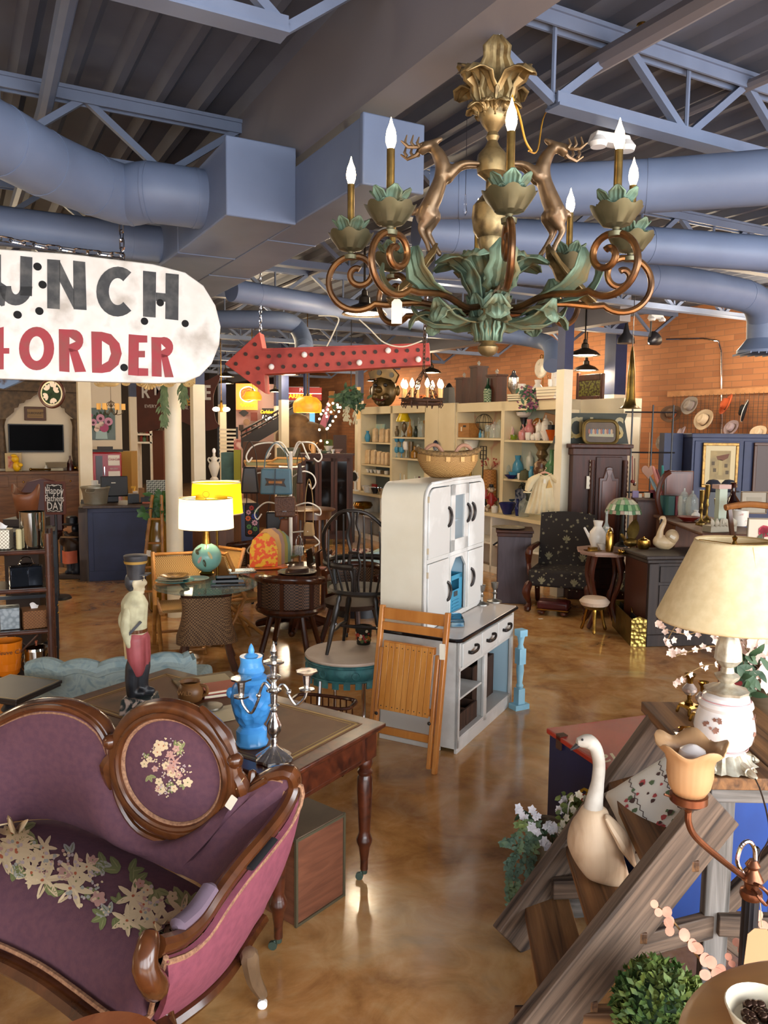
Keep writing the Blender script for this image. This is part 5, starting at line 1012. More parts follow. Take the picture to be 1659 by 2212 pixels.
for i in range(60):x,y=rnd.gauss(1608,16),rnd.uniform(1405,1500);q.leaf(D(x,y,3.35+.15*rnd.random())-b0,(rnd.uniform(-1,1),-.3,rnd.uniform(-1,.4)),(0,-1,.4),rnd.uniform(.05,.09),.028)
for i in range(6):s_.t9([(0,0,0),D(1610+i*8,1400+i*12,3.45)-b0],.003,5)
f.b9('blossoms',BLO,t,flat=True);q.b9('leaves',GRN,t);s_.b9('stems',STM,t)
p=P(1180,1905);q=MB();q.l9([(.06,0),(.09,.03),(.105,.1),(.1,.2),(.085,.26),(.09,.285),(.075,.28),(.07,.25)],28);t=T9('plant_pot','rounded stone coloured plant pot behind the ladder foot','pot',p);q.b9('pot_body',mat('pot_stone','8a7a62',.7,c2='6a5a44',sc=7,bump=.1),t);ptop=p+V((0,0,.26))
t=T9('trailing_eucalyptus','trailing grey green eucalyptus spilling left out of the stone pot','plant',ptop);q=MB();f=MB()
for pts in(((1170,1790),(1140,1800),(1110,1850),(1100,1900),(1100,1960)),((1165,1785),(1130,1790),(1100,1818),(1085,1822)),((1165,1780),(1140,1775),(1120,1782)),((1170,1800),(1145,1830),(1120,1880),(1108,1940)),((1168,1795),(1150,1850),(1142,1900),(1120,1940)),((1160,1790),(1125,1830),(1095,1870))):
 W_=[D(x,y,p.y-.1-.03*i)for i,(x,y)in enumerate(pts)];s=M9(W_,None,9);q.t9([v-ptop for v in s],.002,5)
 for v in s[3:]:
  for j in range(3):f.leaf(v-ptop,(rnd.uniform(-1,1),rnd.uniform(-1,.2),rnd.uniform(-.6,.8)),(rnd.uniform(-.5,.5),-1,.5),rnd.uniform(.02,.034),rnd.uniform(.014,.022),.15,4)
q.b9('stems',STM,t);f.b9('leaves',SAGE,t)
WF=mat('white_silk','e6e4e8',.7);t=T9('white_flowers','white silk flower sprays with dark stems rising from the stone pot','flowers',ptop);q=MB();f=MB()
for pts,cl in((((1190,1830),(1170,1790),(1130,1750)),((1122,1745),(1132,1762),(1150,1752),(1160,1764),(1148,1788),(1158,1796))),(((1195,1835),(1190,1800),(1185,1785)),((1182,1782),(1192,1796),(1198,1788),(1175,1818),(1182,1828))),(((1195,1840),(1200,1830)),((1190,1840),(1186,1854),(1200,1836),(1204,1848))),(((1200,1830),(1215,1780),(1218,1735)),((1217,1728),(1222,1742),(1212,1748)))):
 W_=[D(x,y,p.y-.1)for x,y in pts];q.t9([v-ptop for v in M9([ptop]+W_,None,4)],.0022,5)
 for x,y in cl:
  for j in range(4):P9(f,D(x+rnd.uniform(-5,5),y+rnd.uniform(-5,5),p.y-.14)-ptop,rnd.uniform(.014,.022),n=5)
 for j in range(2):q.leaf(W_[-1]-ptop,(rnd.uniform(-1,1),-.2,-.8),(0,-1,.3),.07,.02)
q.b9('stems',GRN,t);f.b9('blooms',WF,t,flat=True)
t=T9('wire_basket_plant','small light green plant with cream blooms in a white wire handle basket','plant',D(1238,1800,3.35));o0=t.location.copy();q=MB();f=MB();g=MB()
for i in range(150):x,y=rnd.gauss(1240,14),rnd.uniform(1715,1805);q.leaf(D(x,y,3.3+.1*rnd.random())-o0,(rnd.uniform(-1,1),-.4,rnd.uniform(-.5,1)),(0,-1,.5),.03,.02,.2,3)
for x,y in((1232,1722),(1250,1716),(1262,1724),(1222,1765),(1214,1778),(1236,1748),(1228,1800),(1245,1755),(1208,1792)):P9(f,D(x,y,3.25)-o0,.018);P9(f,D(x+3,y+4,3.25)-o0,.014)
g.t9(M9([D(1226,1770,3.3)-o0,D(1230,1735,3.3)-o0,D(1246,1716,3.3)-o0,D(1268,1730,3.3)-o0,D(1272,1780,3.3)-o0],None,5),.003,6);g.l9([(.05,-.1),(.07,0)],16,cap=False)
q.b9('leaves',mat('lime_leaf','7d8a42',.6,c2='4a5a32',sc=14),t);f.b9('blooms',mat('cream_petal','e3dcc4',.7),t,flat=True);g.b9('wire_basket',WHITE,t)
q=MB();c=D(1238,1800,3.35);q.l9([(.11,0),(.11,c.z-.105),(0,c.z-.104)],20);S9(q,'plant_stand',W3,'short grey post stand hidden under the wire basket plant','stand',(c.x,c.y,0))
p=D(1430,2150,2.32);t=T9('boxwood_ball','round green boxwood ball plant at the bottom right corner','plant',(p.x,p.y,0));cz_=D(1430,2185,2.32).z;q=MB()
for i in range(1500):
 th=math.acos(rnd.uniform(-.4,1));w=rnd.random()*2*pi;d=V((sin(th)*cos(w),sin(th)*sin(w),cos(th)));q.leaf(d*rnd.uniform(.1,.145)+V((0,0,cz_)),d+V((rnd.uniform(-.8,.8),rnd.uniform(-.8,.8),rnd.uniform(-.4,.8))),d,.03,.017,.2,2)
q.b9('foliage',mat('boxwood','3c5a2c',.6,c2='7d8a3c',sc=14,lo=.4,hi=.75),t);q=MB();q.ell((0,0,cz_),.11);q.b9('moss_core',GRN,t);q=MB();q.l9([(.09,0),(.11,cz_-.09),(0,cz_-.09)],20);q.b9('planter',POT,t)
PNK=mat('coral_leaf','c88a78',.6,c2='d8a890',sc=14);t0=D(1500,2190,2.12);t=T9('coral_leaf_stem','arching stem of round coral pink leaves before the ladder','plant',(t0 .x,t0 .y,0));q=MB();f=MB();o0=V((t0 .x,t0 .y,0))
W_=[D(x,y,2.1)for x,y in((1580,2190),(1545,2110),(1500,2058),(1470,2010),(1440,1975),(1415,1955))];q.t9([v-o0 for v in M9([o0+V((.06,0,.1))]+W_,None,6)],.003,5)
for x,y,r in((1417,1962,18),(1440,1982,22),(1448,2000,20),(1488,2030,26),(1515,2060,28),(1545,2090,28),(1535,2112,24),(1560,2105,22),(1575,2130,24),(1600,2040,18),(1640,1990,22),(1575,2075,16)):
 for s_ in(-1,1):
  a=rnd.uniform(-.6,.6)+(pi/2 if s_>0 else-pi/2)+.5;c=D(x,y,2.08)-o0;nn=V((rnd.uniform(-.4,.4),-1,.3)).normalized();d=V((cos(a),0,sin(a)));sd_2=d.cross(nn);R_=r*2.1/FPX*.62
  f.add([c+d*R_*(1+cos(2*pi*j/12))+sd_2*R_*.85*sin(2*pi*j/12)-nn*.0 for j in range(12)],[tuple(range(12))])
q.b9('stem',STM,t);f.b9('leaves',PNK,t,flat=True,sol=.001)
TBW=W9('honey_oak','9a6a38','b8843f',.35,3,(.2,1,1),.05)
c=D(1745,2318,1.22);t=T9('round_table','honey oak round table edge at the bottom right corner','table',(c.x+.06,c.y-.14,0));zt4=c.z+.09
q=MB();q.l9([(.0,zt4-.04),(.30,zt4-.04),(.315,zt4-.03),(.315,zt4-.01),(.3,zt4),(0,zt4)],64);q.b9('table_top',TBW,t);q=MB();q.l9([(.2,0),(.06,.05),(.04,zt4-.04)],20);q.b9('pedestal',TBW,t)
bc=P(1650,2228,zt4);q=MB();q.l9([(.03,.001),(.05,.012),(.062,.04),(.06,.042),(.046,.016),(0,.012)],32,cap=False);t=T9('bead_bowl','small cream bowl of dark beads on the honey oak table','bowl',bc);q.b9('bowl',CREAM,t)
q=MB()
for i in range(26):w=rnd.random()*6.3;d=.036*rnd.random()**.5;q.ell((d*cos(w),d*sin(w),.022+.006*rnd.random()),.009,8,6)
o=q.b9('beads',mat('bead_bronze','4a3428',.2,.6),t);o['kind']='stuff'
BAM=mat('dark_bamboo','3a2119',.35,c2='5a3424',sc=7,st=(1,1,.4));MIRR=mat('polished_steel','c8c6c2',.06,1)
ED=6.45
def E(x,y,d=ED):return D(x,y,d)
def bamboo(q,a,b,r,knots=5):
 a,b=V(a),V(b);q.t9([a,b],r,10);d=(b-a)
 for i in range(1,knots):c=a+d*i/knots;q.t9([c-d.normalized()*.008,c+d.normalized()*.008],r*1.18,10)
e0=E(112,1440);ef=V((e0 .x,e0 .y,0));t=T9('bamboo_etagere','dark bamboo shelf unit with glass shelves at the left edge','shelf',ef,.36)
zs=[E(80,y).z for y in(1440,1357,1268,1186)];zs[0]=E(80,1452).z
for dx,dy in((0,0),(0,.38),(-.75,0),(-.75,.38)):q=MB();bamboo(q,(dx,dy,0),(dx,dy,zs[3]+(.13 if dx==0 else .05)),.026,7);q.b9('post',BAM,t)
for z in zs:
 q=MB();bamboo(q,(-.75,0,z-.022),(0,0,z-.022),.018,5);bamboo(q,(-.75,.38,z-.022),(0,.38,z-.022),.018,5);bamboo(q,(0,0,z-.022),(0,.38,z-.022),.016,3);q.b9('shelf_rail',BAM,t)
 MB().bx(-.75,0,-.01,.39,z-.006,z).b9('glass_shelf',G9('shelf_glass','e8f4f0',.02,1.05)if 0 else mat('shelf_glass','3a2a22',.15),t)
q=MB();q.t9([(-.4,.02,zs[0]+.02),(-.1,.02,zs[1]-.05)],.009,6);q.t9([(-.4,.38,zs[1]-.05),(-.1,.38,zs[0]+.02)],.009,6);q.b9('cross_brace',BAM,t)
EN=V((-sin(.36),cos(.36),0))
def onsh(i,x,dy=.12):p=PL(x,1300,ef+EN*dy,EN);return V((p.x,p.y,zs[i]+.002))
kk=ED/FPX
p=onsh(3,76);t=T9('chrome_wastebasket','tall polished chrome cylinder bin on the top bamboo shelf','bin',p);q=MB();q.l9([(.0,.0),(25*kk,0),(26*kk,.01),(27*kk,78*kk),(27.5*kk,80*kk),(26*kk,80*kk),(25*kk,10*kk),(0,8*kk)],36,cap=False);q.b9('bin_body',MIRR,t)
SILW=mat('silver_weave','8d8474',.35,.7,kind='check',c2='c9c2b0',sc=70,bump=.5);TISS=mat('tissue','eeeae8',.8)
def tissue(t,z,s=.05):q=MB();q.e9(lambda u,v:((u-.5)*s*(1+.4*v),(.3*s)*sin(6*u+2)*v,z+s*1.1*v*(.7+.3*sin(5*u))),8,5);q.b9('tissue',TISS,t)
def cubebox(p,w,h,m,label,rz=.2,ts=True,bev=.006,name='tissue_box',cat='tissue box'):
 t=T9(name,label,cat,p,rz);MB().bx(-w/2,w/2,-w/2,w/2,0,h).b9('cover',m,t,bev=bev)
 if ts:tissue(t,h)
 else:MB().ell((0,0,h),(w*.2,w*.14,.002)).b9('slot',BLACK,t)
 return t
cubebox(onsh(3,12),.13,44*kk,SILW,'woven silver tissue box cover with a white tissue on the top shelf')
p=onsh(3,46,.06);q=MB();q.l9([(.0,0),(.02,0)]+[(.022+.002*(j%2),.004+.011*j)for j in range(15)]+[(.018,.165)],18,cap=False);S9(q,'ribbed_cup',mat('cream_rib','c9b98a',.5),'slim cream ribbed tumbler between the tissue box and chrome bin','cup',p)
BLKM=mat('black_mirror','20242e',.08,.6,c2='2c3038',sc=3)
cubebox(onsh(2,43),.145,44*kk,BLKM,'shiny black square box cover on the second bamboo shelf',.5,False,.012,'square_box','box');cubebox(onsh(2,78),.12,45*kk,BLKM,'mirrored black and silver box cover right of the black one',.4,False,.012,'square_box','box')
p=onsh(2,60,.3);q=MB();q.l9([(.0,0),(.06,0),(.065,.15),(.07,.16),(.0,.165)],24);q.t9(M9([(-.06,0,.16),(-.03,0,.21),(.03,0,.21),(.06,0,.16)],None,4),.004,6);S9(q,'lidded_pot',MIRR,'silver lidded pot with wire handle behind the black boxes','pot',p)
cubebox(onsh(1,20),.15,48*kk,mat('galvanized','9aa0a4',.45,.6,kind='vor',c2='7c8488',sc=30),'grey galvanized cube tissue cover on the third bamboo shelf',.45,False)
WCK=mat('wicker_brown','8f5f36',.6,kind='check',c2='6d4526',sc=80,bump=.5)
cubebox(onsh(1,74),.2,40*kk,WCK,'brown wicker tissue box with a white tissue on the third shelf',.55)
ORG=mat('orange_plastic','e07a14',.25,coat=.4)
p=onsh(0,12,.05);t=T9('orange_bucket','bright orange wine cooler bucket with dark lettering on the bottom bamboo shelf','bucket',p);h=76*kk;q=MB();q.l9([(0,0),(20*kk,0),(24*kk,.02),(29*kk,h*.6),(31*kk,h),(29.5*kk,h),(26*kk,.05),(0,.03)],36,cap=False);q.b9('bucket_body',ORG,t)
o=X9('Veuve Cl',13*kk,mat('bucket_ink','4a2a10',.5),t,(.055,-31*kk*.88,h*.74),(pi/2,0,.42),ext=.0008,shear=.15)
p=onsh(0,75,.1);t=T9('ice_bucket','polished chrome lidded ice bucket with swing handle and wooden knob','ice bucket',p);h=48*kk;MB().l9([(0,0),(20*kk,0),(25*kk,.02),(26*kk,h),(0,h)],36).b9('bucket_body',MIRR,t);q=MB();q.l9([(27*kk,h),(26*kk,h+.02),(16*kk,h+.04),(0,h+.045)],32);q.b9('lid',MIRR,t);MB().l9([(.008,h+.045),(.012,h+.06),(.012,h+.075),(0,h+.08)],12).b9('knob',mat('copper_knob','a0563a',.3,.5),t);q=MB();q.t9(M9([(-27*kk,0,h*.8),(-24*kk,-.08,h*.25),(0,-.11,h*.05),(24*kk,-.08,h*.25),(27*kk,0,h*.8)],None,5),.005,6);q.b9('handle',MIRR,t)
for x,s_ in((58,.03),(90,.028)):p=onsh(0,x,.3);q=MB();q.l9([(s_,0),(s_*1.3,.06),(s_*.5,.1),(s_,.16)],16);S9(q,'silver_cup',MIRR,'small silver cup behind the chrome ice bucket, %s one'%('left' if x==58 else 'right'),'cup',p)
c=D(128,1430,7.0);zt=D(128,1150,7.0).z;t=T9('black_cabinet','tall black framed glass cabinet standing behind the bamboo shelves','cabinet',(c.x,c.y,0),.38);q=MB()
for x in(0,-1.1):
 for y in(0,.4):q.bx(x-.03,x,y,y+.03,0,zt)
for z in(.05,zt*.5,zt-.02):q.bx(-1.1,0,0,.03,z,z+.03).bx(-1.1,0,.4,.43,z,z+.03).bx(-.03,0,0,.43,z,z+.03).bx(-1.12,-1.1,0,.43,z,z+.03)
q.b9('frame',mat('black_frame','1c1d22',.35),t);MB().bx(-.02,-.012,.03,.4,.05,zt).b9('side_pane',mat('smoked_pane','8a9296',.1,al=.18),t);MB().bx(-1.1,-.03,.0,.43,zt+.0,zt+.015).b9('top',BLACK,t)
q=MB();q.ell((-.0,.08,zt*.42),.012);q.ell((0,.08,zt*.36),.012);q.b9('knob',BRASS,t)
z=.62;A,B_,C_2=P(35,1512,z),P(135,1468,z),P(62,1444,z);e1=B_-A;e2=V((-e1 .y,e1 .x,0));e2=e2 .normalized()*e1 .length
t=T9('pedestal_side_table','small dark square side table with a turned black pedestal left of the settee','table',A+(e1+e2)/2-V((0,0,z)),math.atan2(e1 .y,e1 .x));w=e1 .length
q=MB();q.box((0,0,z-.012),(w,w,.02));q.box((0,0,z-.03),(w*.97,w*.97,.016));q.b9('table_top',mat('side_table_top','2f2420',.4,c2='241b18',sc=5),t,bev=.004);q=MB()
for i,wd in((.012,.004),):x=w/2-i;q.bx(-x,x,-x,-x+wd,z-.002,z-.0012).bx(-x,x,x-wd,x,z-.002,z-.0012).bx(-x,-x+wd,-x,x,z-.002,z-.0012).bx(x-wd,x,-x,x,z-.002,z-.0012)
q.b9('gilt_line',GILT,t);q=MB();q.l9([(.16,0),(.15,.03),(.05,.06),(.03,.1),(.05,.2),(.03,.3),(.03,z-.18),(.07,z-.13),(.05,z-.1),(.09,z-.06),(.09,z-.035)],24);q.b9('pedestal',BLACK,t)
CHS=mat('chaise_blue','7f9498',.85,c2='6d868c',sc=7,det=7,dist=2.5,c3='94a4a2',lo=.3,hi=.7)
cd0=4.9;pL,pR=D(92,1440,cd0),D(412,1405,cd0);t=T9('chaise','pale blue tufted chaise with a scalloped rolled back behind the soldier','chaise',(pL.x,cd0,0));Lc=pR.x-pL.x;zt=(pL.z+pR.z)/2
def chs(u,v):
 x=Lc*(u*1.06-.03);sc_w=.03*abs(sin(u*4.2*pi));z=.05+(zt-.05+.06*u-.02+sc_w)*v;return(x,-.02-.10*sin(pi*u)-.06*v*v+.1*abs(u-.5)**2,z)
MB().e9(chs,44,14,-.09).b9('back',CHS,t);q=MB();q.t9(M9([V(chs(i/40,1))+V((0,-.045,-.02))for i in range(41)],None,1),.052,10);q.b9('rolled_top',CHS,t);MB().box((Lc/2,.42,.28),(Lc*.95,.7,.22)).b9('seat',CHS,t,bev=.04,segs=3)
for x in(.08,Lc-.08):
 for y in(.1,.7):q=MB();q.l9([(.02,0),(.03,.17)],12,at=(x,y,0));q.b9('leg',BLACK,t)
LTH=mat('tan_leather','7a4628',.45,c2='6a3a20',sc=4)
c=D(58,1118,7.4);t=T9('leather_bin','tan leather waste bin with cut out handles above the bamboo shelf','bin',(c.x,c.y,c.z));k=7.4/FPX
q=MB();q.l9([(20*k,0),(26*k,40*k),(29*k,52*k)],30,cap=False,rip=lambda w,t_:(1,(22*k*max(0,cos(w*1.0))**6+22*k*max(0,-cos(w))**6)if t_>.9 else 0));q.b9('bin_body',LTH,t,sol=.006);q=MB();q.l9([(0,0),(20*k,0)],24);q.b9('bottom',LTH,t)
c2=MB();c2 .bx(-.16,.16,-.14,.14,0,c.z-.003);S9(c2,'low_cupboard',mat('dark_cupboard','2a1c16',.5),'dark little cupboard under the tan leather bin behind the shelves','cupboard',(c.x,c.y,0))
c=D(118,1076,9.6);k=9.6/FPX;t=T9('chalkboard','small wooden framed chalkboard on a stick with a chalked greeting','chalkboard',(c.x,c.y,0));w,h=46*k,72*k;z=c.z
q=MB();q.bx(-w/2,w/2,0,.03,z-h/2,z+h/2);q.b9('frame',mat('board_frame','5a2c22',.5),t,bev=.004);MB().bx(-w/2+.03,w/2-.03,-.004,0,z-h/2+.03,z+h/2-.03).b9('slate',mat('slate','2a2624',.8),t)
CHK=mat('chalk','d8d2c8',.9)
for s_,dz,sz in(('Happy',17,19),('Fathers',0,17),('DAY',-17,21)):X9(s_,sz*k*1.15,CHK,t,(0,-.006,z+(dz-1)*k),sx=.72,ext=.001)
q=MB();pts=[V((a*(w/2-.045)+.006*sin(9*i),-.006,z+b*(h/2-.045)+.006*cos(11*i)))for i,(a,b)in enumerate([(-1+2*j/10,1)for j in range(10)]+[(1,1-2*j/14)for j in range(14)]+[(1-2*j/10,-1)for j in range(10)]+[(-1,-1+2*j/14)for j in range(14)])];q.t9(pts,.004,5,closed=True)
q.t9(M9([(-.03,-.006,z+29*k),(0,-.006,z+26*k),(.03,-.006,z+29*k)],None,4),.004,5);q.b9('chalk_border',CHK,t);q=MB();q.t9([(0,.015,0),(0,.015,z-h/2)],.018,8);q.l9([(.16,0),(.14,.03),(.02,.04)],20,at=(0,.015,0));q.b9('stand',BLACK,t)
p=P(160,1248);k=p.y/FPX;t=T9('chef_statue','painted waiter statue in black hat and orange apron standing by the navy counter','statue',p,0)
def W(x,y,d=0.):return V(((x-163)*k,d,(1247-y)*k))
CB=mat('statue_brown','2e2018',.5);CO=mat('statue_apron','c8684a',.6,c2='b85a3e',sc=9);CFL=mat('statue_flesh','b07a52',.55);CDK=mat('statue_dark','20222a',.5)
q=MB();q.box((0,0,5*k),(50*k,40*k,10*k));q.b9('base',CB,t,bev=.01)
q=MB();
for s_ in(-1,1):q.i9([W(163+s_*7,1236),W(163+s_*8,1215),W(163+s_*6,1188)],[7*k,8*k,10*k],10);q.i9([W(163+s_*7,1234),W(158+s_*7,1233,-.05)],[6*k,5*k],8)
q.b9('trousers',CDK,t,rem=.012)
q=MB();q.i9([W(164,1196),W(164,1176),W(166,1155),W(165,1146)],[16*k,19*k,18*k,9*k],12);q.i9([W(178,1160),W(186,1172),W(176,1160,-.12),W(158,1148,-.16)],[8*k,8*k,6*k,5*k],8);q.i9([W(150,1160),W(142,1172),W(146,1158,-.1)],[8*k,7*k,6*k],8);q.b9('jacket',CB,t,rem=.012)
q=MB();q.e9(lambda u,v:W(147+30*u,1184+27*v-3*sin(pi*u)*0,-.19*sin(pi*(.15+.7*u))-.02),12,6,.01);q.b9('apron',CO,t)
q=MB();q.ell(W(160,1138),(12*k,11*k,13*k));q.ell(W(148,1141,-.02),(5*k,4*k,3.5*k));q.ell(W(170,1138,-.05),(3*k,2*k,4*k));q.ell(W(152,1150,-.03),(5*k,5*k,4*k));q.b9('head',CFL,t,rem=.01);q=MB();q.ell(W(168,1138),(9*k,11*k,11*k));q.ell(W(150,1146,-.05),(5*k,3*k,2.4*k));q.b9('hair',BLACK,t)
q=MB()
for d in(-.055,.02):q.ell(W(152,1134,d),(1.6*k,1.4*k,1.6*k),8,6)
q.b9('eyes',BLACK,t)
q=MB();q.l9([(20*k,0),(21*k,2*k),(12*k,4*k),(12*k,16*k),(9*k,19*k),(0,18*k)],20,at=W(162,1130));q.b9('hat',BLACK,t);q=MB();q.ell(W(168,1153,-.2),(20*k,10*k,2*k));q.b9('tray',BRASS if 0 else mat('statue_tray','6d5030',.5),t)
n0,n1=P(193,1256),P(278,1252);nd=(n1-n0).normalized();nn_=V((-nd.y,nd.x,0));NZ=math.atan2(nd.y,nd.x);nh=up(n0,1092)
nl=(PL(548,1200,n0,nn_)-n0).length
t=T9('sales_counter','navy panelled shop counter with a brown worktop and glass sided display','counter',n0,NZ)
MB().bx(0,nl,0,.06,.0,nh-.04).b9('front_panel',NAVY,t);q=MB();q.bx(0,nl,-.012,0,0,.14).bx(0,.07,-.012,0,.14,nh-.04).bx(nl*.5,nl*.5+.07,-.012,0,.14,nh-.04).bx(0,nl,-.012,0,nh-.1,nh-.04);q.b9('trim_board',NAVY,t,bev=.004)
CTP=W9('counter_brown','3a2a20','55402e',.4,3);q=MB();q.bx(-.06,nl+.03,-.05,.75,nh-.04,nh);q.b9('worktop',CTP,t,bev=.006)
q=MB();q.bx(-.12,0,.03,.1,0,nh-.04).bx(-.12,-.02,.03,3.2,0,.3).bx(-.12,-.02,.03,3.2,nh-.1,nh-.04).bx(-.12,-.02,.9,.97,0,nh).bx(-.12,-.02,2.2,2.27,0,nh);q.b9('side_frame',CTP,t);MB().bx(-.06,-.05,.1,3.2,.3,nh-.1).b9('side_pane',mat('dark_pane','2a2422',.08),t);MB().bx(-.12,.5,.75,3.2,nh-.04,nh-.02).b9('glass_top',mat('counter_glass','8a8f88',.06,al=.5),t);MB().bx(.0,.06,.06,3.2,0,nh-.05).b9('inner_wall',CTP,t)
X9('A',.2,mat('counter_letter','b8a888',.6),t,((PL(419,1150,n0,nn_)-n0).length,-.002,nh*.72),ext=.001)
def onc(x,dy=.3):q=n0+nn_*dy;p=PL(x,1100,q,nn_);return V((p.x,p.y,nh+.002))
GALV=mat('galv_tub','9a9484',.4,.6,c2='8a8474',sc=8);p=onc(207,.28);k=p.y/FPX
t=T9('washtub','ribbed galvanized round washtub standing on the navy counter','tub',p);q=MB();q.l9([(24*k,0),(27*k,22*k),(30*k,33*k),(31*k,34*k),(31*k,37*k),(29*k,36*k),(24*k,8*k),(0,4*k)],48,cap=False,rip=lambda w,t_:(1+.012*cos(40*w)*(t_<.4),0));q.b9('tub_body',GALV,t)
for s_ in(-1,1):q=MB();q.t9(M9([(s_*9*k-6*k*0-9*k*0,-29*k,33*k),(s_*9*k,-32*k,27*k),(0,-33*k,25*k)],None,4),1*k,6);q.b9('handle',GALV,t)
p=onc(248,.45);t=T9('till_monitor','black till monitor seen from behind on the navy counter','monitor',p,NZ+.1);k=p.y/FPX;q=MB();q.at((0,0,34*k),rx=-.18);q.box((0,0,0),(56*k,.06,44*k));q.b9('screen_back',BLACK,t,bev=.012);q=MB();q.bx(-20*k,8*k,-.02,.1,0,22*k);q.b9('stand',BLACK,t,bev=.008);q=MB();q.at((-2*k,-.034,42*k),rx=-.18);q.box((0,0,0),(9*k,.004,2*k));q.b9('badge',PAPER,t)
for x,w,h,m,lb,nm,cat in((289,24,20,BLACK,'black receipt printer right of the till monitor','printer','printer'),(306,12,32,mat('kraft_box','7a5430',.7),'brown upright cardboard box behind the receipt printer','cardboard_box','box'),(293,10,22,mat('white_box_red','d8c8c0',.6),'white and red tissue carton on the counter beside printer','carton','carton'),(322,36,14,BLACK,'low black cash drawer on the counter','cash_drawer','drawer'),(347,22,8,mat('oak_tray','8a5a34',.6),'small wooden tray on the counter next to the white column','tray','tray')):
 p=onc(x,.25 if w>11 else .5);k=p.y/FPX;q=MB();q.box((0,0,h*k/2),(w*k,.16,h*k));S9(q,nm,m,lb,cat,p,NZ,bev=.004)
p=onc(291,.55);q=MB();k=p.y/FPX;q.l9([(4*k,0),(4*k,18*k),(2*k,24*k),(2*k,28*k)],12);q.box((-2*k,0,30*k),(9*k,3*k,5*k));S9(q,'spray_bottle',mat('spray_yellow','d8a030',.4),'yellow topped spray bottle on the counter','bottle',p)
p=onc(338,.62);k=p.y/FPX;q=MB();q.box((0,0,22*k),(40*k,.02,44*k));S9(q,'patterned_screen',mat('scroll_pattern','2a2a28',.6,kind='magic',c2='a8a89a',sc=22,lo=.45,hi=.5),'black and grey scroll patterned panel standing behind the counter','panel',p,NZ)
q=MB();p=onc(215,.62);k=p.y/FPX
for i,(x,h)in enumerate(((0,26),(10,20),(18,14))):pass
for x,h,lb in((206,44,'white cup of the pair poking up behind the washtub, taller one'),(219,36,'white cup behind the washtub, shorter one')):p=onc(x,.75);q=MB();q.l9([(.04,0),(.05,h*k)],14);S9(q,'white_cup',WHITE,lb,'cup',p)
cable([onc(318,.2),onc(300,.12)+V((0,0,.01)),onc(282,.2)],.008,'loose_cable',BLACK,'loose black cable lying on the counter by the printer','cable')
q=MB();p=onc(330,.12);q.box((0,0,.012),(.28,.05,.02));S9(q,'red_stapler',mat('salmon_plastic','a85a40',.5),'salmon pink strip lying at the front of the counter','stapler',p,NZ)
VT=17.4
q=MB();a,b=PV(-40,900,VT),PV(262,900,VT);q.bar((a.x,a.y,2.2),(b.x,b.y,2.2),.1,4.4);o=q.b9('wall_plank',mat('plank_cream','cdbfa8',.6,kind='wave',c2='bfae94',sc=1.6,st=(0,0,1)),None);o['kind']='structure'
def onw(x,y,d=.06):return PV(x,y,VT-d)
def flat_on(x0,y0,x1,y1,d,th,name,m,label,cat,bev=.01):
 a,b=onw(x0,y1,d),onw(x1,y0,d);w=(V((b.x,b.y,0))-V((a.x,a.y,0))).length;h=b.z-a.z;t=T9(name,label,cat,((a.x+b.x)/2,(a.y+b.y)/2,a.z),-GR);MB().bx(-w/2,w/2,0,th,0,h).b9(name+'_panel',m,t,bev=bev);return t,w,h
t,w,h=flat_on(19,917,137,977,.12,.06,'television',BLACK,'wide black flat television on the cream plank wall','television');MB().bx(-w/2+.02,w/2-.02,-.004,0,.03,h-.02).b9('screen',mat('tv_screen','050507',.3,ior=1.08),t)
t,w,h=flat_on(53,879,99,908,.1,.04,'wall_plaque',mat('plaque_wood','4a2c18',.5),'brown framed wooden plaque with lettering above the television','plaque');MB().bx(-w/2+.05,w/2-.05,-.01,0,.05,h-.05).b9('panel',mat('plaque_gold','7a5c2c',.5),t);X9('DUBONNET',h*.24,mat('plaque_ink','2a1a10',.6),t,(0,-.014,h*.52),sx=.85,ext=.002);q=MB();q.bx(-w*.3,w*.3,-.014,-.01,h*.3,h*.32);q.b9('rule_line',MATS['plaque_ink'],t)
CARV=mat('carved_teak','5a4630',.65,c2='3f3020',sc=12,det=7,bump=.3);t=T9('carved_archway','old carved teak archway surround with scalloped brackets round the television','archway',onw(80,1010,.2),-GR);o0=V(t.location);gxl=GX
def wl(x,y,d=.2):p=onw(x,y,d)-o0;return(p.dot(GX),p.z)
for s_,nm in((0,'left'),(1,'right')):
 def mx(x):return x if not s_ else 172-x
 xs=[mx(x)for x in(-2,14)];a,b=wl(xs[0],1012),wl(xs[1],1012);c=wl(xs[0],905);cx0=(a[0]+b[0])/2;wd=abs(a[0]-b[0])
 q=MB();q.l9([(wd*.62,a[1]),(wd*.62,a[1]+.08),(wd*.5,a[1]+.14),(wd*.6,a[1]+.3),(wd*.42,c[1]-.15),(wd*.52,c[1]-.06),(wd*.7,c[1])],16,at=(cx0,0,0),rip=lambda w_,t_:(1+.05*cos(10*w_),0));q.b9('turned_column',CARV,t)
 q=MB();q.p9([wl(mx(x),y)for x,y in(((0,905),(12,905),(22,897),(30,890),(31,882),(39,880),(42,872),(52,870),(56,864),(66,862),(72,856),(80,852),(80,842),(0,842)))][::(1 if s_ else-1)],.12,XZ@MX.Translation((0,0,-.1)));q.b9('scalloped_bracket',CARV,t)
q=MB();a,b=wl(-6,843),wl(166,834);q.bx(a[0],b[0],-.14,.06,a[1],b[1]+.05);a,b=wl(-6,836),wl(168,826);q.bx(a[0],b[0],-.18,.06,b[1]-.02,b[1]+.1);q.b9('lintel',CARV,t)
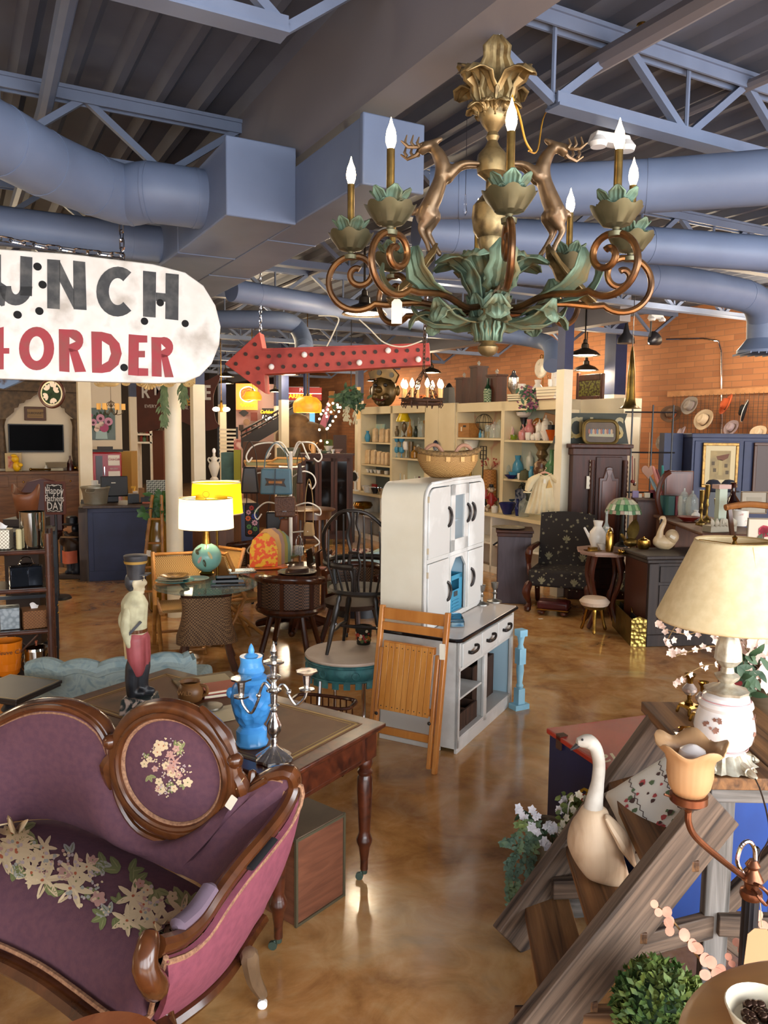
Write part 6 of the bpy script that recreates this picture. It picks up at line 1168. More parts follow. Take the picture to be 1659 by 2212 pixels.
p=D(112,850,12.5);k=12.5/FPX;t=T9('stained_glass_roundel','round stained glass panel of white lilies in a brown wooden ring','stained glass',p,-.2);q=MB();q.ring((0,0,0),29*k,3*k,40,8,(0,1,0));q.b9('wooden_ring',mat('ring_brown','4a2418',.4),t)
q=MB();q.t9([(0,.01,0),(0,-.01,0)],26*k,36);q.b9('cream_border',mat('border_glass','d8cfae',.3),t);q=MB();q.t9([(0,.008,0),(0,-.016,0)],22.5*k,36);q.b9('green_glass',mat('green_glass','1c3a1e',.25,c2='122414',sc=9),t)
q=MB()
for a0,r0 in((.6,9),(2.2,10),(3.6,9),(5.,11),(1.3,14)):
 c=V((r0*k*cos(a0),-.022,r0*k*sin(a0)))
 for j in range(3):a=a0+(j-1)*.7;q.add([c+V((6*k*(1+cos(w))*cos(a)-3.4*k*sin(w)*sin(a),-.001*j,6*k*(1+cos(w))*sin(a)+3.4*k*sin(w)*cos(a)))for w in[2*pi*i/10 for i in range(10)]],[tuple(range(10))])
q.b9('lily_petals',mat('lily_glass','d8c8ba',.3),t,flat=True,sol=.003);q=MB();q.t9([(0,0,30*k),(0,0,4.2-p.z)],.004,5);q.b9('hanging_wire',BLACK,t)
q=MB();a,b=onw(-30,1020,.5),onw(176,1020,.5);bz=a.z;tt=T9('back_bar','long brown wooden back bar with drawers under the television','sideboard',(a.x,a.y,0),-GR);Lb=(b-a).length;BBW=W9('bar_oak','5a3a20','7a5230',.45,3,(.2,1,1));MB().bx(0,Lb,-.05,.42,bz-.05,bz).b9('top',BBW,tt,bev=.006);MB().bx(.03,Lb-.03,0,.4,0,bz-.05).b9('carcass',BBW,tt)
for i in range(4):q=MB();q.bx(.1+i*Lb/4,(i+1)*Lb/4-.05,-.015,0,bz-.3,bz-.09);d=q.b9('drawer',BBW,tt,bev=.004);q=MB();q.ell(((i+.5)*Lb/4,-.03,bz-.2),.02);q.b9('knob',BRASS,d)
def onb(x):p=onw(x,1015,.35);return V((p.x,p.y,bz+.002))
p=onb(30);t=T9('framed_picture','small cream framed print leaning at the left end of the back bar','picture',p,-GR,rx=-.12);q=MB();q.bx(-.15,.15,0,.03,0,.36);q.b9('frame',mat('cream_frame','b0986a',.5),t,bev=.006);MB().bx(-.1,.1,-.004,0,.06,.3).b9('print',mat('red_print','c8a08a',.7,c2='a04a3a',sc=12),t)
p=onb(42)+V((0,-.1,0));q=MB();q.ell((0,0,.1),(.08,.07,.1));q.ell((-.02,-.02,.24),(.07,.065,.07));q.ell((.08,-.03,.13),(.05,.04,.04));q.ell((-.03,-.05,.31),(.06,.04,.03));S9(q,'yellow_figurine',mat('yellow_glaze','d8a818',.3),'bright yellow ceramic figurine on the back bar','figurine',p)
p=onb(122);q=MB();q.box((0,0,.12),(.34,.2,.1),taper=1.15);q.box((0,0,.03),(.24,.14,.05));q.bx(-.2,.2,-.012,.012,.15,.17);S9(q,'silver_chafing_dish',mat('tarnished_silver','8a7c64',.35,.7),'old silver serving dish on the back bar','dish',p,-GR)
p=onb(152);q=MB();q.l9([(.06,0),(.06,.16),(.02,.24),(.02,.3)],14);S9(q,'dark_bottle',mat('dark_red_bottle','3a1214',.2),'dark red bottle beside the right arch column','bottle',p);p=onb(88);q=MB();q.t9([(-.2,0,.03),(.2,0,.03)],.02,8);q.ell((-.2,0,.03),(.03,.03,.03));S9(q,'brass_ladle',BRASS,'brass ladle lying on the back bar','ladle',p);p=onb(100);q=MB();q.l9([(.03,0),(.04,.05),(.015,.08),(.02,.11)],12);S9(q,'white_vase',WHITE,'tiny white vase on the back bar','vase',p)
p=onb(163);q=MB();q.ell((0,0,.05),(.05,.05,.05));S9(q,'brass_bell',BRASS,'small round brass bell at the right end of back bar','bell',p)
p=D(92,1050,12.2);t=T9('leather_chair','dark red leather chair with rounded back behind the chalkboard','chair',(p.x,p.y,0),.2);zt=up((p.x,p.y),1032);q=MB();q.p9([(x*.3,z)for x,z in((-1,.5),(1,.5),(1,zt-.2),(.7,zt-.05),(0,zt),(-.7,zt-.05),(-1,zt-.2))],.08,XZ);q.b9('back',mat('oxblood','3f1618',.4),t,bev=.02);MB().box((0,-.25,.45),(.55,.5,.1)).b9('seat',MATS['oxblood'],t,bev=.02)
for i in(-1,1):
 for y in(-.45,0):MB().bx(i*.25-.02,i*.25+.02,y-.02,y+.02,0,.42).b9('leg',BLACK,t)
t,w,h=flat_on(192,882,248,950,.08,.03,'flower_painting',mat('canvas_grey','6a7a7a',.7,c2='5a6a6c',sc=3),'large canvas of pink flowers in a glass jar on the plank wall','painting',.002);q=MB();FP=[mat('paint_pink','c088a0',.7),mat('paint_deep','a0486a',.7),mat('paint_cream','d8c0b0',.7),mat('paint_dark','4a2a3a',.7),mat('paint_leaf','2c4434',.7),mat('paint_jar','9ab0ae',.6)]
def dab(x,z,r,kx_,k_,dz=0.,sq=1.):q.k=k_;q.add([V((x+r*kx_*cos(a),-.003-dz,z+r*sq*sin(a)))for a in[2*pi*i/12 for i in range(12)]],[tuple(range(12))])
for i in range(16):a=i*.42;dab(w*.33*cos(a),h*.52+h*.27*sin(a),h*.075,.6,4,.0,1.5)
q.k=5;q.add([(-w*.25,-.004,h*.03),(w*.2,-.004,h*.03),(w*.17,-.004,h*.28),(-w*.22,-.004,h*.28)],[(0,1,2,3)])
for x,z,r,c_ in((-.32,.55,.11,0),(-.05,.68,.13,0),(.25,.58,.13,0),(.08,.38,.14,1),(-.16,.42,.09,2),(-.2,.33,.08,2),(-.02,.5,.08,2),(-.42,.76,.07,1)):
 dab(x*w,z*h,r*h,1,c_,.003)
 if c_==0:dab(x*w,z*h-.01,r*h*.4,1,3,.006)
q.b9('painted_flowers',FP,t,flat=True)
IRB=mat('wrought_bronze','5a4a36',.4,.6);p=D(240,885,13.5);k=13.5/FPX;t=T9('candle_chandelier','small scrolled iron chandelier with fat cream candles before the painting','chandelier',p);q=MB();q.t9([(0,0,-6*k),(0,0,20*k)],1.2*k,6);q.l9([(3*k,6*k),(1*k,14*k)],8);q.t9([(0,0,20*k),(0,0,4.2-p.z)],.5*k,5)
for j in range(6):a=j*pi/3+.3;d=V((cos(a),sin(a),0));q.t9(M9([V((0,0,4*k)),d*10*k+V((0,0,-10*k)),d*22*k+V((0,0,-8*k)),d*25*k],None,4),.8*k,6);q.t9(M9([d*6*k+V((0,0,8*k)),d*9*k+V((0,0,12*k)),d*3*k+V((0,0,17*k))],None,4),.7*k,5)
q.b9('iron_frame',IRB,t)
for j in range(6):a=j*pi/3+.3;MB().l9([(4.5*k,0),(4.5*k,13*k),(0,13*k)],12,at=(25*k*cos(a),25*k*sin(a),0)).b9('candle',mat('candle_cream','d8a860',.6,em='e8a040',es=.35),t)
RCK=mat('machine_red','9c1420',.3,c2='8a101c',sc=3);a,b=onw(200,1040,1.2),onw(263,977,1.2);w=(V((b.x,b.y,0))-V((a.x,a.y,0))).length;t=T9('drinks_machine','red vintage soda vending machine with white script panel','vending machine',(a.x+(b-a).x/2,a.y+(b-a).y/2,0),-GR);zt=b.z;MB().bx(-w/2,w/2,0,.6,0,zt).b9('machine_body',RCK,t,bev=.03)
mz=w/64
MB().bx(-w*.0+.03*w,w*.42,-.01,0,zt-.46*w,zt-.1*w).b9('white_panel',mat('panel_white','dcd2c4',.4),t);X9('Coca-Cola',w*.125,mat('script_red','a01820',.5),t,(w*.225,-.014,zt-.24*w),sx=.8,shear=.3,ext=.002,sp=.9);q=MB();q.bx(.03*w,w*.42,-.01,0,zt-.86*w,zt-.66*w);q.b9('lower_panel',MATS['panel_white'],t);X9('ICE COLD',w*.06,MATS['panel_white'],t,(w*.225,-.012,zt-.57*w),ext=.002)
MB().bx(-w*.38,-w*.16,-.012,0,zt-1.4*w,zt-.12*w).b9('bottle_door',mat('machine_dark','2a1418',.3),t);MB().bx(-w*.12,-w*.09,-.04,0,zt-.8*w,zt-.5*w).b9('handle',CHROME,t)
q=MB();q.bar((-w*.55,.2,zt+.03),(w*.6,.2,zt+.03),.06,.05);q.box((0,.2,zt+.08),(w*.5,.1,.06));S9(q,'toy_train',mat('toy_dark','2a1f18',.5),'dark long toy lying on top of the red drinks machine','toy',t.location,-GR)
p=D(300,826,8.2);k=8.2/FPX;CRV=mat('cream_carving','d0b078',.55,c2='b8965e',sc=9);t=T9('carved_pediment','cream carved scroll pediment hanging behind the lower edge of the painted sign','carving',p);q=MB();q.bx(-106*k,118*k,0,.06,0*k,12*k)
for x,s_ in((-78,16),(-26,9),(8,12),(44,10),(66,13),(108,12)):
 for j in range(2):q.t9([V(((x+s_*(1-i/18)*cos(i*.5+j*pi))*k,-.01,(-2+s_*.55*(1-i/18)*sin(i*.5+j*pi))*k))for i in range(16)],2*k,6)
for j in range(7):a=-pi*.9+j*.8*pi/6;q.i9([(22*k,-.015,2*k),((22+16*cos(a))*k,-.02,(2+15*sin(a))*k)],[1.5*k,3.5*k],8)
q.ell((-60*k,-.01,-2*k),(20*k,.02,8*k));q.b9('carved_scrolls',CRV,t);q=MB()
for x in(-100,110):q.t9([(x*k,.03,10*k),(x*k,.03,4.2-p.z)],.006,5)
q.b9('hanging_wire',BLACK,t)
t=T9('greenery_garland','green pine garland hanging down both sides of the white round column','garland',D(375,830,8.5));o0=V(t.location);q=MB()
for x,y1,n in((354,912,90),(396,870,60)):
 for i in range(n):y=rnd.uniform(822,y1);q.leaf(D(x+rnd.gauss(0,4)*(1-.6*(y-822)/(y1-822)),y,8.5)-o0,(rnd.uniform(-.7,.7),-.3,-1),(0,-1,.2),.09,.024,.2,3)
q.b9('leaves',mat('garland_green','4a5a3a',.7,c2='6a7a52',sc=9),t)
p=D(12,822,7.2);k=7.2/FPX;q=MB();q.p9([(x*k,z*k)for x,z in((-30,14),(60,20),(50,4),(0,-18),(-14,-16))][::-1],.05,XZ);S9(q,'blue_metal_sign',mat('pale_blue_sign','7d96b8',.55,c2='5a4a44',sc=8,lo=.55,hi=.66),'pale blue rusty metal sign edge peeping below the painted sign at left','sign',p)
RAT=mat('rattan','b07a3c',.4,c2='8f5c28',sc=12);RWV=mat('rope_weave','b8935c',.8,kind='check',c2='7d5a30',sc=110,bump=.6);CW=mat('cane_weave','8a6a48',.75,kind='check',c2='4f3826',sc=75,bump=.6)
GD=6.9;gt=D(445,1262,GD);GZ=gt.z;t=T9('glass_table','round glass topped table on a woven basket base with splayed bamboo legs','table',(gt.x,gt.y,0));k=GD/FPX;rg=112*k
q=MB();q.l9([(0,GZ-.012),(rg-.004,GZ-.012),(rg,GZ-.006),(rg-.004,GZ),(0,GZ)],56);q.b9('glass_top',mat('table_glass','6a8078',.05,al=.45),t)
q=MB();zb=.25;zt=GZ-.08;n=24;rr2=lambda z:.235-.045*(z-zb)/(zt-zb)+.03*abs(2*(z-zb)/(zt-zb)-1)**2
o_=[(x*2,y*2)for x,y in R9(1,1,.22,5)]
vs=[];fs=[];m=len(o_)
for i in range(9):
 z=zb+(zt-zb)*i/8;s_=rr2(z);vs+=[(x*s_,y*s_,z)for x,y in o_]
for i in range(8):
 for j in range(m):fs.append((i*m+j,i*m+(j+1)%m,(i+1)*m+(j+1)%m,(i+1)*m+j))
q.at((0,0,0),rz=.25);q.add(vs,fs);q.b9('woven_base',CW,t)
for a in(.25+pi/4+j*pi/2 for j in range(4)):
 q=MB();q.t9(M9([(.25*cos(a),.25*sin(a),zb+.03),(.27*cos(a),.27*sin(a),.15),(.34*cos(a),.34*sin(a),.0)],None,4),.03,8);q.b9('leg',BAM,t)
 q=MB();q.t9([(.2*cos(a),.2*sin(a),zt-.02),(.3*cos(a),.3*sin(a),GZ-.02)],.022,8);q.b9('top_bracket',BAM,t)
def ont(x,y):p=P(x,y,GZ);return V((p.x,p.y,GZ+.003))
def lamp_mat(name,c,ec):
 t_=bpy.data.materials.new(name);t_.use_nodes=True;N=t_.node_tree.nodes;L=t_.node_tree.links;b=N['Principled BSDF'];b.inputs['Base Color'].default_value=hx(c);b.inputs['Roughness'].default_value=.9
 tr=N.new('ShaderNodeBsdfTranslucent');tr.inputs['Color'].default_value=hx(c);mx=N.new('ShaderNodeMixShader');mx.inputs[0].default_value=.55;L.new(b.outputs[0],mx.inputs[1]);L.new(tr.outputs[0],mx.inputs[2]);L.new(mx.outputs[0],N['Material Output'].inputs['Surface']);return t_
TEA=mat('teal_glaze','7fb0a4',.25,c2='74a598',sc=6);p=ont(447,1243);k=p.y/FPX;t=T9('ball_lamp','lit table lamp with round teal painted body and white drum shade on glass table','lamp',p)
zz=lambda y:(1246-y)*k
q=MB();q.l9([(14*k,0),(18*k,6*k),(14*k,10*k)],24);q.b9('brass_foot',BRASS,t);q=MB();q.l9([(10*k,9*k)]+[(32*k*sin(a),zz(1206)-31*k*cos(a))for a in[.35+j*(2.75-.35)/14 for j in range(15)]]+[(6*k,zz(1174))],36);q.b9('round_body',TEA,t);MB().l9([(10*k,zz(1176)),(7*k,zz(1148)),(6*k,zz(1138))],18).b9('brass_neck',BRASS,t)
q=MB();LC=[mat('leaf_dark','4a4a38',.4),mat('leaf_pink','c89a8c',.4),mat('leaf_yellow','b8a468',.4)]
for a0,z,rot,c_ in((-1.9,1196,2.6,0),(-1.55,1206,4.9,0),(-1.7,1200,4.2,1),(-1.25,1190,5.2,2),(-1.5,1186,1.2,2),(-2.3,1192,.6,0)):
 q.k=c_;pts=[]
 for j in range(12):
  w=2*pi*j/12;u,v=9*k*(1+cos(w)),3.4*k*sin(w);dx,dz=u*cos(rot)-v*sin(rot),u*sin(rot)+v*cos(rot);h=zz(z)+dz-zz(1206);R0=32.6*k;rad=math.sqrt(max(1e-5,R0*R0-h*h));a=a0+dx/R0;pts.append((rad*cos(a),rad*sin(a),zz(1206)+h))
 q.add(pts,[tuple(range(12))])
q.b9('painted_leaves',LC,t,flat=True)
SHW=lamp_mat('drum_shade_white','efe3c4',0);q=MB();q.l9([(57*k,zz(1076)),(59*k,zz(1142))],44,cap=False);q.b9('drum_shade',SHW,t);q=MB();q.t9([V((57*k*cos(w),57*k*sin(w),zz(1076)))for w in[2*pi*j/40 for j in range(40)]],.0025,5,closed=True);q.t9([V((59*k*cos(w),59*k*sin(w),zz(1142)))for w in[2*pi*j/40 for j in range(40)]],.0025,5,closed=True);q.ring((0,0,zz(1069)),7*k,.002,16,5,(0,1,0));q.t9([(-57*k,0,zz(1077)),(57*k,0,zz(1077))],.0025,5);q.t9([(0,0,zz(1140)),(0,0,zz(1077))],.004,5);q.b9('shade_wire',BRASS,t)
MB().ell((0,0,zz(1112)),.03,12,8).b9('light_bulb',glow('bulb_hot','ffe2b0',40),t);bulb(p+V((0,0,zz(1112))),26,(1,.8,.5),.05)
p=D(470,1262,7.7);k=p.y/FPX;t=T9('floor_lamp','lit brass floor lamp with a deep yellow drum shade behind the teal lamp','lamp',(p.x,p.y,0));b0=V((p.x,p.y,0));ze=lambda y:D(470,y,7.7).z
SHY=lamp_mat('drum_shade_yellow','d8a818',0);q=MB();q.l9([(51*k,ze(1042)),(56*k,ze(1108))],44,cap=False);q.b9('drum_shade',SHY,t);q=MB();q.t9([(0,0,.03),(0,0,ze(1050))],.014,8);q.l9([(.14,0),(.13,.02),(.02,.04)],24);q.b9('brass_pole',BRASS,t);q=MB()
for y,r in((1042,51),(1108,56)):q.t9([V((r*k*cos(w),r*k*sin(w),ze(y)))for w in[2*pi*j/40 for j in range(40)]],.006,6,closed=True)
q.b9('shade_trim',mat('cream_trim','e8d8b0',.7),t);MB().ell((0,0,ze(1078)),.03,12,8).b9('light_bulb',MATS['bulb_hot'],t);bulb(b0+V((0,0,ze(1078))),30,(1,.78,.42),.05)
def plate(p,r,h,m,label,n=40,name='plate',sy=1.,rz=0.):
 q=MB();q.l9([(0,.002),(r*.6,0),(r*.75,h*.5),(r,h),(r*.98,h+.003),(r*.72,h*.5+.004),(r*.6,.006),(0,.006)],n,cap=False)
 return S9(q,name,m,label,'plate',p,rz,'platters on the glass table')
p=ont(378,1258);plate(p,.17,.02,mat('teal_plate','3f8f94',.2),'teal plate at the bottom of the plate stack on the glass table');plate(p+V((-.01,0,.022)),.15,.018,mat('cream_plate','cfc4a4',.3),'cream octagonal plate in the middle of the stack',8);plate(p+V((.0,0,.042)),.13,.02,mat('marbled_plate','6d4e2c',.2,c2='b08a54',sc=9,dist=2),'brown marbled plate on top of the stack on the glass table')
plate(p+V((.16,.12,0)),.12,.015,mat('pale_plate','9fb0a8',.25),'pale green plate beside the stack on the glass table')
def tray(p,w,d,m,label,rz,h=.018):q=MB();q.bx(-w/2,w/2,-d/2,d/2,0,.005);q.bx(-w/2,w/2,-d/2,-d/2+.012,0,h).bx(-w/2,w/2,d/2-.012,d/2,0,h).bx(-w/2,-w/2+.012,-d/2,d/2,0,h).bx(w/2-.012,w/2,-d/2,d/2,0,h);return S9(q,'serving_tray',m,label,'tray',p,rz,'platters on the glass table')
LAC=mat('black_lacquer','0d0d10',.08);tray(ont(493,1262),.3,.22,LAC,'large black lacquer tray at the front of the glass table',.2);tray(ont(490,1256)+V((0,0,.022)),.2,.15,LAC,'smaller black lacquer tray nested on the large one',.25);tray(ont(522,1236),.26,.2,mat('silver_tray','a8a496',.2,.9),'square silver tray with handles at the back of the glass table',.3)
def fold_chair(p,rz,label,first=[None]):
 if first[0]:return dup(first[0],label,p,rz)
 t=T9('folding_rope_chair',label,'chair',p,rz,'folding rattan rope chairs');first[0]=t
 for s_ in(-.23,.23):q=MB();q.t9([(s_,.25,0),(s_,-.02,.45),(s_,.18,.92)],.02,10);q.b9('back_post',RAT,t);q=MB();q.t9([(s_*.85,-.28,0),(s_*.85,.22,.46)],.018,8);q.t9([(s_*.85,-.28,.42),(s_*.85,.24,.44)],.017,8);q.b9('front_leg',RAT,t)
 for z in(.9,.62):q=MB();q.t9([(-.23,.18-.2*(.92-z)/.47,z),(.23,.18-.2*(.92-z)/.47,z)],.016,8);q.b9('rung',RAT,t)
 q=MB();q.t9([(-.2,-.26,.05),(.2,-.26,.05)],.014,8);q.b9('rung',RAT,t);q=MB();q.t9([(-.23,.22,.12),(.23,.22,.12)],.014,8);q.b9('rung',RAT,t)
 MB().e9(lambda u,v:(-.21+.42*u,.175-.2*(1-v)*.27/.47+.015*sin(pi*v),.62+.26*v),6,6,.02).b9('rope_back',RWV,t);MB().e9(lambda u,v:(-.2+.4*u,-.26+.46*v,.44-.03*sin(pi*v)),6,6,.025).b9('rope_seat',RWV,t);return t
fold_chair(P(372,1420)+V((0,.3,0)),.35,'folding rattan chair with rope weave standing just before the white round column');c=fold_chair(P(452,1395)+V((.0,.3,0)),-.6,'folding rattan chair with rope weave turned behind the glass table');fold_chair(P(505,1378),2.2,'folding rattan chair partly hidden right of the glass table')
p=P(335,1300);p=P(322,1330);t=T9('bamboo_ladder','slim bamboo towel ladder leaning beside the amber jar plant','ladder',p,.1);zt=up(p,1072)
for x0,x1 in((-.12,.03),(.16,.13)):q=MB();bamboo(q,(x0,0,0),(x1,.18,zt),.019,8);q.b9('rail',RAT,t)
for i in range(4):q=MB();f=.2+.2*i;q.t9([(-.12+.15*f,.18*f,zt*f),(.16-.03*f,.18*f,zt*f)],.014,8);q.b9('rung',RAT,t)
q=MB();q.at((.0,.05,zt*.52),ry=.1);q.p9(R9(.05,.07,.006),.002,XZ);q.b9('price_tag',PAPER,t)
p=D(342,1250,9.0);b0=V((p.x,p.y,0));k=9/FPX;zt=D(342,1118,9).z;t=T9('amber_jar','tall ribbed amber glass floor jar beside the navy counter','jar',b0);q=MB();q.l9([(.09,0),(.12,.05),(.14,zt*.5),(.13,zt*.85),(.09,zt*.95),(.1,zt)],36,cap=False,rip=lambda w,t_:(1+.02*cos(18*w),0));q.b9('jar_body',mat('amber_jar_glass','8a6418',.12,tr=.35),t,sol=.008)
t=T9('jar_plant','dark green leafy plant growing out of the amber jar','plant',b0+V((0,0,zt-.06)));q=MB();o0=V(t.location)
for i in range(70):x,y=rnd.gauss(345,9),rnd.uniform(1068,1122);q.leaf(D(x,y,8.95+.1*rnd.random())-o0,(rnd.uniform(-1,1),-.3,rnd.uniform(-.6,1)),(0,-1,.3),.13,.045,.3,4)
for i in range(7):q.leaf(D(312,1108,8.9)-o0,(rnd.uniform(-1,.3),-.2,rnd.uniform(-1,.5)),(0,-1,.1),.1,.06,.2,4)
q.b9('leaves',mat('deep_leaf','2f5028',.5,c2='3f6a30',sc=8),t);q=MB();q.t9(M9([(0,0,-.1),D(330,1100,8.9)-o0,D(313,1105,8.9)-o0],None,4),.006,5);q.b9('stem',GRN,t)
p=P(372,1310);q=MB();q.box((0,0,.12),(.3,.05,.24));S9(q,'white_board',WHITE,'white board leaning at the foot of the round column','board',(p.x+.0,p.y+.55,0),.3)
DKT=W9('dark_walnut','2a140c','4a2614',.2,3);TD=8.25;p=D(640,1232,TD);RZ=p.z;b0=V((p.x,p.y,0));t=T9('round_dining_table','round dark walnut pedestal table with flared base behind the cane armchair','table',b0);MB().l9([(0,RZ-.03),(.58,RZ-.03),(.6,RZ-.015),(.58,RZ),(0,RZ)],56).b9('table_top',DKT,t);q=MB();q.l9([(.3,.06),(.09,.12),(.07,.4),(.1,RZ-.03)],20)
for j in range(4):q.i9([(.06*cos(j*1.57),.06*sin(j*1.57),.14),(.4*cos(j*1.57),.4*sin(j*1.57),.05)],[.06,.04],8)
q.b9('pedestal',DKT,t)
def onr(x,y):p=P(x,y,RZ);return V((p.x,p.y,RZ+.002))
p=onr(578,1226);t=T9('tray_stand','orange lacquer tray with trays standing upright in a rack on the round table','tray',p,.25);MB().p9(R9(.42,.3,.06),.02).b9('base_tray',mat('orange_lacquer','a8501c',.2),t,bev=.006)
for i,(h,m,ln)in enumerate(((.36,mat('yellow_print','c89a20',.4,c2='c84a1c',sc=22,det=2,lo=.48,hi=.53),'orange and yellow printed'),(.44,mat('tray_amber','b8802c',.25),'amber brown'),(.44,mat('tray_brown','7a4a1c',.3),'dark brown'),(.4,mat('tray_olive','8a7a3c',.25),'olive gold'),(.34,mat('tray_glass','6a7a68',.1),'green glass'))):
 q=MB();q.p9([(x*.5,z*.5*1)for x,z in[(-.3,0),(.3,0),(.3,h),(.24,h+.22),(.08,h+.36),(-.08,h+.36),(-.24,h+.22),(-.3,h)]],.012,MX(((0,0,1,-.12+.05*i),(1,0,0,0),(0,1,0,.02),(0,0,0,1)))if 0 else XZ@MX.Translation((0,0,0)));o=S9(q,'upright_tray',m,'%s tray standing upright in the rack on the round table'%ln,'tray',p+V((-.03+.035*i,.06*i-.08,.023)),.35+.12*i,'upright trays in the rack')
p=onr(642,1238);q=MB();q.l9([(0,.002),(.17,0),(.2,.012),(.205,.02),(.18,.008),(0,.006)],44,cap=False);S9(q,'round_silver_tray',SILV,'round silver tray under the wooden boards on the dark round table','tray',p);q=MB();q.p9(R9(.24,.17,.06),.022);S9(q,'wooden_board',mat('board_wood','3a2014',.4),'dark wooden board lying on the round silver tray','board',p+V((0,0,.012)),.2);q=MB();q.p9(R9(.22,.16,.07),.02);S9(q,'wooden_board',MATS['board_wood'],'upper wooden board stacked on the other in the silver tray','board',p+V((.01,0,.036)),.5)
p=onr(625,1208);q=MB();q.l9([(.03,0),(.08,.02),(.12,.05),(.118,.055),(.07,.026),(0,.01)],32,cap=False);S9(q,'green_bowl',mat('green_bowl','5a6a4c',.2),'shallow green glass bowl behind the upright trays','bowl',p);p=onr(655,1198);q=MB();q.l9([(.03,0),(.09,.03),(.12,.045),(.07,.03),(0,.012)],28,cap=False);S9(q,'brass_dish',BRASS,'brass dish at the back of the round table','dish',p)
for i,(x,w,h,m,ln)in enumerate(((672,.02,.2,MIRR,'silver edged'),(690,.02,.17,MATS['board_wood'],'dark brown'),(700,.02,.18,mat('coaster_brown','6d4226',.4),'light brown'),(712,.02,.17,MATS['board_wood'],'walnut'),(722,.02,.16,MATS['coaster_brown'],'amber brown'))):p=onr(x,1222);q=MB();q.at((0,0,0),ry=-.2);q.p9(R9(.16,h,.02),.014,XZ@MX.Translation((0,h/2,0)));S9(q,'upright_board',m,'%s board standing in the white rack on the round table'%ln,'board',p,1.1+.06*i)
p=onr(718,1226);t=T9('plate_rack','white wire plate rack holding boards on the round table','rack',p,.2)
for i in range(4):q=MB();x=-.05+.055*i;q.t9(M9([(x,-.05,0),(x+.01,-.05,.13),(x+.03,-.05,.13),(x+.03,-.05,0)],None,4),.004,6);q.b9('wire_loop',WHITE,t)
MB().bx(-.14,.16,-.06,.06,0,.004).b9('rack_base',mat('pink_base','c08a80',.6),t)
CANE=mat('cane_back','1c100a',.5,kind='check',c2='6a4a34',sc=70,bump=.3);BC=D(628,1390,7.3);t=T9('barrel_cane_chair','dark wood barrel armchair with cane back on casters seen from behind','chair',(BC.x,BC.y,0),-.15)
def bar_(u,v,r=.29):a=-pi*.5+(u-.5)*pi*1.15;return(r*cos(a)*1.05,r*sin(a),v)
MB().e9(lambda u,v:bar_(.12+.76*u,.47+.27*v,.285),24,8,.015).b9('cane_back',CANE,t);q=MB();q.t9(M9([V(bar_(u,.7+.06*sin(pi*u),.295))for u in[i/20 for i in range(21)]],None,2),.03,10,fl=1.3);q.b9('crest_rail',DKT,t);q=MB();q.t9([V(bar_(i/20,.45,.29))for i in range(21)],.03,8);q.b9('lower_rail',DKT,t)
for u in(.02,.24,.5,.76,.98):q=MB();q.bar(bar_(u,.45,.29),bar_(u,.72,.295),.035,.03);q.b9('back_stile',DKT,t)
MB().l9([(0,.4),(.27,.4),(.29,.45),(.2,.49),(0,.5)],28).b9('seat',mat('seat_brown','2a1a12',.6),t)
for j in range(4):a=pi/4+j*pi/2;q=MB();q.t9(M9([(.2*cos(a),.2*sin(a),.42),(.25*cos(a),.25*sin(a),.25),(.31*cos(a),.31*sin(a),.06)],None,4),.028,8);q.b9('leg',DKT,t);q=MB();q.at((.315*cos(a),.315*sin(a),.028),rx=pi/2,rz=a);q.l9([(.028,-.012),(.028,.012)],14);q.b9('caster',BLACK,t)
c2=dup(t,'second dark barrel cane armchair mostly hidden behind the windsor chair',D(762,1330,7.6)*1.0,2.6);c2 .location.z=0
c3=dup(t,'third dark barrel cane armchair at the left behind the glass table edge',(D(532,1300,9.7).x,9.7,0),1.2)
BLU3=mat('slipper_blue','93a4a0',.85,c2='84968f',sc=6);p=D(776,1260,9.0);t=T9('upholstered_chair','pale blue grey upholstered tub chair behind the windsor chair','chair',(p.x,p.y,0),.3);zt=D(800,1160,9).z;MB().e9(lambda u,v:(.42*cos(pi*(1.15+.9*u)),.36*sin(pi*(1.15+.9*u)),.35+(zt-.35)*(v)*(.55+.45*u)),20,8,.09).b9('tub_back',BLU3,t);MB().l9([(0,.2),(.36,.2),(.38,.4),(.3,.44),(0,.45)],28).b9('seat',BLU3,t);MB().l9([(.3,0),(.3,.2)],20).b9('plinth',BLACK,t)
q=MB();q.p9(R9(.3,.3,.06),.1,MX.Rotation(1.2,4,'X'));S9(q,'patterned_cushion',mat('cushion_red','5a2420',.8,kind='vor',c2='b89a80',sc=30),'dark red spotted cushion on the pale blue tub chair','cushion',(p.x+.02,p.y-.1,.6),.2)
TTL=mat('aged_teal','2f6a6c',.6,c2='4a8080',sc=7,c3='245254',bump=.15);TTW=mat('worn_white_top','cbb8a6',.5,c2='b39c8a',sc=3);p=D(754,1408,5.5);TT=p.z;t=T9('teal_metal_table','round low table with worn white top and aged teal metal skirt','table',(p.x,p.y,0));R0=.31
MB().l9([(0,TT-.02),(R0,TT-.02),(R0+.006,TT-.01),(R0,TT),(0,TT)],56).b9('table_top',TTW,t);q=MB();q.l9([(R0-.008,TT-.02),(R0-.006,TT-.14)],56,cap=False)
for j in range(24):a=j*2*pi/24;q.box(((R0-.006)*cos(a),(R0-.006)*sin(a),TT-.155),(.012,.045,.05),rz=a)
q.ring((0,0,TT-.035),R0-.003,.008,48,6);q.ring((0,0,TT-.13),R0-.003,.006,48,6)
for j in range(8):a=j*pi/4+.2;q.ring(((R0-.004)*cos(a),(R0-.004)*sin(a),TT-.085),.026,.005,14,5,(cos(a),sin(a),0))
q.b9('skirt',TTL,t,sol=.003)
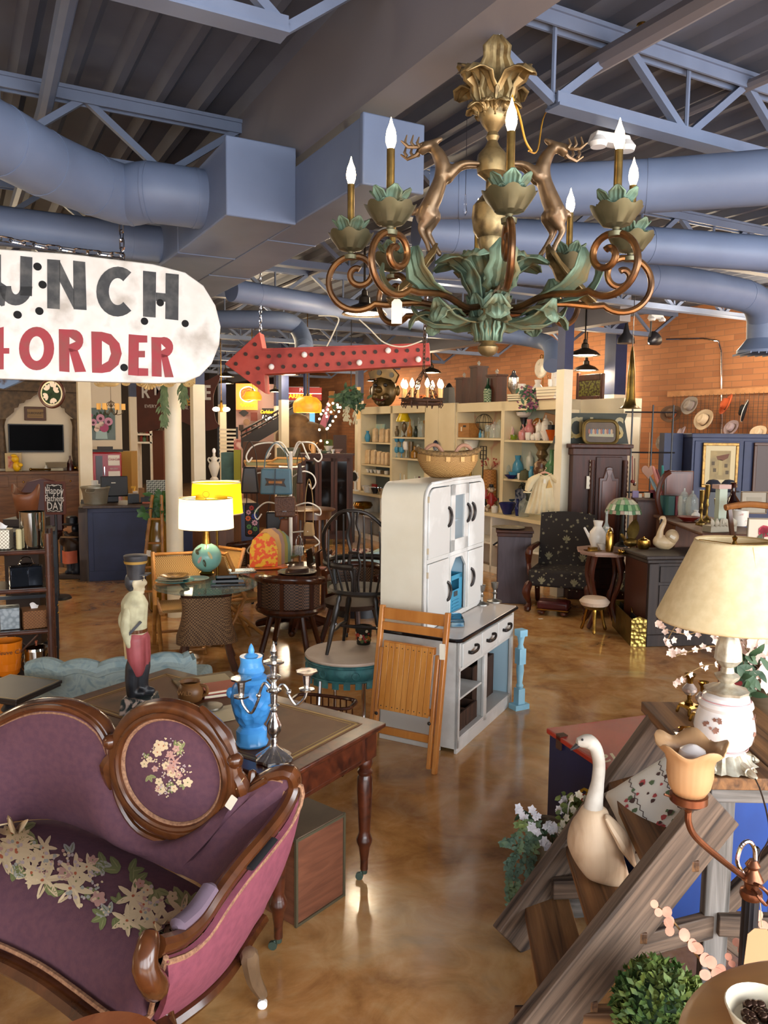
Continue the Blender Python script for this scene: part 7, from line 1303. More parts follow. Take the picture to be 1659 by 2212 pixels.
for j in range(4):q=MB();a=j*pi/2+.5;q.t9([(.24*cos(a),.24*sin(a),0),(.22*cos(a),.22*sin(a),TT-.03)],.015,8);q.b9('leg',CHROME,t)
WB=mat('windsor_black','14110f',.35,c2='241a14',sc=8);wp=V((p.x+.09,p.y+.06,TT));t=T9('windsor_chair','black windsor armchair with pierced splat standing on the round teal table','chair',wp,-.25)
sh_=.44;q=MB();q.l9([(0,sh_-.02),(.2,sh_-.02),(.23,sh_),(.22,sh_+.02),(0,sh_+.008)],32,rip=lambda w,t_:(1+.1*cos(2*w),0));q.b9('seat',WB,t)
LG=[(.012,0),(.016,.1),(.019,.2),(.013,.22),(.02,.24),(.022,.33),(.014,.36),(.022,.39),(.012,sh_-.02)]
for i,j in((-1,-1),(1,-1),(-1,1),(1,1)):
 q=MB();a=V((i*.13,j*.13,sh_-.02));b=V((i*.2,j*.2,0));q.t9([a.lerp(b,1-z/(sh_-.02))for r,z in LG],[r for r,z in LG],10);q.b9('leg',WB,t)
q=MB();
for i in(-1,1):q.t9([(i*.17,-.17,.16),(i*.172,0,.165),(i*.17,.17,.16)],[.009,.016,.009],8)
q.t9([(-.17,0,.165),(0,0,.165),(.17,0,.165)],[.009,.016,.009],8);q.b9('stretcher',WB,t)
AH=.64
q=MB();q.t9(M9([V((.27*cos(a),.25*sin(a)*1.0,AH))for a in[-.35*pi+pi*.5+(i/16)*pi*1.7-.35*pi for i in range(17)]],None,2),.017,8,fl=1.3);q.b9('arm_bow',WB,t)
q=MB();q.t9(M9([(-.25,-.08,AH),(-.24,-.16,.85),(-.12,-.23,1.0),(0,-.25,1.03),(.12,-.23,1.0),(.24,-.16,.85),(.25,-.08,AH)],None,5),.013,8);q.b9('back_bow',WB,t)
for x in(-.19,-.13,-.075,.075,.13,.19):q=MB();q.t9([(x*.75,-.15,sh_),(x,-.2-.02*(1-abs(x)*4),AH),(x*.95,-.235+.25*x*x*4*.3,1.02-1.6*x*x*2.2)],[.008,.009,.006],8);q.b9('spindle',WB,t)
q=MB();S1=[(-.03,sh_),(-.025,.55),(-.05,.66),(-.03,.74),(-.055,.86),(-.03,.94),(-.045,1.02)]
for s_ in(1,-1):q.i9([(s_*x*.8,-.17-.08*(z-sh_)/.58,z)for x,z in S1],[.012]*7,6,fl=.6)
q.i9([(0,-.18,sh_),(0,-.2,.62)],[.014,.01],6);q.i9([(-.03,-.225,.74),(.03,-.225,.74)],[.01,.01],6);q.i9([(0,-.235,.82),(0,-.25,1.02)],[.01,.012],6);q.b9('pierced_splat',WB,t)
for x in(-.24,.24):q=MB();q.t9([(x*.9,.06,sh_),(x,.08,.53),(x*1.02,.1,AH)],[.011,.02,.011],8);q.b9('arm_post',WB,t)
p2=P(785,1392,TT);t=T9('painted_bucket','dark tole bucket painted with flowers and fruit on the round teal table','bucket',(p2 .x+.0,p2 .y+.02,TT));q=MB();q.l9([(.0,.0),(.05,0),(.065,.13),(.066,.135),(.06,.13),(0,.02)],28,cap=False);q.b9('bucket_body',mat('tole_dark','1c1c16',.3),t);q=MB();TF=[mat('tole_red','9c2a24',.4),mat('tole_cream','c8b898',.4),mat('tole_orange','b06a28',.4),mat('tole_green','4a5a2c',.4)]
for i in range(26):
 w=rnd.uniform(-2.9,-.2);z=rnd.uniform(.02,.12);r=.0505+.0155*z/.13;q.k=i%4;tn=V((-sin(w),cos(w),0));c=V((r*cos(w),r*sin(w),z))*1.0;s_=rnd.uniform(.009,.016);q.add([c+V((cos(w),sin(w),0))*.002+tn*s_*cos(2*pi*j/8)+V((0,0,1))*s_*sin(2*pi*j/8)for j in range(8)],[tuple(range(8))])
q.b9('painted_flowers',TF,t,flat=True)
p=D(698,1515,4.75);zr=p.z;t=T9('spindle_magazine_rack','dark wooden magazine rack with spindle sides behind the desk','rack',(p.x,p.y,0),-.3);rw,rdp=.2,.1
q=MB();q.t9([V((rw*(abs(cos(a))**.5)*(1 if cos(a)>0 else-1),rdp*(abs(sin(a))**.5)*(1 if sin(a)>0 else-1),zr))for a in[2*pi*i/40+.01 for i in range(40)]],.014,8,closed=True,fl=.8);q.b9('rim',DKT,t);q=MB();q.p9(R9(.36,.18,.05),.02,MX.Translation((0,0,zr-.22)));q.b9('base',DKT,t)
sp_=MB();sp_.t9([(0,0,zr-.2),(0,0,zr-.01)],.005,6);Y9(sp_,'spindle',DKT,t,[(-.16+.04*i,s_*.092,0)for i in range(9)for s_ in(-1,1)]);
for i,j in((-1,-1),(1,-1),(-1,1),(1,1)):q=MB();q.bar((i*.15,j*.07,0),(i*.14,j*.06,zr-.2),.025,.025);q.b9('leg',DKT,t)
q=MB();q.at((.02,-.11,zr-.08));q.p9(R9(.04,.055,.004),.001,XZ);q.b9('price_tag',PAPER,t)
bt=D(628,1300,9.0);b0=V((bt.x,bt.y,0));t=T9('bag_tree','white metal hall tree with curved hooks hung with handbags','coat rack',b0);WMT=mat('white_metal','ded6c8',.4)
def B9(x,y,dy=0.):return D(x,y,9.0+dy)-b0
q=MB();q.t9([(0,0,.02),B9(628,975)],.022,10);q.l9([(.25,0),(.22,.02),(.03,.05)],24);q.b9('pole',WMT,t)
for pts in(((622,985),(600,960),(570,957),(545,965),(532,985),(537,998),(545,988)),((634,985),(645,960),(660,955),(680,960),(695,985),(688,997),(678,990)),((626,982),(610,958),(595,956),(582,975),(576,990),(584,980)),((632,982),(642,957),(652,957),(660,975),(668,992),(660,985)),((620,1030),(580,1020),(548,1025),(536,1040),(540,1052),(548,1042)),((632,1030),(655,1018),(675,1025),(682,1042),(674,1056),(668,1046)),((620,1095),(580,1085),(560,1095),(550,1110),(556,1122),(565,1110)),((632,1095),(665,1086),(690,1098),(692,1112),(680,1110)),((620,1160),(560,1165),(545,1175),(534,1190),(545,1198),(552,1186)),((632,1150),(665,1148),(680,1160),(690,1172),(680,1180))):
 q=MB();q.t9(M9([B9(x,y,-.22*min(1,abs(x-628)/60)*(1 if abs(x-628)<45 else .2))for x,y in pts],None,5),.0085,8);q.b9('hook',WMT,t)
def bag(x0,y0,x1,y1,dep,m,label,strap=None,flap=False,taper=1.,grp='handbags on the white tree',th=.09,detail=None):
 c=D((x0+x1)/2,(y0+y1)/2,dep);kk_=dep/FPX;w,h=(x1-x0)*kk_,(y1-y0)*kk_;t=T9('handbag',label,'handbag',c,rnd.uniform(-.12,.12),grp);q=MB();q.box((0,0,0),(w,th,h),taper=taper);q.b9('bag_body',m,t,bev=min(.02,h*.15),segs=3)
 if strap:q=MB();s_=M9([(-w*.38,0,h*.45),(-w*.3,0,h*.45+strap*.6),(0,0,h*.45+strap),(w*.3,0,h*.45+strap*.6),(w*.38,0,h*.45)],None,5);q.t9(s_,.011,6,fl=.5);q.b9('strap',m,t)
 if flap:q=MB();q.box((0,-th/2-.004,h*.12),(w*.98,.01,h*.7));q.b9('flap',m,t,bev=.004);MB().box((0,-th/2-.012,-h*.2),(w*.2,.008,h*.06)).b9('clasp',CHROME,t)
 if detail:detail(t,w,h,th)
 return t
TLB=mat('teal_leather','4a6a78',.45,c2='40606e',sc=6);BRB2=mat('brown_leather','5a3826',.5,kind='vor',c2='4a2c1c',sc=60,bump=.2);BKB=mat('black_leather','17141a',.4);RUS=mat('rust_leather','6d3c22',.5)
def tealdet(t,w,h,th):
 q=MB();q.p9([(x*w,z*h)for x,z in((-.33,-.16),(-.27,-.02),(-.33,.14),(-.1,.1),(.1,.1),(.3,.12),(.26,-.02),(.33,-.2),(.1,-.14),(-.1,-.14))],.008,XZ@MX.Translation((0,0,th/2)));q.b9('stitched_panel',BKB,t);q=MB();q.box((0,-th/2-.01,-.02*h),(w*.42,.006,h*.09));q.b9('name_plate',COP,t);q=MB();q.t9([(0,-th/2-.014,h*.5),(-.01,-th/2-.016,-h*.5)],.006,5);q.b9('tie',BKB,t)
bag(562,1012,632,1068,8.72,TLB,'large teal leather handbag with a stitched panel on the front of the bag tree',.3,detail=tealdet,taper=.92)
bag(520,1008,560,1066,8.95,BKB,'black slouchy handbag hanging on the left top hook',.3,taper=.7);bag(594,1072,638,1117,8.75,BRB2,'brown ostrich leather satchel with silver clasp below the teal bag',.22,True)
FLB=mat('floral_tote','15121a',.7,kind='vor',c2='15121a',sc=14,lo=.2,hi=.3,c3='c8602c');b_f=bag(529,1086,560,1160,8.98,mat('tote_black','14121a',.7),'black tote printed with big bright flowers on the lower left hook',.35,th=.05)
q=MB();TOT=[mat('tote_orange','c85a28',.7),mat('tote_blue','2a3a8a',.7),mat('tote_pink','c8909a',.7),mat('tote_green','4a7a3c',.7),mat('tote_red','a83428',.7)]
for x,z,r,c_ in((-.04,.02,.034,0),(.03,.045,.034,1),(.035,-.03,.036,2),(-.03,-.075,.03,3),(.04,-.1,.03,3),(-.035,.09,.03,2),(.0,.14,.03,4),(-.02,-.14,.028,0),(.05,.11,.022,3)):
 for j in range(8):a=j*pi/4;q.k=c_;q.add([V((x,-.0295,z))+V((cos(a+w),0,sin(a+w)))*r*d for w,d in((0,.15),(-.32,.8),(0,1.),(.32,.8))],[(0,1,2,3)])
q.b9('printed_flowers',TOT,b_f,flat=True)
bag(600,1120,632,1165,9.05,RUS,'rust brown leather pouch bag low on the bag tree',.25,taper=.6);bag(640,1000,655,1045,8.9,mat('dark_brown_leather','33211a',.5),'narrow dark brown hanging bag on the right top hook',.12,taper=.5,th=.06);bag(575,1105,615,1160,9.12,BKB,'plain black shoulder bag behind the brown satchel',.3);bag(655,1128,680,1158,8.9,mat('straw_tan','9a7a50',.7),'small tan bear shaped bag on a long strap at right',.5,taper=.8);bag(622,1110,645,1178,9.1,mat('cognac','5d301c',.45),'long cognac leather bag on the right lower hook',.2);bag(636,1178,656,1200,9.0,mat('zebra','d8d4cc',.6,kind='wave',c2='1a1a1c',sc=20,lo=.45,hi=.55),'small zebra striped pouch at the bottom right of the bag tree',.12)
OCT=W9('brown_table','4a2c18','6a4224',.3,3);p=D(668,1098,11.3);b0=V((p.x,p.y,0));z=p.z;t=T9('oval_side_table','oval brown wooden side table on tapered legs behind the bag tree','table',b0);q=MB();q.l9([(0,z-.03),(.36,z-.03),(.38,z-.01),(.36,z),(0,z)],44);q.b9('table_top',OCT,t);MB().l9([(.32,z-.14),(.32,z-.03)],40).b9('apron',OCT,t)
for j in range(4):a=j*pi/2+.6;q=MB();q.t9([(.28*cos(a),.28*sin(a),0),(.28*cos(a),.28*sin(a),z-.1)],[.02,.035],8);q.b9('leg',OCT,t)
p=P(738,1158);zt=up(p,1068);t=T9('fire_tools','steel fireplace tool set on a stand beside the cream shelves','fire tools',p);q=MB();q.l9([(.14,0),(.13,.03),(.02,.05)],20);q.t9([(0,0,.04),(0,0,zt)],.012,6);q.b9('stand',CHROME,t)
for x,m in((-.07,0),(.0,1),(.07,2)):q=MB();q.t9([(x,-.05,.15),(x,-.05,zt)],.008,6);q.ell((x,-.05,zt),.02,8,6);q.box((x,-.05,.16),(.06,.03,.12));q.b9('tool',CHROME if m else BLACK,t)
CHN=W9('china_cabinet_wood','2a130a','471f10',.55,3);p=D(650,1095,14.5);q0=D(760,1095,14.2);w=q0 .x-p.x;zt=D(700,980,14.5).z;t=T9('china_cabinet','dark wooden china cabinet with glass doors beyond the bag tree','cabinet',(p.x,p.y,0),.03);MB().bx(0,w,0,.45,.1,zt-.03).b9('carcass',CHN,t);MB().bx(-.03,w+.03,-.03,.47,zt-.03,zt).b9('top',CHN,t)
for i in range(3):q=MB();x0=.04+i*(w-.08)/3;x1=x0+(w-.08)/3-.02;q.bx(x0,x0+.05,-.02,0,.2,zt-.08).bx(x1-.05,x1,-.02,0,.2,zt-.08).bx(x0,x1,-.02,0,.2,.26).bx(x0,x1,-.02,0,zt-.14,zt-.08);d=q.b9('door',CHN,t);MB().bx(x0+.05,x1-.05,-.008,-.004,.26,zt-.14).b9('pane',mat('cabinet_pane','120d0c',.06),d)
for i,j in((0,0),(1,0),(0,1),(1,1)):MB().bx(i*(w-.06),i*(w-.06)+.06,j*.38,j*.38+.06,0,.1).b9('leg',CHN,t)
def onc2(x,dy=.2):p_=PL(x,980,(0,p.y+dy,0),V((0,1,0)));return V((p_.x,p_.y,zt+.002))
k=14.5/FPX;q=MB();q.l9([(5*k,0),(6*k,8*k),(4*k,20*k),(3*k,22*k),(4.5*k,24*k),(0,26*k)],14);q.t9(M9([(-4*k,0,18*k),(-9*k,0,19*k),(-8*k,0,8*k),(-5*k,0,5*k)],None,3),1*k,5);q.t9([(4*k,0,18*k),(9*k,0,23*k)],1.2*k,5);S9(q,'tall_teapot',mat('peach_china','d8a468',.3),'tall slim peach china coffee pot on the dark china cabinet','teapot',onc2(677))
for x,r,h,m,lb,nm in((690,6,9,WHITE,'small white footed dish on the china cabinet','dish'),(710,11,16,mat('rose_china','d8cfc4',.3),'white china bowl with propped plate on the china cabinet','bowl'),(730,11,9,mat('pink_china','cfa898',.3),'pale pink china bowl at the right of the cabinet top','bowl'),(719,5,9,WHITE,'white bell shaped vase on the china cabinet','vase'),(700,14,5,mat('green_dish','7a8a70',.3),'flat green dish on the china cabinet','dish')):
 q=MB();q.l9([(r*.5*k,0),(r*.35*k,h*.2*k),(r*k,h*k),(r*.95*k,h*k),(0,h*.35*k)],18,cap=False);S9(q,nm,m,lb,nm,onc2(x,.1 if r<8 else .28))
SPT=mat('shelf_cream','d8c8a4',.5,c2='cdbb94',sc=2);SIN=mat('shelf_inside','c2cbbf',.55,c2='b4beb0',sc=2);US,UB=7.2,7.56
RZS=math.atan2(-GY.y,-GY.x)
def sv(x,y=950,u=US):return-PU(x,y,u).dot(GY)
def szz(x,y,u=US):return PU(x,y,u).z
CTZ=.9
def shelf_unit(label,xs,zt,bays,back,low):
 x0,x1=sv(xs[0]),sv(xs[-1]);t=T9('shelf_unit',label,'shelf',G(US,-x0,0),RZS);w=x1-x0;dp=UB-US;f=.14
 q=MB();q.bx(0,w,0,dp,zt-f,zt).bx(0,.03,0,dp,CTZ,zt).bx(w-.03,w,0,dp,CTZ,zt)
 for x in xs[1:-1]:q.bx(sv(x)-x0-.04,sv(x)-x0+.04,0,dp,CTZ,zt)
 q.b9('carcass',SPT,t)
 for i,b in enumerate(back):a,c=sv(xs[i])-x0,sv(xs[i+1])-x0;MB().bx(a,c,dp-.02,dp,CTZ,zt-f).b9('back_panel',b,t)
 for i,zs_ in enumerate(bays):
  a,c=sv(xs[i])-x0+.03,sv(xs[i+1])-x0-.03
  for z in zs_:MB().bx(a,c,.01,dp,z-.03,z).b9('shelf_board',SPT,t)
 if low:
  a,c=low;q=MB();q.bx(a,c,-.2,dp,CTZ-.05,CTZ);q.b9('counter_top',SPT,t);q=MB();q.bx(a+.03,a+.06,-.17,dp,0,CTZ-.05).bx(c-.06,c-.03,-.17,dp,0,CTZ-.05).bx((a+c)/2-.02,(a+c)/2+.02,-.17,dp,0,CTZ-.05).bx(a+.03,c-.03,-.17,-.15,0,.1).bx(a+.03,c-.03,dp-.02,dp,0,CTZ-.05).bx(a+.06,c-.06,-.15,dp-.02,.42,.45);q.b9('base_cabinet',WHITE,t)
 return t
FLOR=mat('floral_curtain','c8bd98',.8,kind='vor',c2='b87468',sc=5,lo=.62,hi=.95)
zA=[szz(781,954.6),szz(780,1001.6),szz(785,1021.5)];zB=[szz(848,943.5),szz(847,988)];zC=[szz(984,945)];zD=[szz(1087,950),szz(1084,1033)];ZT1,ZT2=szz(779,880),szz(982,872)
shelf_unit('cream painted shelf unit left of the blue plate panel, full of glass and paper sacks',(779,845,919),ZT1,(zA,zB),(mat('shelf_grey','6f7a78',.6),SIN),(sv(753,1057,7.)-sv(779),sv(919)-sv(779)))
q=MB();w=sv(983)-sv(921);q.bx(0,w*.45,-.02,.3,0,ZT1).bx(w*.46,w,-.02,.3,0,ZT1);S9(q,'panel_post',SPT,'plain cream boxed panel between the two shelf units','panel',G(US,-sv(921),0),RZS)
shelf_unit('cream painted shelf unit beside the steel column with china and a floral back',(984,1085,1208),ZT2,(zC,zD),(FLOR,SIN),(0,sv(1208)-sv(984)))
UT=8.7;ZT3=szz(1240,864,UT);a0=sv(1236,900,UT);w=sv(1347,900,UT)-a0;q=MB();q.bx(0,w,0,.36,ZT3-.28,ZT3);q.bx(w-.04,w,0,.36,0,ZT3-.2);q.bx(0,.04,0,.36,0,ZT3-.2).bx(0,w,.34,.36,0,ZT3-.2);S9(q,'tall_shelf',CREAM,'cream topped tall shelf right of the steel column behind the wardrobe','shelf',G(UT,-a0,0),RZS)
def sh(x,z,u=7.36):p=PU(x,950,u);return V((p.x,p.y,z+.003))
PR=dict(bottle=[(.8,0),(1,.05),(1,.5),(.35,.68),(.3,.95),(.4,1),(0,1)],goblet=[(.8,0),(.15,.05),(.12,.4),(.8,.5),(1,.75),(.85,1),(.8,.98),(.1,.5)],bowl=[(.5,0),(.5,.1),(1,.9),(1.02,1),(.95,1),(.3,.25),(0,.2)],vase=[(.6,0),(1,.35),(.85,.6),(.4,.8),(.55,1),(.45,.98),(.3,.8)],cup=[(.8,0),(1,.4),(1,1),(.92,1),(.85,.2),(0,.15)],jar=[(.9,0),(1,.1),(1,.7),(.7,.78),(.72,.84),(.3,.92),(.2,1),(0,1)],dome=[(1.1,0),(1,.05),(1,.5),(.75,.8),(.2,.92),(.2,1),(0,1)],pot=[(.7,0),(1,.35),(.9,.7),(.5,.8),(.55,.83),(.15,.9),(.15,1),(0,1)],trophy=[(.8,0),(.2,.12),(.2,.2),(1,.45),(.9,.75),(.4,.85),(.3,.95),(0,1)])
def pc(kind,p,h,r,m,label,name,cat=None,grp=None,handle=False,spout=False,rz=0.):
 q=MB();q.l9([(a*r,b*h)for a,b in PR[kind]],18,cap=PR[kind][-1][0]<.01)
 if handle:q.t9(M9([(r*.8,0,h*.75),(r*1.5,0,h*.7),(r*1.45,0,h*.35),(r*.9,0,h*.25)],None,3),r*.12,5)
 if spout:q.t9([(-r*.8,0,h*.35),(-r*1.5,0,h*.75)],[r*.22,r*.12],6)
 return S9(q,name,m,label,cat or name.split('_')[-1],p,rz,grp)
CLG=mat('shelf_clear_glass','b8c0b8',.06,al=.4);AMG=mat('shelf_amber','a8742c',.15,al=.85);BLG=mat('shelf_blue_glass','4a90b0',.12,al=.85);COB=mat('cobalt','16205a',.12);CHW=mat('china_white','d8d2c8',.2,c2='b88a80',sc=16,lo=.62,hi=.72);LUS=mat('pink_lustre','b06a6c',.12,c2='c89088',sc=7);SAK=mat('paper_sack','d8bf98',.8,c2='c8a880',sc=14,bump=.3);GRG=mat('green_glass_vase','4f7a56',.15);BRV=mat('bronze_vase','5a4a34',.3,.3,c2='7a6444',sc=14)
K11=11.5/FPX
p=sh(815,zA[0],7.5);t=T9('sky_painting','small blue sky and tree painting leaning at the back of the top left shelf','painting',p,RZS,rx=-.06);MB().bx(-.27,.27,0,.02,0,.36).b9('canvas',mat('sky_paint','8fb0b0',.7,c2='c0b890',sc=5),t);q=MB();q.bx(-.27,.27,-.004,0,0,.15);q.b9('painted_trees',mat('tree_paint','2a3a38',.8,c2='4a7a98',sc=9),t)
for x,w,h,z,lb in((811,.11,.26,0,'tall narrow paper sack at left on the top left shelf'),(827,.17,.25,0,'wide paper sack in the middle of the top left shelf'),(839,.1,.25,0,'paper sack half hidden at the right of the top left shelf'),(797,.17,.27,1,'first paper sack with a dark mark on the second left shelf'),(809,.16,.27,1,'second paper sack from left on the second left shelf'),(821,.12,.25,1,'third paper sack from left on the second left shelf'),(830,.11,.24,1,'fourth paper sack from left on the second left shelf'),(838,.1,.24,1,'last paper sack at right on the second left shelf')):
 q=MB();q.box((0,0,h/2),(w,.1,h),taper=.9);q.box((0,-.0,h),(w*.8,.05,.03));S9(q,'paper_sack',SAK,lb,'sack',sh(x,zA[z],7.33),RZS,'paper sacks on the left shelves',bev=.012)
pc('vase',sh(794,zA[0],7.3),.22,.06,BLG,'tall blue glass vase at the left end of the top left shelf','blue_vase')
for i,x in enumerate((788,796,803,812,820,828,836)):pc('bowl' if i<4 else 'cup',sh(x,zA[2]),.07,.05,CHW if i!=5 else BRV,'%s small china piece along the narrow third left shelf'%('first second third fourth fifth sixth seventh'.split()[i]),'china_bowl' if i<4 else 'china_cup',grp='small china on the third shelf')
q=MB();q.box((0,0,.07),(.17,.04,.14));S9(q,'red_box',mat('red_card','8a2020',.6),'red cardboard box on the counter below the left shelves','box',sh(810,CTZ,7.4),RZS)
for i,(x,u,k_,m)in enumerate(((795,7.1,'cup',CHW),(803,7.15,'bowl',CHW),(811,7.1,'bowl',BLACK),(818,7.2,'cup',CHROME),(790,7.25,'bowl',CHW),(825,7.15,'bowl',CHROME))):pc(k_,sh(x,CTZ,u),.11,.08,m,('white cup','white dish','black bowl','silver cup','cream dish','silver bowl')[i]+' standing on the left shelf counter near the chalk sign','counter_'+k_)
p=PU(767,1030,7.05);t=T9('chalk_sign','small black chalk sign with white scalloped border on a white foot','sign',(p.x,p.y,CTZ+.003),RZS);h=p.z-CTZ;rr=.13
q=MB();q.p9([((rr*1.25+.018*cos(8*a))*cos(a),(rr*.85+.018*cos(8*a))*sin(a))for a in[2*pi*i/64 for i in range(64)]],.02,XZ@MX.Translation((0,h,0)));q.box((0,.0,(h-rr*.8)/2),(.05,.03,h-rr*.8));q.box((0,0,.012),(.18,.08,.024));q.b9('white_frame',WHITE,t);q=MB();q.p9([((rr*1.08)*cos(a),rr*.7*sin(a))for a in[2*pi*i/40 for i in range(40)]],.006,XZ@MX.Translation((0,h,.02)));q.b9('black_board',BLACK,t)
p=PU(784,1085,7.1);pc('goblet',V((p.x,p.y,.455)),.24,.2,BRASS,'large brass footed punch bowl in the cubby under the left counter','punch_bowl','bowl')
for x,m in((771,BLACK),(776,CHROME)):q=MB();q.box((0,0,.02),(.2,.1,.04));S9(q,'flat_tray',m,'%s flat tray beside the brass punch bowl'%('black' if m==BLACK else 'silver'),'tray',PU(x,1100,7.12)*V((1,1,0)).x if 0 else V((PU(x,1100,7.12).x,PU(x,1100,7.12).y,.455)),RZS)
q=MB();q.l9([(.14,0),(.14,.03),(.09,.12),(.08,.2),(.06,.2)],24,cap=False);p=sh(871,0,7.3);S9(q,'yellow_lampshade',mat('yellow_glass','c8a818',.2),'bright yellow glass lamp shade at the top of the right bay','shade',(p.x,p.y,szz(871,911,7.3)));q=MB();q.l9([(.05,0),(.04,.1),(.03,szz(871,911,7.3)-zB[0]-.003)],14);S9(q,'lamp_chimney_base',CLG,'clear glass lamp base under the yellow shade','lamp',(p.x,p.y,zB[0]+.003))
for i,(x,k_,h,r,m,ln)in enumerate(((857,'vase',.2,.05,BRV,'bronze figure vase'),(864,'pot',.19,.09,CHW,'pale pink sugar pot'),(873,'trophy',.3,.05,BRV,'dark bronze cup'),(880,'pot',.15,.05,CHW,'little white teapot'),(885,'bottle',.32,.05,AMG,'amber glass bottle'),(892,'bottle',.3,.05,CLG,'clear round decanter'),(898,'vase',.2,.05,mat('dark_green_jug','232a20',.3),'dark green jug'),(904,'bottle',.35,.05,CLG,'tall clear cruet'),(910,'jar',.28,.07,CLG,'clear lidded jar'),(916,'vase',.3,.04,AMG,'slim amber vase'))):pc(k_,sh(x,zB[0],7.3+.12*(i%2)),h,r,m,ln+' on the upper shelf of the glassware bay',m.name.split('_')[0]+'_'+k_)
for x in(857,868):
 for j in range(2):pc('goblet',sh(x,zB[1]+j*.2,7.3),.19,.055,BLG,'blue glass goblet %s in the %s pair of goblets'%(('standing below','stacked on top')[j],'left' if x==857 else 'right'),'blue_goblet',grp='blue glass goblets')
for x,k_,h,r,m,ln in((878,'goblet',.3,.07,CHW,'white fluted compote'),(888,'cup',.3,.05,BRV,'tall brown cylinder vase'),(896,'bottle',.22,.07,AMG,'amber squat decanter'),(904,'goblet',.25,.04,CLG,'clear stem glass'),(912,'vase',.18,.06,BLACK,'black and white skunk figure')):pc(k_,sh(x,zB[1],7.36),h,r,m,ln+' on the second shelf of the glassware bay',m.name.split('_')[0]+'_'+k_)
for i,(x,k_,h,r,m,ln)in enumerate(((866,'bottle',.42,.04,CLG,'tall glass candle vase'),(874,'bottle',.4,.025,WHITE,'white taper candle'),(888,'bowl',.12,.1,mat('pink_hobnail','b84858',.25),'pink hobnail glass bowl'),(897,'bottle',.4,.025,WHITE,'second white taper candle'),(907,'dome',.28,.1,mat('deep_red_glass','4a0c14',.2),'deep red glass plate on edge'))):pc(k_,sh(x,CTZ,7.3),h+.15*(k_=='bowl')+.12*(k_=='dome'),r,m,ln+' low in the glassware bay',m.name.split('_')[0]+'_'+k_)
p=PU(943,963,US-.04);q=MB();q.at((0,0,0),rx=pi/2);q.l9([(0,.012),(.07,.01),(.092,.02),(.095,.017),(.07,0),(0,0)],32);S9(q,'blue_plate',mat('delft','20283f',.15,c2='8a93a0',sc=11,lo=.5,hi=.7),'round blue and white picture plate hung on the cream panel','plate',p,RZS)
p=sh(1011,zC[0],7.33);t=T9('wooden_box','pale bamboo lidded box with hand slot and a white tag on the near shelf','box',p,RZS);MB().bx(-.16,.16,-.1,.1,0,.23).b9('box_body',W9('bamboo_box','a8743a','8a5a28',.5,4,(.1,1,1)),t,bev=.004);q=MB();q.bx(-.0,.08,-.103,-.1,.165,.195);q.b9('hand_slot',BLACK,t);MB().bx(-.06,-.03,-.106,-.102,.1,.17).b9('price_tag',PAPER,t)
p=sh(1045,zC[0]+.24,7.34);q=MB()
for a in(0,.8,1.6,2.4):q.ring((0,0,0),.13,.004,28,5,(cos(a),sin(a),0))
q.ring((0,0,0),.13,.006,28,5);q.t9([(0,0,-.13),(0,0,-.24)],.01,6);S9(q,'wire_globe',BLACK,'round black wire globe above the bottles on the near shelf','ornament',p)
for x,k_,h,r,m,ln in((1037,'bottle',.13,.025,BLG,'tiny blue bottle'),(1043,'bottle',.13,.025,CLG,'tiny clear bottle'),(1053,'goblet',.2,.05,CLG,'clear stem goblet'),(1068,'dome',.25,.08,CLG,'big glass cloche'),(1078,'jar',.28,.06,CLG,'clear glass lidded jar')):pc(k_,sh(x,zC[0],7.32),h,r,m,ln+' beside the bamboo box on the near shelf','glass_'+k_)
p=sh(1018,CTZ,7.4);z1,z2=szz(1018,985,7.4),szz(1018,951,7.4);t=T9('torch_lamp','white glass torch lamp on a brass stem below the bamboo box','lamp',p);MB().l9([(.02,z1-CTZ+.02),(.08,z1-CTZ+.06),(.13,z2-CTZ)],24,cap=False).b9('glass_shade',mat('milk_glass','d8d4c4',.25),t,sol=.004);q=MB();q.l9([(.08,0),(.02,.03),(.015,z1-CTZ+.03)],14);q.b9('stem',BRASS,t)
p=sh(1044,szz(1044,992,7.36),7.36);q=MB();w,h=.08,.2
for x in(-w,0,w):q.bx(x-.006,x+.006,0,.012,0,h)
for z in(0,h/3,2*h/3,h):q.bx(-w,w,0,.012,z-.006,z+.006)
q.bx(-.008,.008,0,.012,CTZ-p.z+.003,0);S9(q,'window_frame_ornament',BLACK,'little black grid window frame ornament before the floral curtain','ornament',p,RZS)
p=sh(1060,CTZ,7.42);t=T9('tall_wicker_basket','tall cylindrical honey wicker basket standing on the near counter','basket',p);zt=szz(1060,1015,7.42)-CTZ;MB().l9([(.1,0),(.11,zt*.5),(.1,zt),(.09,zt)],28,cap=False).b9('basket_body',mat('honey_wicker','a8743a',.6,kind='check',c2='8a5a28',sc=40,bump=.4),t);t2=T9('dried_flowers','dried red flowers in the tall honey wicker basket','flowers',p+V((0,0,zt-.02)));q=MB();f=MB()
for i in range(16):d=V((rnd.uniform(-.14,.14),rnd.uniform(-.1,.05),rnd.uniform(.08,.2)));q.t9([(0,0,0),d],.002,4);P9(f,d,.02)
q.b9('stems',STM,t2);f.b9('heads',mat('dry_red','9a4038',.7),t2,flat=True)
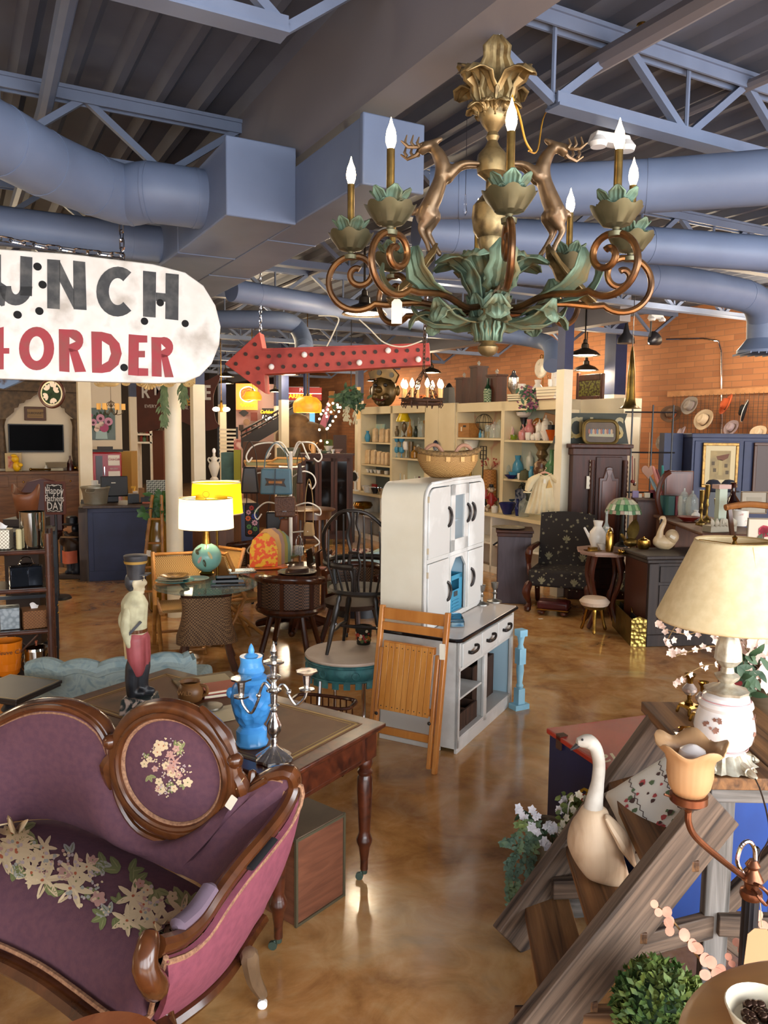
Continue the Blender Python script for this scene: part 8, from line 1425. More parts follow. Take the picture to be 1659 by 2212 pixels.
p=sh(1064,CTZ,7.2);t=T9('monkey_figurine','ceramic monkey figurine in red jacket with arms raised and black hat','figurine',p);q=MB();q.i9([(0,0,.1),(0,0,.24)],[.06,.05],12);q.i9([(-.04,0,.22),(-.085,-.02,.2),(-.075,-.01,.32)],[.022,.02,.016],8);q.i9([(.04,0,.22),(.075,-.02,.17),(.02,-.05,.16)],[.022,.02,.016],8);q.b9('jacket',mat('monkey_red','8f2420',.35),t);q=MB();q.ell((0,0,.33),(.05,.045,.05));q.ell((-.055,0,.33),.016);q.ell((.055,0,.33),.016);q.ell((0,-.035,.31),(.03,.02,.022));q.i9([(-.04,-.03,.08),(-.08,-.09,.05),(-.07,-.13,.02)],[.03,.025,.02],8);q.i9([(.04,-.03,.08),(.07,-.09,.05),(.07,-.13,.02)],[.03,.025,.02],8);q.b9('body',mat('monkey_cream','c0aa90',.35),t);q=MB();q.l9([(.06,.365),(.035,.375),(.035,.41),(0,.41)],16);q.ell((-.018,-.044,.34),.006);q.ell((.018,-.044,.34),.006);q.b9('hat',BLACK,t)
for x,u,k_,h,r,m,lb,nm in((1072,7.08,'cup',.1,.05,CHW,'small cream jar in front of the monkey figurine','cream_jar'),(1050,7.25,'vase',.16,.05,BLACK,'dark pot left of the monkey figurine','dark_pot'),(1049,7.06,'bowl',.08,.05,CHROME,'small grey bowl at the left end of the near counter','grey_bowl'),(1100,7.15,'bowl',.17,.13,COB,'cobalt blue enamel handled pot at front of the near counter','blue_pot'),(1098,7.38,'bowl',.2,.14,mat('grey_enamel','3f5260',.2),'grey blue enamel basin behind the cobalt pot','enamel_basin'),(1122,7.12,'vase',.25,.04,COB,'tall narrow cobalt glass vase','cobalt_vase'),(1136,7.16,'jar',.26,.08,CLG,'big crystal jar half hidden by the white dress','crystal_jar'),(1110,7.4,'jar',.18,.06,CLG,'clear jar at the back of near counter','clear_jar')):pc(k_,sh(x,CTZ,u),h,r,m,lb,nm,handle=nm=='blue_pot')
p=sh(1124,CTZ,7.42);t=T9('plate_on_stand','blue and white plate on black looped wire stand on the near counter','plate',p,RZS,rx=-.12);q=MB();q.at((0,0,.2),rx=pi/2);q.l9([(0,.012),(.12,.01),(.17,.025),(.172,.02),(.12,0),(0,0)],36);q.b9('plate',mat('delft2','8a90a0',.2,c2='22304f',sc=13,lo=.45,hi=.6),t);q=MB()
for x,z in((-.05,.38),(.05,.38),(0,.43),(-.02,.4),(.03,.41)):q.ring((x,.02,z),.035,.005,16,5,(0,1,0))
q.t9([(0,.03,0),(0,.02,.38)],.006,5);q.b9('wire_stand',BLACK,t)
TP='tea wares on the upper near shelf'
for x,u,k_,h,r,m,lb,nm,hd,spt in((1103,7.3,'dome',.02,.02,CHW,'','',0,0),(1109,7.22,'cup',.075,.045,mat('olive_glaze','6a7a20',.15),'shiny olive green cup in front of the pink rimmed plate','green_cup',1,0),(1128,7.24,'pot',.17,.06,LUS,'pink lustre lidded pot on the upper near shelf','lustre_pot',0,0),(1143,7.36,'vase',.3,.08,LUS,'large pink lustre pitcher behind the white cups','lustre_pitcher',1,1),(1141,7.22,'cup',.11,.045,CHW,'white cup with handle left of the row of tea wares','tea_cup',1,0),(1152,7.22,'pot',.1,.045,CHW,'small white sugar bowl in the middle of the tea wares','sugar_bowl',1,0),(1162,7.22,'pot',.14,.05,CHW,'white and gold creamer right of the sugar bowl','creamer',1,1),(1180,7.24,'bowl',.13,.09,CHW,'wide white tea bowl at the right of the tea wares','tea_bowl',1,0),(1164,7.4,'pot',.3,.05,CHW,'tall white figure shaped teapot at the back of the tea wares','figure_teapot',0,0),(1178,7.42,'pot',.36,.07,CHW,'tall white lidded coffee pot at the back right of the tea wares','coffee_pot',1,1),(1190,7.4,'cup',.22,.05,BLACK,'black mug behind the white tea wares','black_mug',0,0),(1194,7.26,'bowl',.15,.1,mat('orange_glass','a84a14',.15),'orange glass bowl at the right end of the near shelf','orange_bowl',0,0)):
 if lb:pc(k_,sh(x,zD[0],u),h,r,m,lb,nm,None,TP if 'tea' in lb else None,hd,spt,RZS+.3)
def eplate(x,z,u,r,m,lb):q=MB();q.at((0,0,r),rx=pi/2-.2);q.l9([(0,.01),(r*.7,.008),(r,.022),(r,.017),(r*.7,0),(0,0)],32);S9(q,'china_plate',m,lb,'plate',sh(x,z,u),RZS)
eplate(1103,zD[0],7.34,.1,mat('pink_rim','cfc0b4',.15,c2='c090a0',sc=8),'pink rimmed china plate standing on edge on the near shelf');eplate(1160,zD[0]+.1,7.48,.11,mat('amber_plate','9a5c14',.15),'amber glass plate on edge behind the tea wares')
p=sh(1130,zD[0],7.4);zb=szz(1130,902,7.4)-p.z;q=MB();q.l9([(.07,0),(.03,.05),(.05,zb*.5),(.03,zb*.7),(.06,zb)],18);t=T9('pedestal_bowl','white flowered china bowl on a tall black pedestal stand','bowl',p);q.b9('black_stand',BLACK,t);q=MB();q.l9([(.05,zb),(.1,zb+.03),(.115,zb+.08),(.105,zb+.08),(0,zb+.04)],24,cap=False);q.b9('china_bowl',CHW,t);MB().l9([(.08,zb+.07),(.08,zb+.12),(0,zb+.12)],20).b9('green_candle',GRG,t)
q=MB();q.p9([(0,0),(.42,0),(.42,.36),(.2,.4)],.015,XZ);S9(q,'angled_print',mat('peach_print','c8a07c',.7),'peach coloured picture leaning at an angle behind the tea wares','picture',sh(1158,zD[0],7.52),RZS)
for x,u,k_,h,r,m,lb,nm in((1097,7.3,'vase',.28,.06,CLG,'clear cut glass pitcher at left on the middle near shelf','cut_glass_pitcher'),(1120,7.45,'vase',.34,.09,BLG,'large pale blue glass vase on the middle near shelf','pale_blue_vase'),(1112,7.28,'bowl',.1,.08,BLG,'turquoise glass dish in front of the pale blue vase','turquoise_dish'),(1106,7.22,'bowl',.06,.1,COB,'flat cobalt dish at the front of the middle near shelf','cobalt_dish'),(1127,7.25,'cup',.09,.05,WHITE,'white cup and candle on the middle near shelf','white_cup'),(1136,7.25,'dome',.16,.08,mat('moss_basket','4a4a30',.7),'dark moss covered basket on the middle near shelf','moss_basket'),(1146,7.48,'trophy',.42,.06,mat('frosted_urn','b8b8ac',.3),'tall frosted glass lidded urn at the back of the middle shelf','frosted_urn'),(1150,7.3,'vase',.2,.05,BLG,'bright blue glass vase beside the dark basket','bright_blue_vase'),(1172,7.36,'pot',.36,.12,mat('oriental','5a3a28',.25,c2='b8a080',sc=13,lo=.5,hi=.62),'big oriental patterned brown jar on the middle near shelf','oriental_jar'),(1193,7.36,'bottle',.45,.09,GRG,'ribbed green glass vase at the right of the middle near shelf','green_vase')):pc(k_,sh(x,zD[1],u),h,r,m,lb,nm)
p=sh(1172,zD[1]+.31,7.36);q=MB();q.l9([(.05,.0),(.09,.06),(.06,.12),(.11,.2),(.11,.28),(0,.28)],20);S9(q,'bronze_urn_top',BRV,'dark bronze neck and cap of the oriental jar','jar',p)
DRS=mat('batiste','d8c8a4',.85,c2='c8b48c',sc=5);p=PU(1177,1020,6.66);t=T9('child_dress','cream gathered child dress hanging on a hanger before the near shelf','dress',p,RZS+.95);k=p.y/FPX
def drs(s_):return lambda u,v:((u-.5)*k*(34+48*v),s_*(.05+.03*v)*sin(pi*u)+.012*sin(u*44)*v,-k*(8+82*v))
q=MB();q.e9(drs(-1),44,10);q.e9(drs(1),44,10);q.b9('skirt',DRS,t)
for s_ in(-1,1):q=MB();q.i9([(s_*16*k,0,-10*k),(s_*28*k,0,-20*k),(s_*34*k,0,-34*k)],[8*k,13*k,11*k],12,fl=.7);q.ring((s_*36*k,0,-44*k),8*k,1.5*k,14,5);q.b9('puff_sleeve',DRS,t)
q=MB();q.t9(M9([(-14*k,-.01,-3*k),(0,-.03,-8*k),(14*k,-.01,-3*k)],None,5),1.2*k,6);q.b9('collar',DRS,t);q=MB();q.i9([(-17*k,0,-8*k),(0,0,0),(17*k,0,-8*k)],[1.5*k,2.5*k,1.5*k],6);q.t9(M9([(0,0,0),(0,0,5*k),(3*k,0,8*k),(1*k,0,11*k)],None,3),.6*k,5);q.b9('hanger',mat('pink_hanger','c09078',.5),t);q=MB();q.p9([(3*k,-34*k),(16*k,-32*k),(9*k,-14*k)],.004,XZ@MX.Translation((0,0,.07)));q.b9('paper_fan',mat('kraft_fan','c09858',.8),t);q=MB();q.p9(R9(5*k,9*k,.003),.002,XZ@MX.Translation((-1*k,-19*k,.085)));q.b9('price_tag',PAPER,t)
def tp(x,u=7.36,z=None):return sh(x,(ZT1 if x<960 else ZT2)if z is None else z,u)
GF=mat('carved_gold','5f4a26',.35,.5,c2='3a2c18',sc=5);p=tp(828,7.4);k=14.6/FPX;t=T9('jester_carving','giant carved brown grinning jester face with pierced cap on the far shelf top','carving',p,RZS+.55);q=MB();q.ell((0,0,34*k),(33*k,16*k,36*k));q.ell((-4*k,-17*k,38*k),(8*k,9*k,8*k));q.ell((-16*k,-13*k,22*k),(9*k,6*k,8*k));q.ell((13*k,-13*k,22*k),(9*k,6*k,8*k));q.ell((0,-14*k,8*k),(10*k,6*k,8*k));q.ell((-34*k,4*k,36*k),(6*k,5*k,12*k));q.ell((34*k,4*k,36*k),(6*k,5*k,12*k));q.i9([(-26*k,-8*k,56*k),(-12*k,-14*k,57*k)],[2*k,2*k],6);q.i9([(8*k,-14*k,57*k),(24*k,-8*k,56*k)],[2*k,2*k],6);q.b9('face',GF,t)
q=MB();q.p9([(x*k,z*k)for x,z in((-28,62),(-34,78),(-10,84),(30,84),(44,70),(36,52),(26,60),(0,66))],8*k,XZ@MX.Translation((0,0,6*k)));q.b9('cap',GF,t);q=MB();q.ell((-14*k,-15*k,48*k),(5*k,3*k,4*k));q.ell((12*k,-15*k,48*k),(5*k,3*k,4*k));q.t9([(-4*k,-14.5*k,76*k),(-4*k,-16*k,76*k)],6*k,14);q.t9([(28*k,-13.9*k,70*k),(28*k,-15*k,70*k)],6*k,14);q.b9('dark_hole',BLACK,t);q=MB();q.t9(M9([(-18*k,-14*k,24*k),(-6*k,-17*k,15*k),(8*k,-17*k,15*k),(18*k,-13*k,24*k)],None,4),2.4*k,6);q.b9('red_mouth',mat('mouth_red','4a1a14',.4),t)
MB().box((6*k,-16.5*k,18*k),(5*k,.01,10*k)).b9('price_tag',PAPER,t)
COPM=mat('copper_mould','a85a30',.25,.85)
for i,x in enumerate((882,897,911,925,937)):q=MB();q.ell((0,0,.09),(.085,.04,.09));q.box((0,-.0,.15),(.14,.05,.05));S9(q,'copper_mould',COPM,'copper mould behind the candle ring, %s from the left'%('first','second','third','fourth','fifth')[i],'mould',tp(x),RZS,'copper moulds on the shelf top')
q=MB();q.box((0,0,.14),(.2,.14,.28),taper=.8);q.l9([(.07,.28),(.03,.34),(0,.36)],14);S9(q,'black_lantern',BLACK,'dark blocky lantern on the panel top between the shelf units','lantern',tp(968),RZS)
for x,w,h,ln in((1000,.2,.42,'left lower'),(1031,.2,.58,'tall middle'),(1070,.26,.42,'right lower')):
 t=T9('wooden_finial_box','%s dark wooden box with glass finial on the near shelf top'%ln,'box',tp(x),RZS,'wooden boxes with finials');MB().bx(-w/2,w/2,-.1,.1,0,h).b9('box_body',CHN,t,bev=.006);MB().bx(-w/2-.012,w/2+.012,-.112,.112,h-.03,h).b9('lid',CHN,t);MB().l9([(.02,h),(.015,h+.02),(.03,h+.05),(0,h+.09)],14).b9('finial',CLG,t)
q=MB();q.l9([(.055,0),(.06,.16),(.05,.2),(.02,.27),(.018,.36),(0,.36)],20);t=T9('wicker_bottle','green bottle in pale wicker wrap on the near shelf top','bottle',tp(1051,7.22));q.b9('bottle',mat('deep_green_glass','14301c',.1),t);MB().l9([(.058,0),(.064,.16),(.054,.2)],20,cap=False).b9('wicker_wrap',mat('pale_wicker','a0a888',.7,kind='check',c2='2f5038',sc=50),t)
pc('trophy',tp(1106,7.3),.46,.085,SILV,'tall silver lidded trophy urn on the near shelf top','silver_urn');p=tp(1114,7.25)
for i,(m,ln)in enumerate(((mat('book_green','4a5038',.6),'olive'),(mat('book_brown','5a4028',.6),'brown'),(mat('book_tan','9a8058',.6),'tan'))):book(p+V((0,0,.033*i)),.24,.17,.03,m,'%s book in the low stack left of the flower spray'%ln,RZS+.1*i,'books on the shelf top')
p=tp(1186,7.25)
for i,(m,ln)in enumerate(((mat('book_red','8a1420',.5),'red bottom'),(mat('book_cream','b8a888',.6),'cream'),(mat('book_grey','8a8070',.6),'grey'),(mat('book_pale','cfc2a4',.6),'palest top'))):book(p+V((0,0,.042*i)),.36,.2,.04,m,'%s book in the stack beside the steel column'%ln,RZS+.06*i,'books on the shelf top')
pc('cup',tp(1186,7.25)+V((0,0,.171)),.1,.04,WHITE,'short white candle on the stack of books','white_candle','candle');pc('cup',tp(1198,7.3)+V((.0,0,.171)),.28,.07,CHW,'white figured mug on the books by the column','figured_mug')
t=T9('plate_stand','white picture plate on a curly wire stand on the shelf top','plate',tp(1166,7.45),RZS);q=MB();h=szz(1166,797,7.45)-ZT2;q.at((0,0,h),rx=pi/2);q.l9([(0,.01),(.1,.008),(.14,.02),(.14,.015),(0,0)],32);q.b9('plate',mat('plate_picture','d0c4b0',.2,c2='8a8a78',sc=9,lo=.55,hi=.7),t);q=MB();q.t9([(0,.03,0),(0,.02,h+.2)],.006,5);q.ring((.04,.02,h+.17),.03,.005,14,5,(0,1,0));q.ring((-.04,.02,h+.17),.03,.005,14,5,(0,1,0));q.t9([(.1,.02,h-.1),(.2,.04,0)],.006,5);q.b9('wire_stand',BRASS,t)
pc('vase',tp(1158,7.28),.28,.09,CHW,'flowered china vase under the wire plate stand','flowered_vase');pc('cup',tp(1124,7.26)+V((0,0,.1)),.14,.06,CHW,'white mug on the low book stack','white_mug')
t=T9('wisteria_spray','purple and green silk flower spray drooping over the shelf top edge','flowers',tp(1150,7.15));o0=V(t.location);q=MB();f=MB();dd=o0 .y
for i in range(80):x,y=rnd.gauss(1148,12),rnd.uniform(835,882);(P9(f,D(x,y,dd-.05)-o0,.025)if i%2 else q.leaf(D(x,y,dd)-o0,(rnd.uniform(-1,1),-.4,rnd.uniform(-1,.4)),(0,-1,.3),.1,.045,.3,3))
q.b9('leaves',GRN,t);f.b9('heads',mat('wisteria','7d4458',.7),t,flat=True)
t=T9('carved_chair_back','dark wooden bench back with green panel on top of the tall shelf','chair',sh(1268,ZT3,8.85),RZS);q=MB();q.bx(-.3,-.24,0,.05,0,.44).bx(.24,.3,0,.05,0,.4).bx(-.24,.24,0,.04,0,.06).bx(-.24,.24,0,.04,.3,.4);q.b9('frame',CHN,t,bev=.01);MB().bx(-.24,.24,.01,.03,.06,.3).b9('green_panel',mat('green_gilt','6a6a2c',.3,.4,kind='vor',c2='3a2c14',sc=30),t)
DAM=mat('damask','7a745c',.85,kind='vor',c2='241d1b',sc=13,lo=.12,hi=.26);MOT=mat('damask_motif','8a8468',.85,c2='6f6a52',sc=30)
MG2=W9('dark_mahogany','32130a','552614',.3,3)
def lotus(q,c,ux_,uz_,s,off):
 n_=V(ux_).cross(V(uz_))
 for j in range(5):
  a=pi/2+(j-2)*.42;L=s*(1-.1*abs(j-2));d=V(ux_)*cos(a)+V(uz_)*sin(a);e=V(uz_)*cos(a)-V(ux_)*sin(a);b=V(c)+n_*off*(1+.15*(2-abs(j-2)))
  q.add([b,b+d*L*.5-e*L*.17,b+d*L*.85-e*L*.1,b+d*L,b+d*L*.85+e*L*.1,b+d*L*.5+e*L*.17],[tuple(range(6))])
 q.add([V(c)+n_*off*1.6+V(ux_)*s*.22*cos(w)+V(uz_)*(s*.16*sin(w)-.06*s)for w in[2*pi*i/10 for i in range(10)]],[tuple(range(10))])
 for j in range(8):
  a=2*pi*j/8+.3;b=V(c)+n_*off+V(ux_)*s*1.35*cos(a)+V(uz_)*(s*.35+s*1.25*sin(a));q.add([b+V(ux_)*s*.1*cos(w)+V(uz_)*s*.1*sin(w)for w in[2*pi*i/7 for i in range(7)]],[tuple(range(7))])
cA,cB=P(1141,1318),P(1268,1330);cw_=(V(cB)-V(cA)).length;cz_=math.atan2((cB-cA).y,(cB-cA).x);ctr=(V(cA)+V(cB))/2
t=T9('damask_armchair','tall backed armchair in dark lotus damask with carved mahogany claw feet','chair',ctr,cz_,'lotus damask chairs');bt_=up(ctr+V((.1,.5,0)),1110);w=cw_*.5
q=MB();q.e9(lambda u,v:((u-.5)*cw_*.96,.46+.1*v-.05*sin(pi*u)*0,.46+(bt_-.46+.03*sin(pi*u))*v),12,8,.1);q.b9('back',DAM,t)
MB().box((0,.25,.4),(cw_*1.02,.56,.2)).b9('seat',DAM,t,bev=.03,segs=3)
q=MB()
for x,z in((-.27,.62),(.27,.62),(0,.85),(-.27,1.1),(.27,1.1)):lotus(q,(x*cw_*1.1,.452+.1*(z-.46)/(bt_-.46),z*bt_/1.22),(1,0,0),(0,.1,1),.085,.004)
for x in(-.25,.25):lotus(q,(x*cw_*1.1,-.032,.35),(1,0,0),(0,0,1),.08,.004)
q.b9('lotus_pattern',MOT,t,flat=True)
for s_ in(-1,1):
 q=MB();q.i9([(s_*w,-.02,.32),(s_*(w+.02),-.06,.22),(s_*(w-.01),-.02,.1),(s_*w,-.05,.035)],[.045,.05,.026,.045],10);q.b9('leg',MG2,t);q=MB();q.i9([(s_*w,.5,.3),(s_*w,.56,.03)],[.035,.03],8);q.b9('leg',MG2,t)
 q=MB();q.i9([(s_*w,.02,.44),(s_*(w+.03),.1,.55),(s_*(w+.02),.04,.68),(s_*(w+.01),.12,.73),(s_*(w-.0),.5,.74)],[.03,.028,.045,.035,.028],10);q.b9('arm',MG2,t)
c2=dup(t,'second lotus damask chair turned side on behind the octagonal table',P(1362,1348)+V((.05,.1,0)),cz_-.9)
q0=P(1192,1331);t=T9('leather_footstool','low oxblood leather footstool on bun feet before the damask armchair','footstool',q0,cz_);MB().box((0,.12,.115),(.36,.24,.1)).b9('cushion',mat('oxblood_leather','4a171c',.3,c2='3a1014',sc=6),t,bev=.03,segs=3);q=MB();q.box((0,.12,.068),(.365,.245,.012));q.b9('nail_trim',BRASS,t)
for i in(-1,1):
 for j in(.03,.21):q=MB();q.ell((i*.13,j,.03),(.045,.045,.03));q.b9('bun_foot',MG2,t)
q=MB();q.box((0,0,.002),(.05,.03,.002));S9(q,'price_tag',PAPER,'little white price tag on the floor below the footstool','tag',P(1168,1337),.3)
p=P(1282,1364);t=T9('milking_stool','small stool with cream fleece saddle seat and brass legs','stool',p,.4);MB().l9([(0,.3),(.14,.29),(.16,.33),(.12,.37),(0,.375)],28).b9('fleece_seat',mat('fleece','d0b8a0',.9,bump=.2,bsc=40),t);MB().l9([(.0,.24),(.1,.25),(.145,.3)],24,cap=False).b9('seat_bowl',mat('old_brass','9c8040',.3,.9,c2='5d4a28',sc=6),t)
for j in range(3):a=j*2.1-2.2;q=MB();q.i9([(.08*cos(a),.08*sin(a),.26),(.11*cos(a),.11*sin(a),.12),(.14*cos(a),.14*sin(a),.02)],[.024,.016,.02],8);q.b9('leg',BRASS,t)
NG=W9('plum_grey_wood','3a3038','4f454c',.45,3);p=P(1108,1304);nz=up(p,1146);t=T9('bedside_cupboard','narrow plum grey painted wooden cupboard with moulded top beside the damask armchair','cupboard',p,cz_+.25);MB().bx(-.2,.2,0,.42,0,nz-.06).b9('carcass',NG,t,bev=.004);q=MB();q.bx(-.23,.23,-.03,.45,nz-.03,nz);q.bx(-.215,.215,-.015,.435,nz-.08,nz-.03);q.b9('moulded_top',CHN,t,bev=.008);q=MB();q.bx(-.205,-.2,.03,.39,.05,nz-.12);d=q.b9('door',MG2,t);q=MB();q.t9([(-.2,.1,nz-.16),(-.26,.08,nz-.2)],.012,6);q.b9('handle',BLACK,d)
q=MB();q.l9([(0,.004),(.14,.002),(.2,.02),(.205,.018),(.14,0),(0,0)],36,cap=False);S9(q,'silver_tray',SILV,'round silver tray on top of the plum grey cupboard','tray',p+V((-.05,.2,nz+.002)))
OD=8.5;p=D(1306,1186,OD);oz=p.z;t=T9('octagonal_table','octagonal table with pale pink stone top on dark curved legs','table',(p.x,p.y,0),.2);r=62*OD/FPX;q=MB();q.l9([(0,oz-.05),(r*.9,oz-.05),(r*.92,oz-.03),(r,oz-.025),(r,oz),(0,oz)],8);q.b9('stone_top',mat('pink_stone','a88a7a',.4,c2='8d7062',sc=4),t,ang=20)
for j in range(4):a=j*pi/2+.5;q=MB();q.i9([(r*.55*cos(a),r*.55*sin(a),oz-.06),(r*.7*cos(a),r*.7*sin(a),oz-.3),(r*.4*cos(a),r*.4*sin(a),.25),(r*.75*cos(a),r*.75*sin(a),.03)],[.035,.025,.025,.03],8);q.b9('leg',MG2,t)
def oo(x,y):p=P(x,y,oz);return V((p.x,p.y,oz+.002))
WCH=mat('white_ironstone','d2cabe',.2);p=oo(1290,1184);pc('vase',p,.3,.1,WCH,'white ironstone pitcher at the left of the octagonal table','white_pitcher','pitcher',None,True,True,0);pc('bottle',oo(1308,1182),.4,.045,CLG,'tall clear glass bottle behind the brass mill','glass_bottle');pc('jar',oo(1316,1192),.26,.042,BRASS,'brass pepper mill on the octagonal table','pepper_mill');pc('bowl',oo(1304,1188),.07,.07,WCH,'small white bowl before the pitcher','white_bowl')
q=MB();q.box((0,0,.02),(.09,.05,.04));q.box((0,0,.004),(.16,.1,.008));S9(q,'brass_inkstand',BRASS,'little brass inkstand at the front left of octagonal table','inkstand',oo(1280,1190),.3)
q=MB();
for i in range(9):q.ell((rnd.uniform(-.07,.07),rnd.uniform(-.04,.04),.03),.02,8,6)
q.box((0,0,.004),(.2,.12,.008));S9(q,'trinket_tray',BRASS,'tray of small brass trinkets at the front right of octagonal table','tray',oo(1350,1197),.2)
p=oo(1343,1180);t=T9('stained_glass_lamp','dark bronze table lamp with a green and white leaded glass dome shade','lamp',p);zt=up(p,1075)-oz;zb=up(p,1108)-oz;rr=40*OD/FPX
q=MB();q.l9([(.08,0),(.075,.02),(.03,.05),(.025,.1),(.035,.14),(.02,.2),(.02,zb),(.02,zt)],16);q.b9('bronze_base',mat('dark_bronze','1f1c18',.4,.5),t)
TIF=[mat('tif_green','3f6a44',.25),mat('tif_cream','a8a890',.25),mat('tif_pink','a08878',.25),mat('tif_pale','7d9a70',.25)];q=MB();rs=random.Random(3);pr=[(rr*.15,zt),(rr*.5,zt-.02),(rr*.78,zt-.07),(rr*.95,zb+.035),(rr,zb)]
for i in range(4):
 n=(10,18,24,28)[i]
 for j in range(n):
  a,b=2*pi*j/n,2*pi*(j+.94)/n;q.k=rs.choice((1,2,3,1))if i<2 else rs.choice((0,0,3,1))if i==2 else rs.choice((0,2,1));(r0,z0_),(r1,z1_)=pr[i],pr[i+1];r1=r0+(r1-r0)*.95;z1_=z0_+(z1_-z0_)*.95;dz=-.012*rs.random()if i==3 else 0
  q.add([(r0*cos(a),r0*sin(a),z0_),(r0*cos(b),r0*sin(b),z0_),(r1*cos(b),r1*sin(b),z1_+dz),(r1*cos(a),r1*sin(a),z1_+dz)],[(0,1,2,3)])
q.b9('glass_panes',TIF,t,flat=True);q=MB();q.l9([(a*.985,z-.003)for a,z in pr],32,cap=False);q.b9('lead_lining',BLACK,t)
for x,y,s_,lb in((1378,1196,1,'gilt metal bird with raised wing right of the leaded lamp'),):q=MB();q.ell((0,0,.08),(.08,.05,.05));q.leaf((0,0,.1),(.1,0,1),(0,-1,0),.26,.13,-.2,6);q.i9([(-.06,0,.1),(-.1,0,.16)],[.02,.02],8);q.t9([(0,0,.06),(0,0,0)],.01,6);S9(q,'gilt_bird',mat('old_brass','9c8040',.3,.9),lb,'ornament',oo(1362,1188))
BKW=W9('ebonized','1e1614','352822',.6,3);n0=P(1393,1396);n1=V((n0 .x+.75,n0 .y+.1,0));bz=up(n0,1200);t=T9('carved_cupboard','ebonized carved cupboard with brown sides under the swan planter','cupboard',n0,math.atan2(.1,.75));MB().bx(0,.75,0,.5,.08,bz-.04).b9('carcass',BKW,t);MB().bx(-.006,0,.01,.5,0,bz-.05).b9('side_panel',mat('rust_side','3f1a10',.4,c2='331409',sc=3),t);q=MB();q.bx(-.04,.79,-.04,.52,bz-.04,bz);q.bx(-.02,.77,-.02,.51,bz-.08,bz-.04);q.b9('moulded_top',BKW,t,bev=.01);q=MB();q.bx(0,.75,-.03,0,0,.12);q.bx(.0,.1,-.025,0,.12,bz-.08).bx(.65,.75,-.025,0,.12,bz-.08);q.b9('carved_pilaster',BKW,t,bev=.006);q=MB();q.bx(.12,.63,-.012,0,.18,bz-.3);d=q.b9('door',BKW,t);q=MB();q.bx(.18,.57,-.016,-.012,.26,bz-.38);q.b9('carved_panel',mat('carved_black','141216',.6,bump=.8,bsc=30),d);MB().bx(.12,.63,-.014,0,bz-.27,bz-.11).b9('drawer',BKW,t,bev=.004)
def ob(x,y):p=P(x,y,bz);return V((p.x,p.y,bz+.002))
p=ob(1436,1186);t=T9('swan_planter','cream ceramic swan planter with black beak on the ebonized cupboard','planter',p);k=p.y/FPX;SWC=mat('swan_cream','c8b08c',.35,c2='b59a74',sc=6);q=MB();q.i9([(-12*k,0,16*k),(2*k,0,14*k),(16*k,0,22*k)],[15*k,17*k,12*k],14);q.i9([(-14*k,-.01,22*k),(-12*k,-.02,42*k),(-6*k,-.02,58*k),(-9*k,-.03,68*k),(-14*k,-.04,66*k)],[9*k,6*k,5.5*k,6*k,5*k],12);q.b9('body',SWC,t,rem=.008);q=MB();q.i9([(-14*k,-.05,65*k),(-18*k,-.075,57*k)],[3.2*k,1.6*k],8);q.b9('beak',BLACK,t);q=MB();q.ell((12*k,-.03,28*k),(15*k,13*k,16*k));q.b9('wing',SWC,t);q=MB();q.at((4*k,-.15,30*k),ry=.5);q.p9(R9(12*k,6*k,.002),.002,XZ);q.b9('price_tag',PAPER,t)
pc('pot',ob(1390,1186),.13,.07,BRASS,'round polished brass pot at the left of the ebonized cupboard','brass_pot')
b0,b1=P(1322,1352),P(1362,1396);bd_=(b1-b0);bh=up(b1,1338);bl=bd_.length;t=T9('brass_log_box','embossed brass magazine box with loop handle on the floor','box',b0,math.atan2(bd_.y,bd_.x));EMB=mat('embossed_brass','a8924c',.35,.85,kind='vor',c2='6d5a2c',sc=26,bump=1.);w=.15;q=MB();q.bx(0,bl,0,.008,0,bh).bx(0,bl,w-.008,w,0,bh).bx(0,.008,0,w,0,bh*1.05).bx(0,bl,0,w,0,.01);q.b9('box_body',mat('dull_brass','7a6024',.4,.7,c2='5d4718',sc=6,bump=.3,bsc=20),t);MB().p9([(0,0),(w,0),(w,bh),(w*.5,bh*1.12),(0,bh)],.008,MX(((0,0,1,bl-.004),(1,0,0,0),(0,1,0,0),(0,0,0,1)))).b9('embossed_end',EMB,t);MB().bx(.01,bl-.01,w/2-.003,w/2+.003,.01,bh*1.02).b9('divider',BLACK,t);q=MB();q.t9(M9([(bl*.3,w/2,bh),(bl*.35,w/2,bh*1.18),(bl*.6,w/2,bh*1.18),(bl*.65,w/2,bh)],None,4),.006,6);q.b9('handle',BRASS,t)
wB=D(1345,1290,9.9);wz=D(1345,960,9.9).z;wx=D(1228,1290,9.9).x;t=T9('wardrobe','tall dark carved wardrobe with arched panel door and rope twist columns','wardrobe',(wx,9.9,0),.06);W_=wB.x-wx;MB().bx(0,W_,0,.5,.1,wz-.12).b9('carcass',CHN,t);q=MB();q.bx(-.05,W_+.06,-.05,.52,wz-.05,wz);q.bx(-.02,W_+.03,-.025,.51,wz-.14,wz-.05);q.bx(-.02,W_+.03,-.03,.51,0,.12);q.bx(0,W_,-.02,0,.4,.46);q.b9('cornice',CHN,t,bev=.012)
d0=W_*.42
for x in(d0-.05,W_-.03):q=MB();q.l9([(.03+.008*(i%2),.5+i*(wz-.7)/44)for i in range(45)],12,at=(x,-.02,0));q.b9('twist_column',CHN,t)
q=MB();q.bx(d0,W_-.07,-.02,0,.5,wz-.16);d=q.b9('door',CHN,t,bev=.006)
def arch(ins,top):x0,x1,c=d0+.04+ins,W_-.11-ins,(d0+W_-.07)/2;zs_=wz-.42-ins;return[(x0,.56+ins),(x1,.56+ins),(x1,zs_),(x1-.05,zs_),(x1-.07,zs_+.06),(c+.04,zs_+.13),(c,zs_+.14),(c-.04,zs_+.13),(x0+.07,zs_+.06),(x0+.05,zs_),(x0,zs_)]
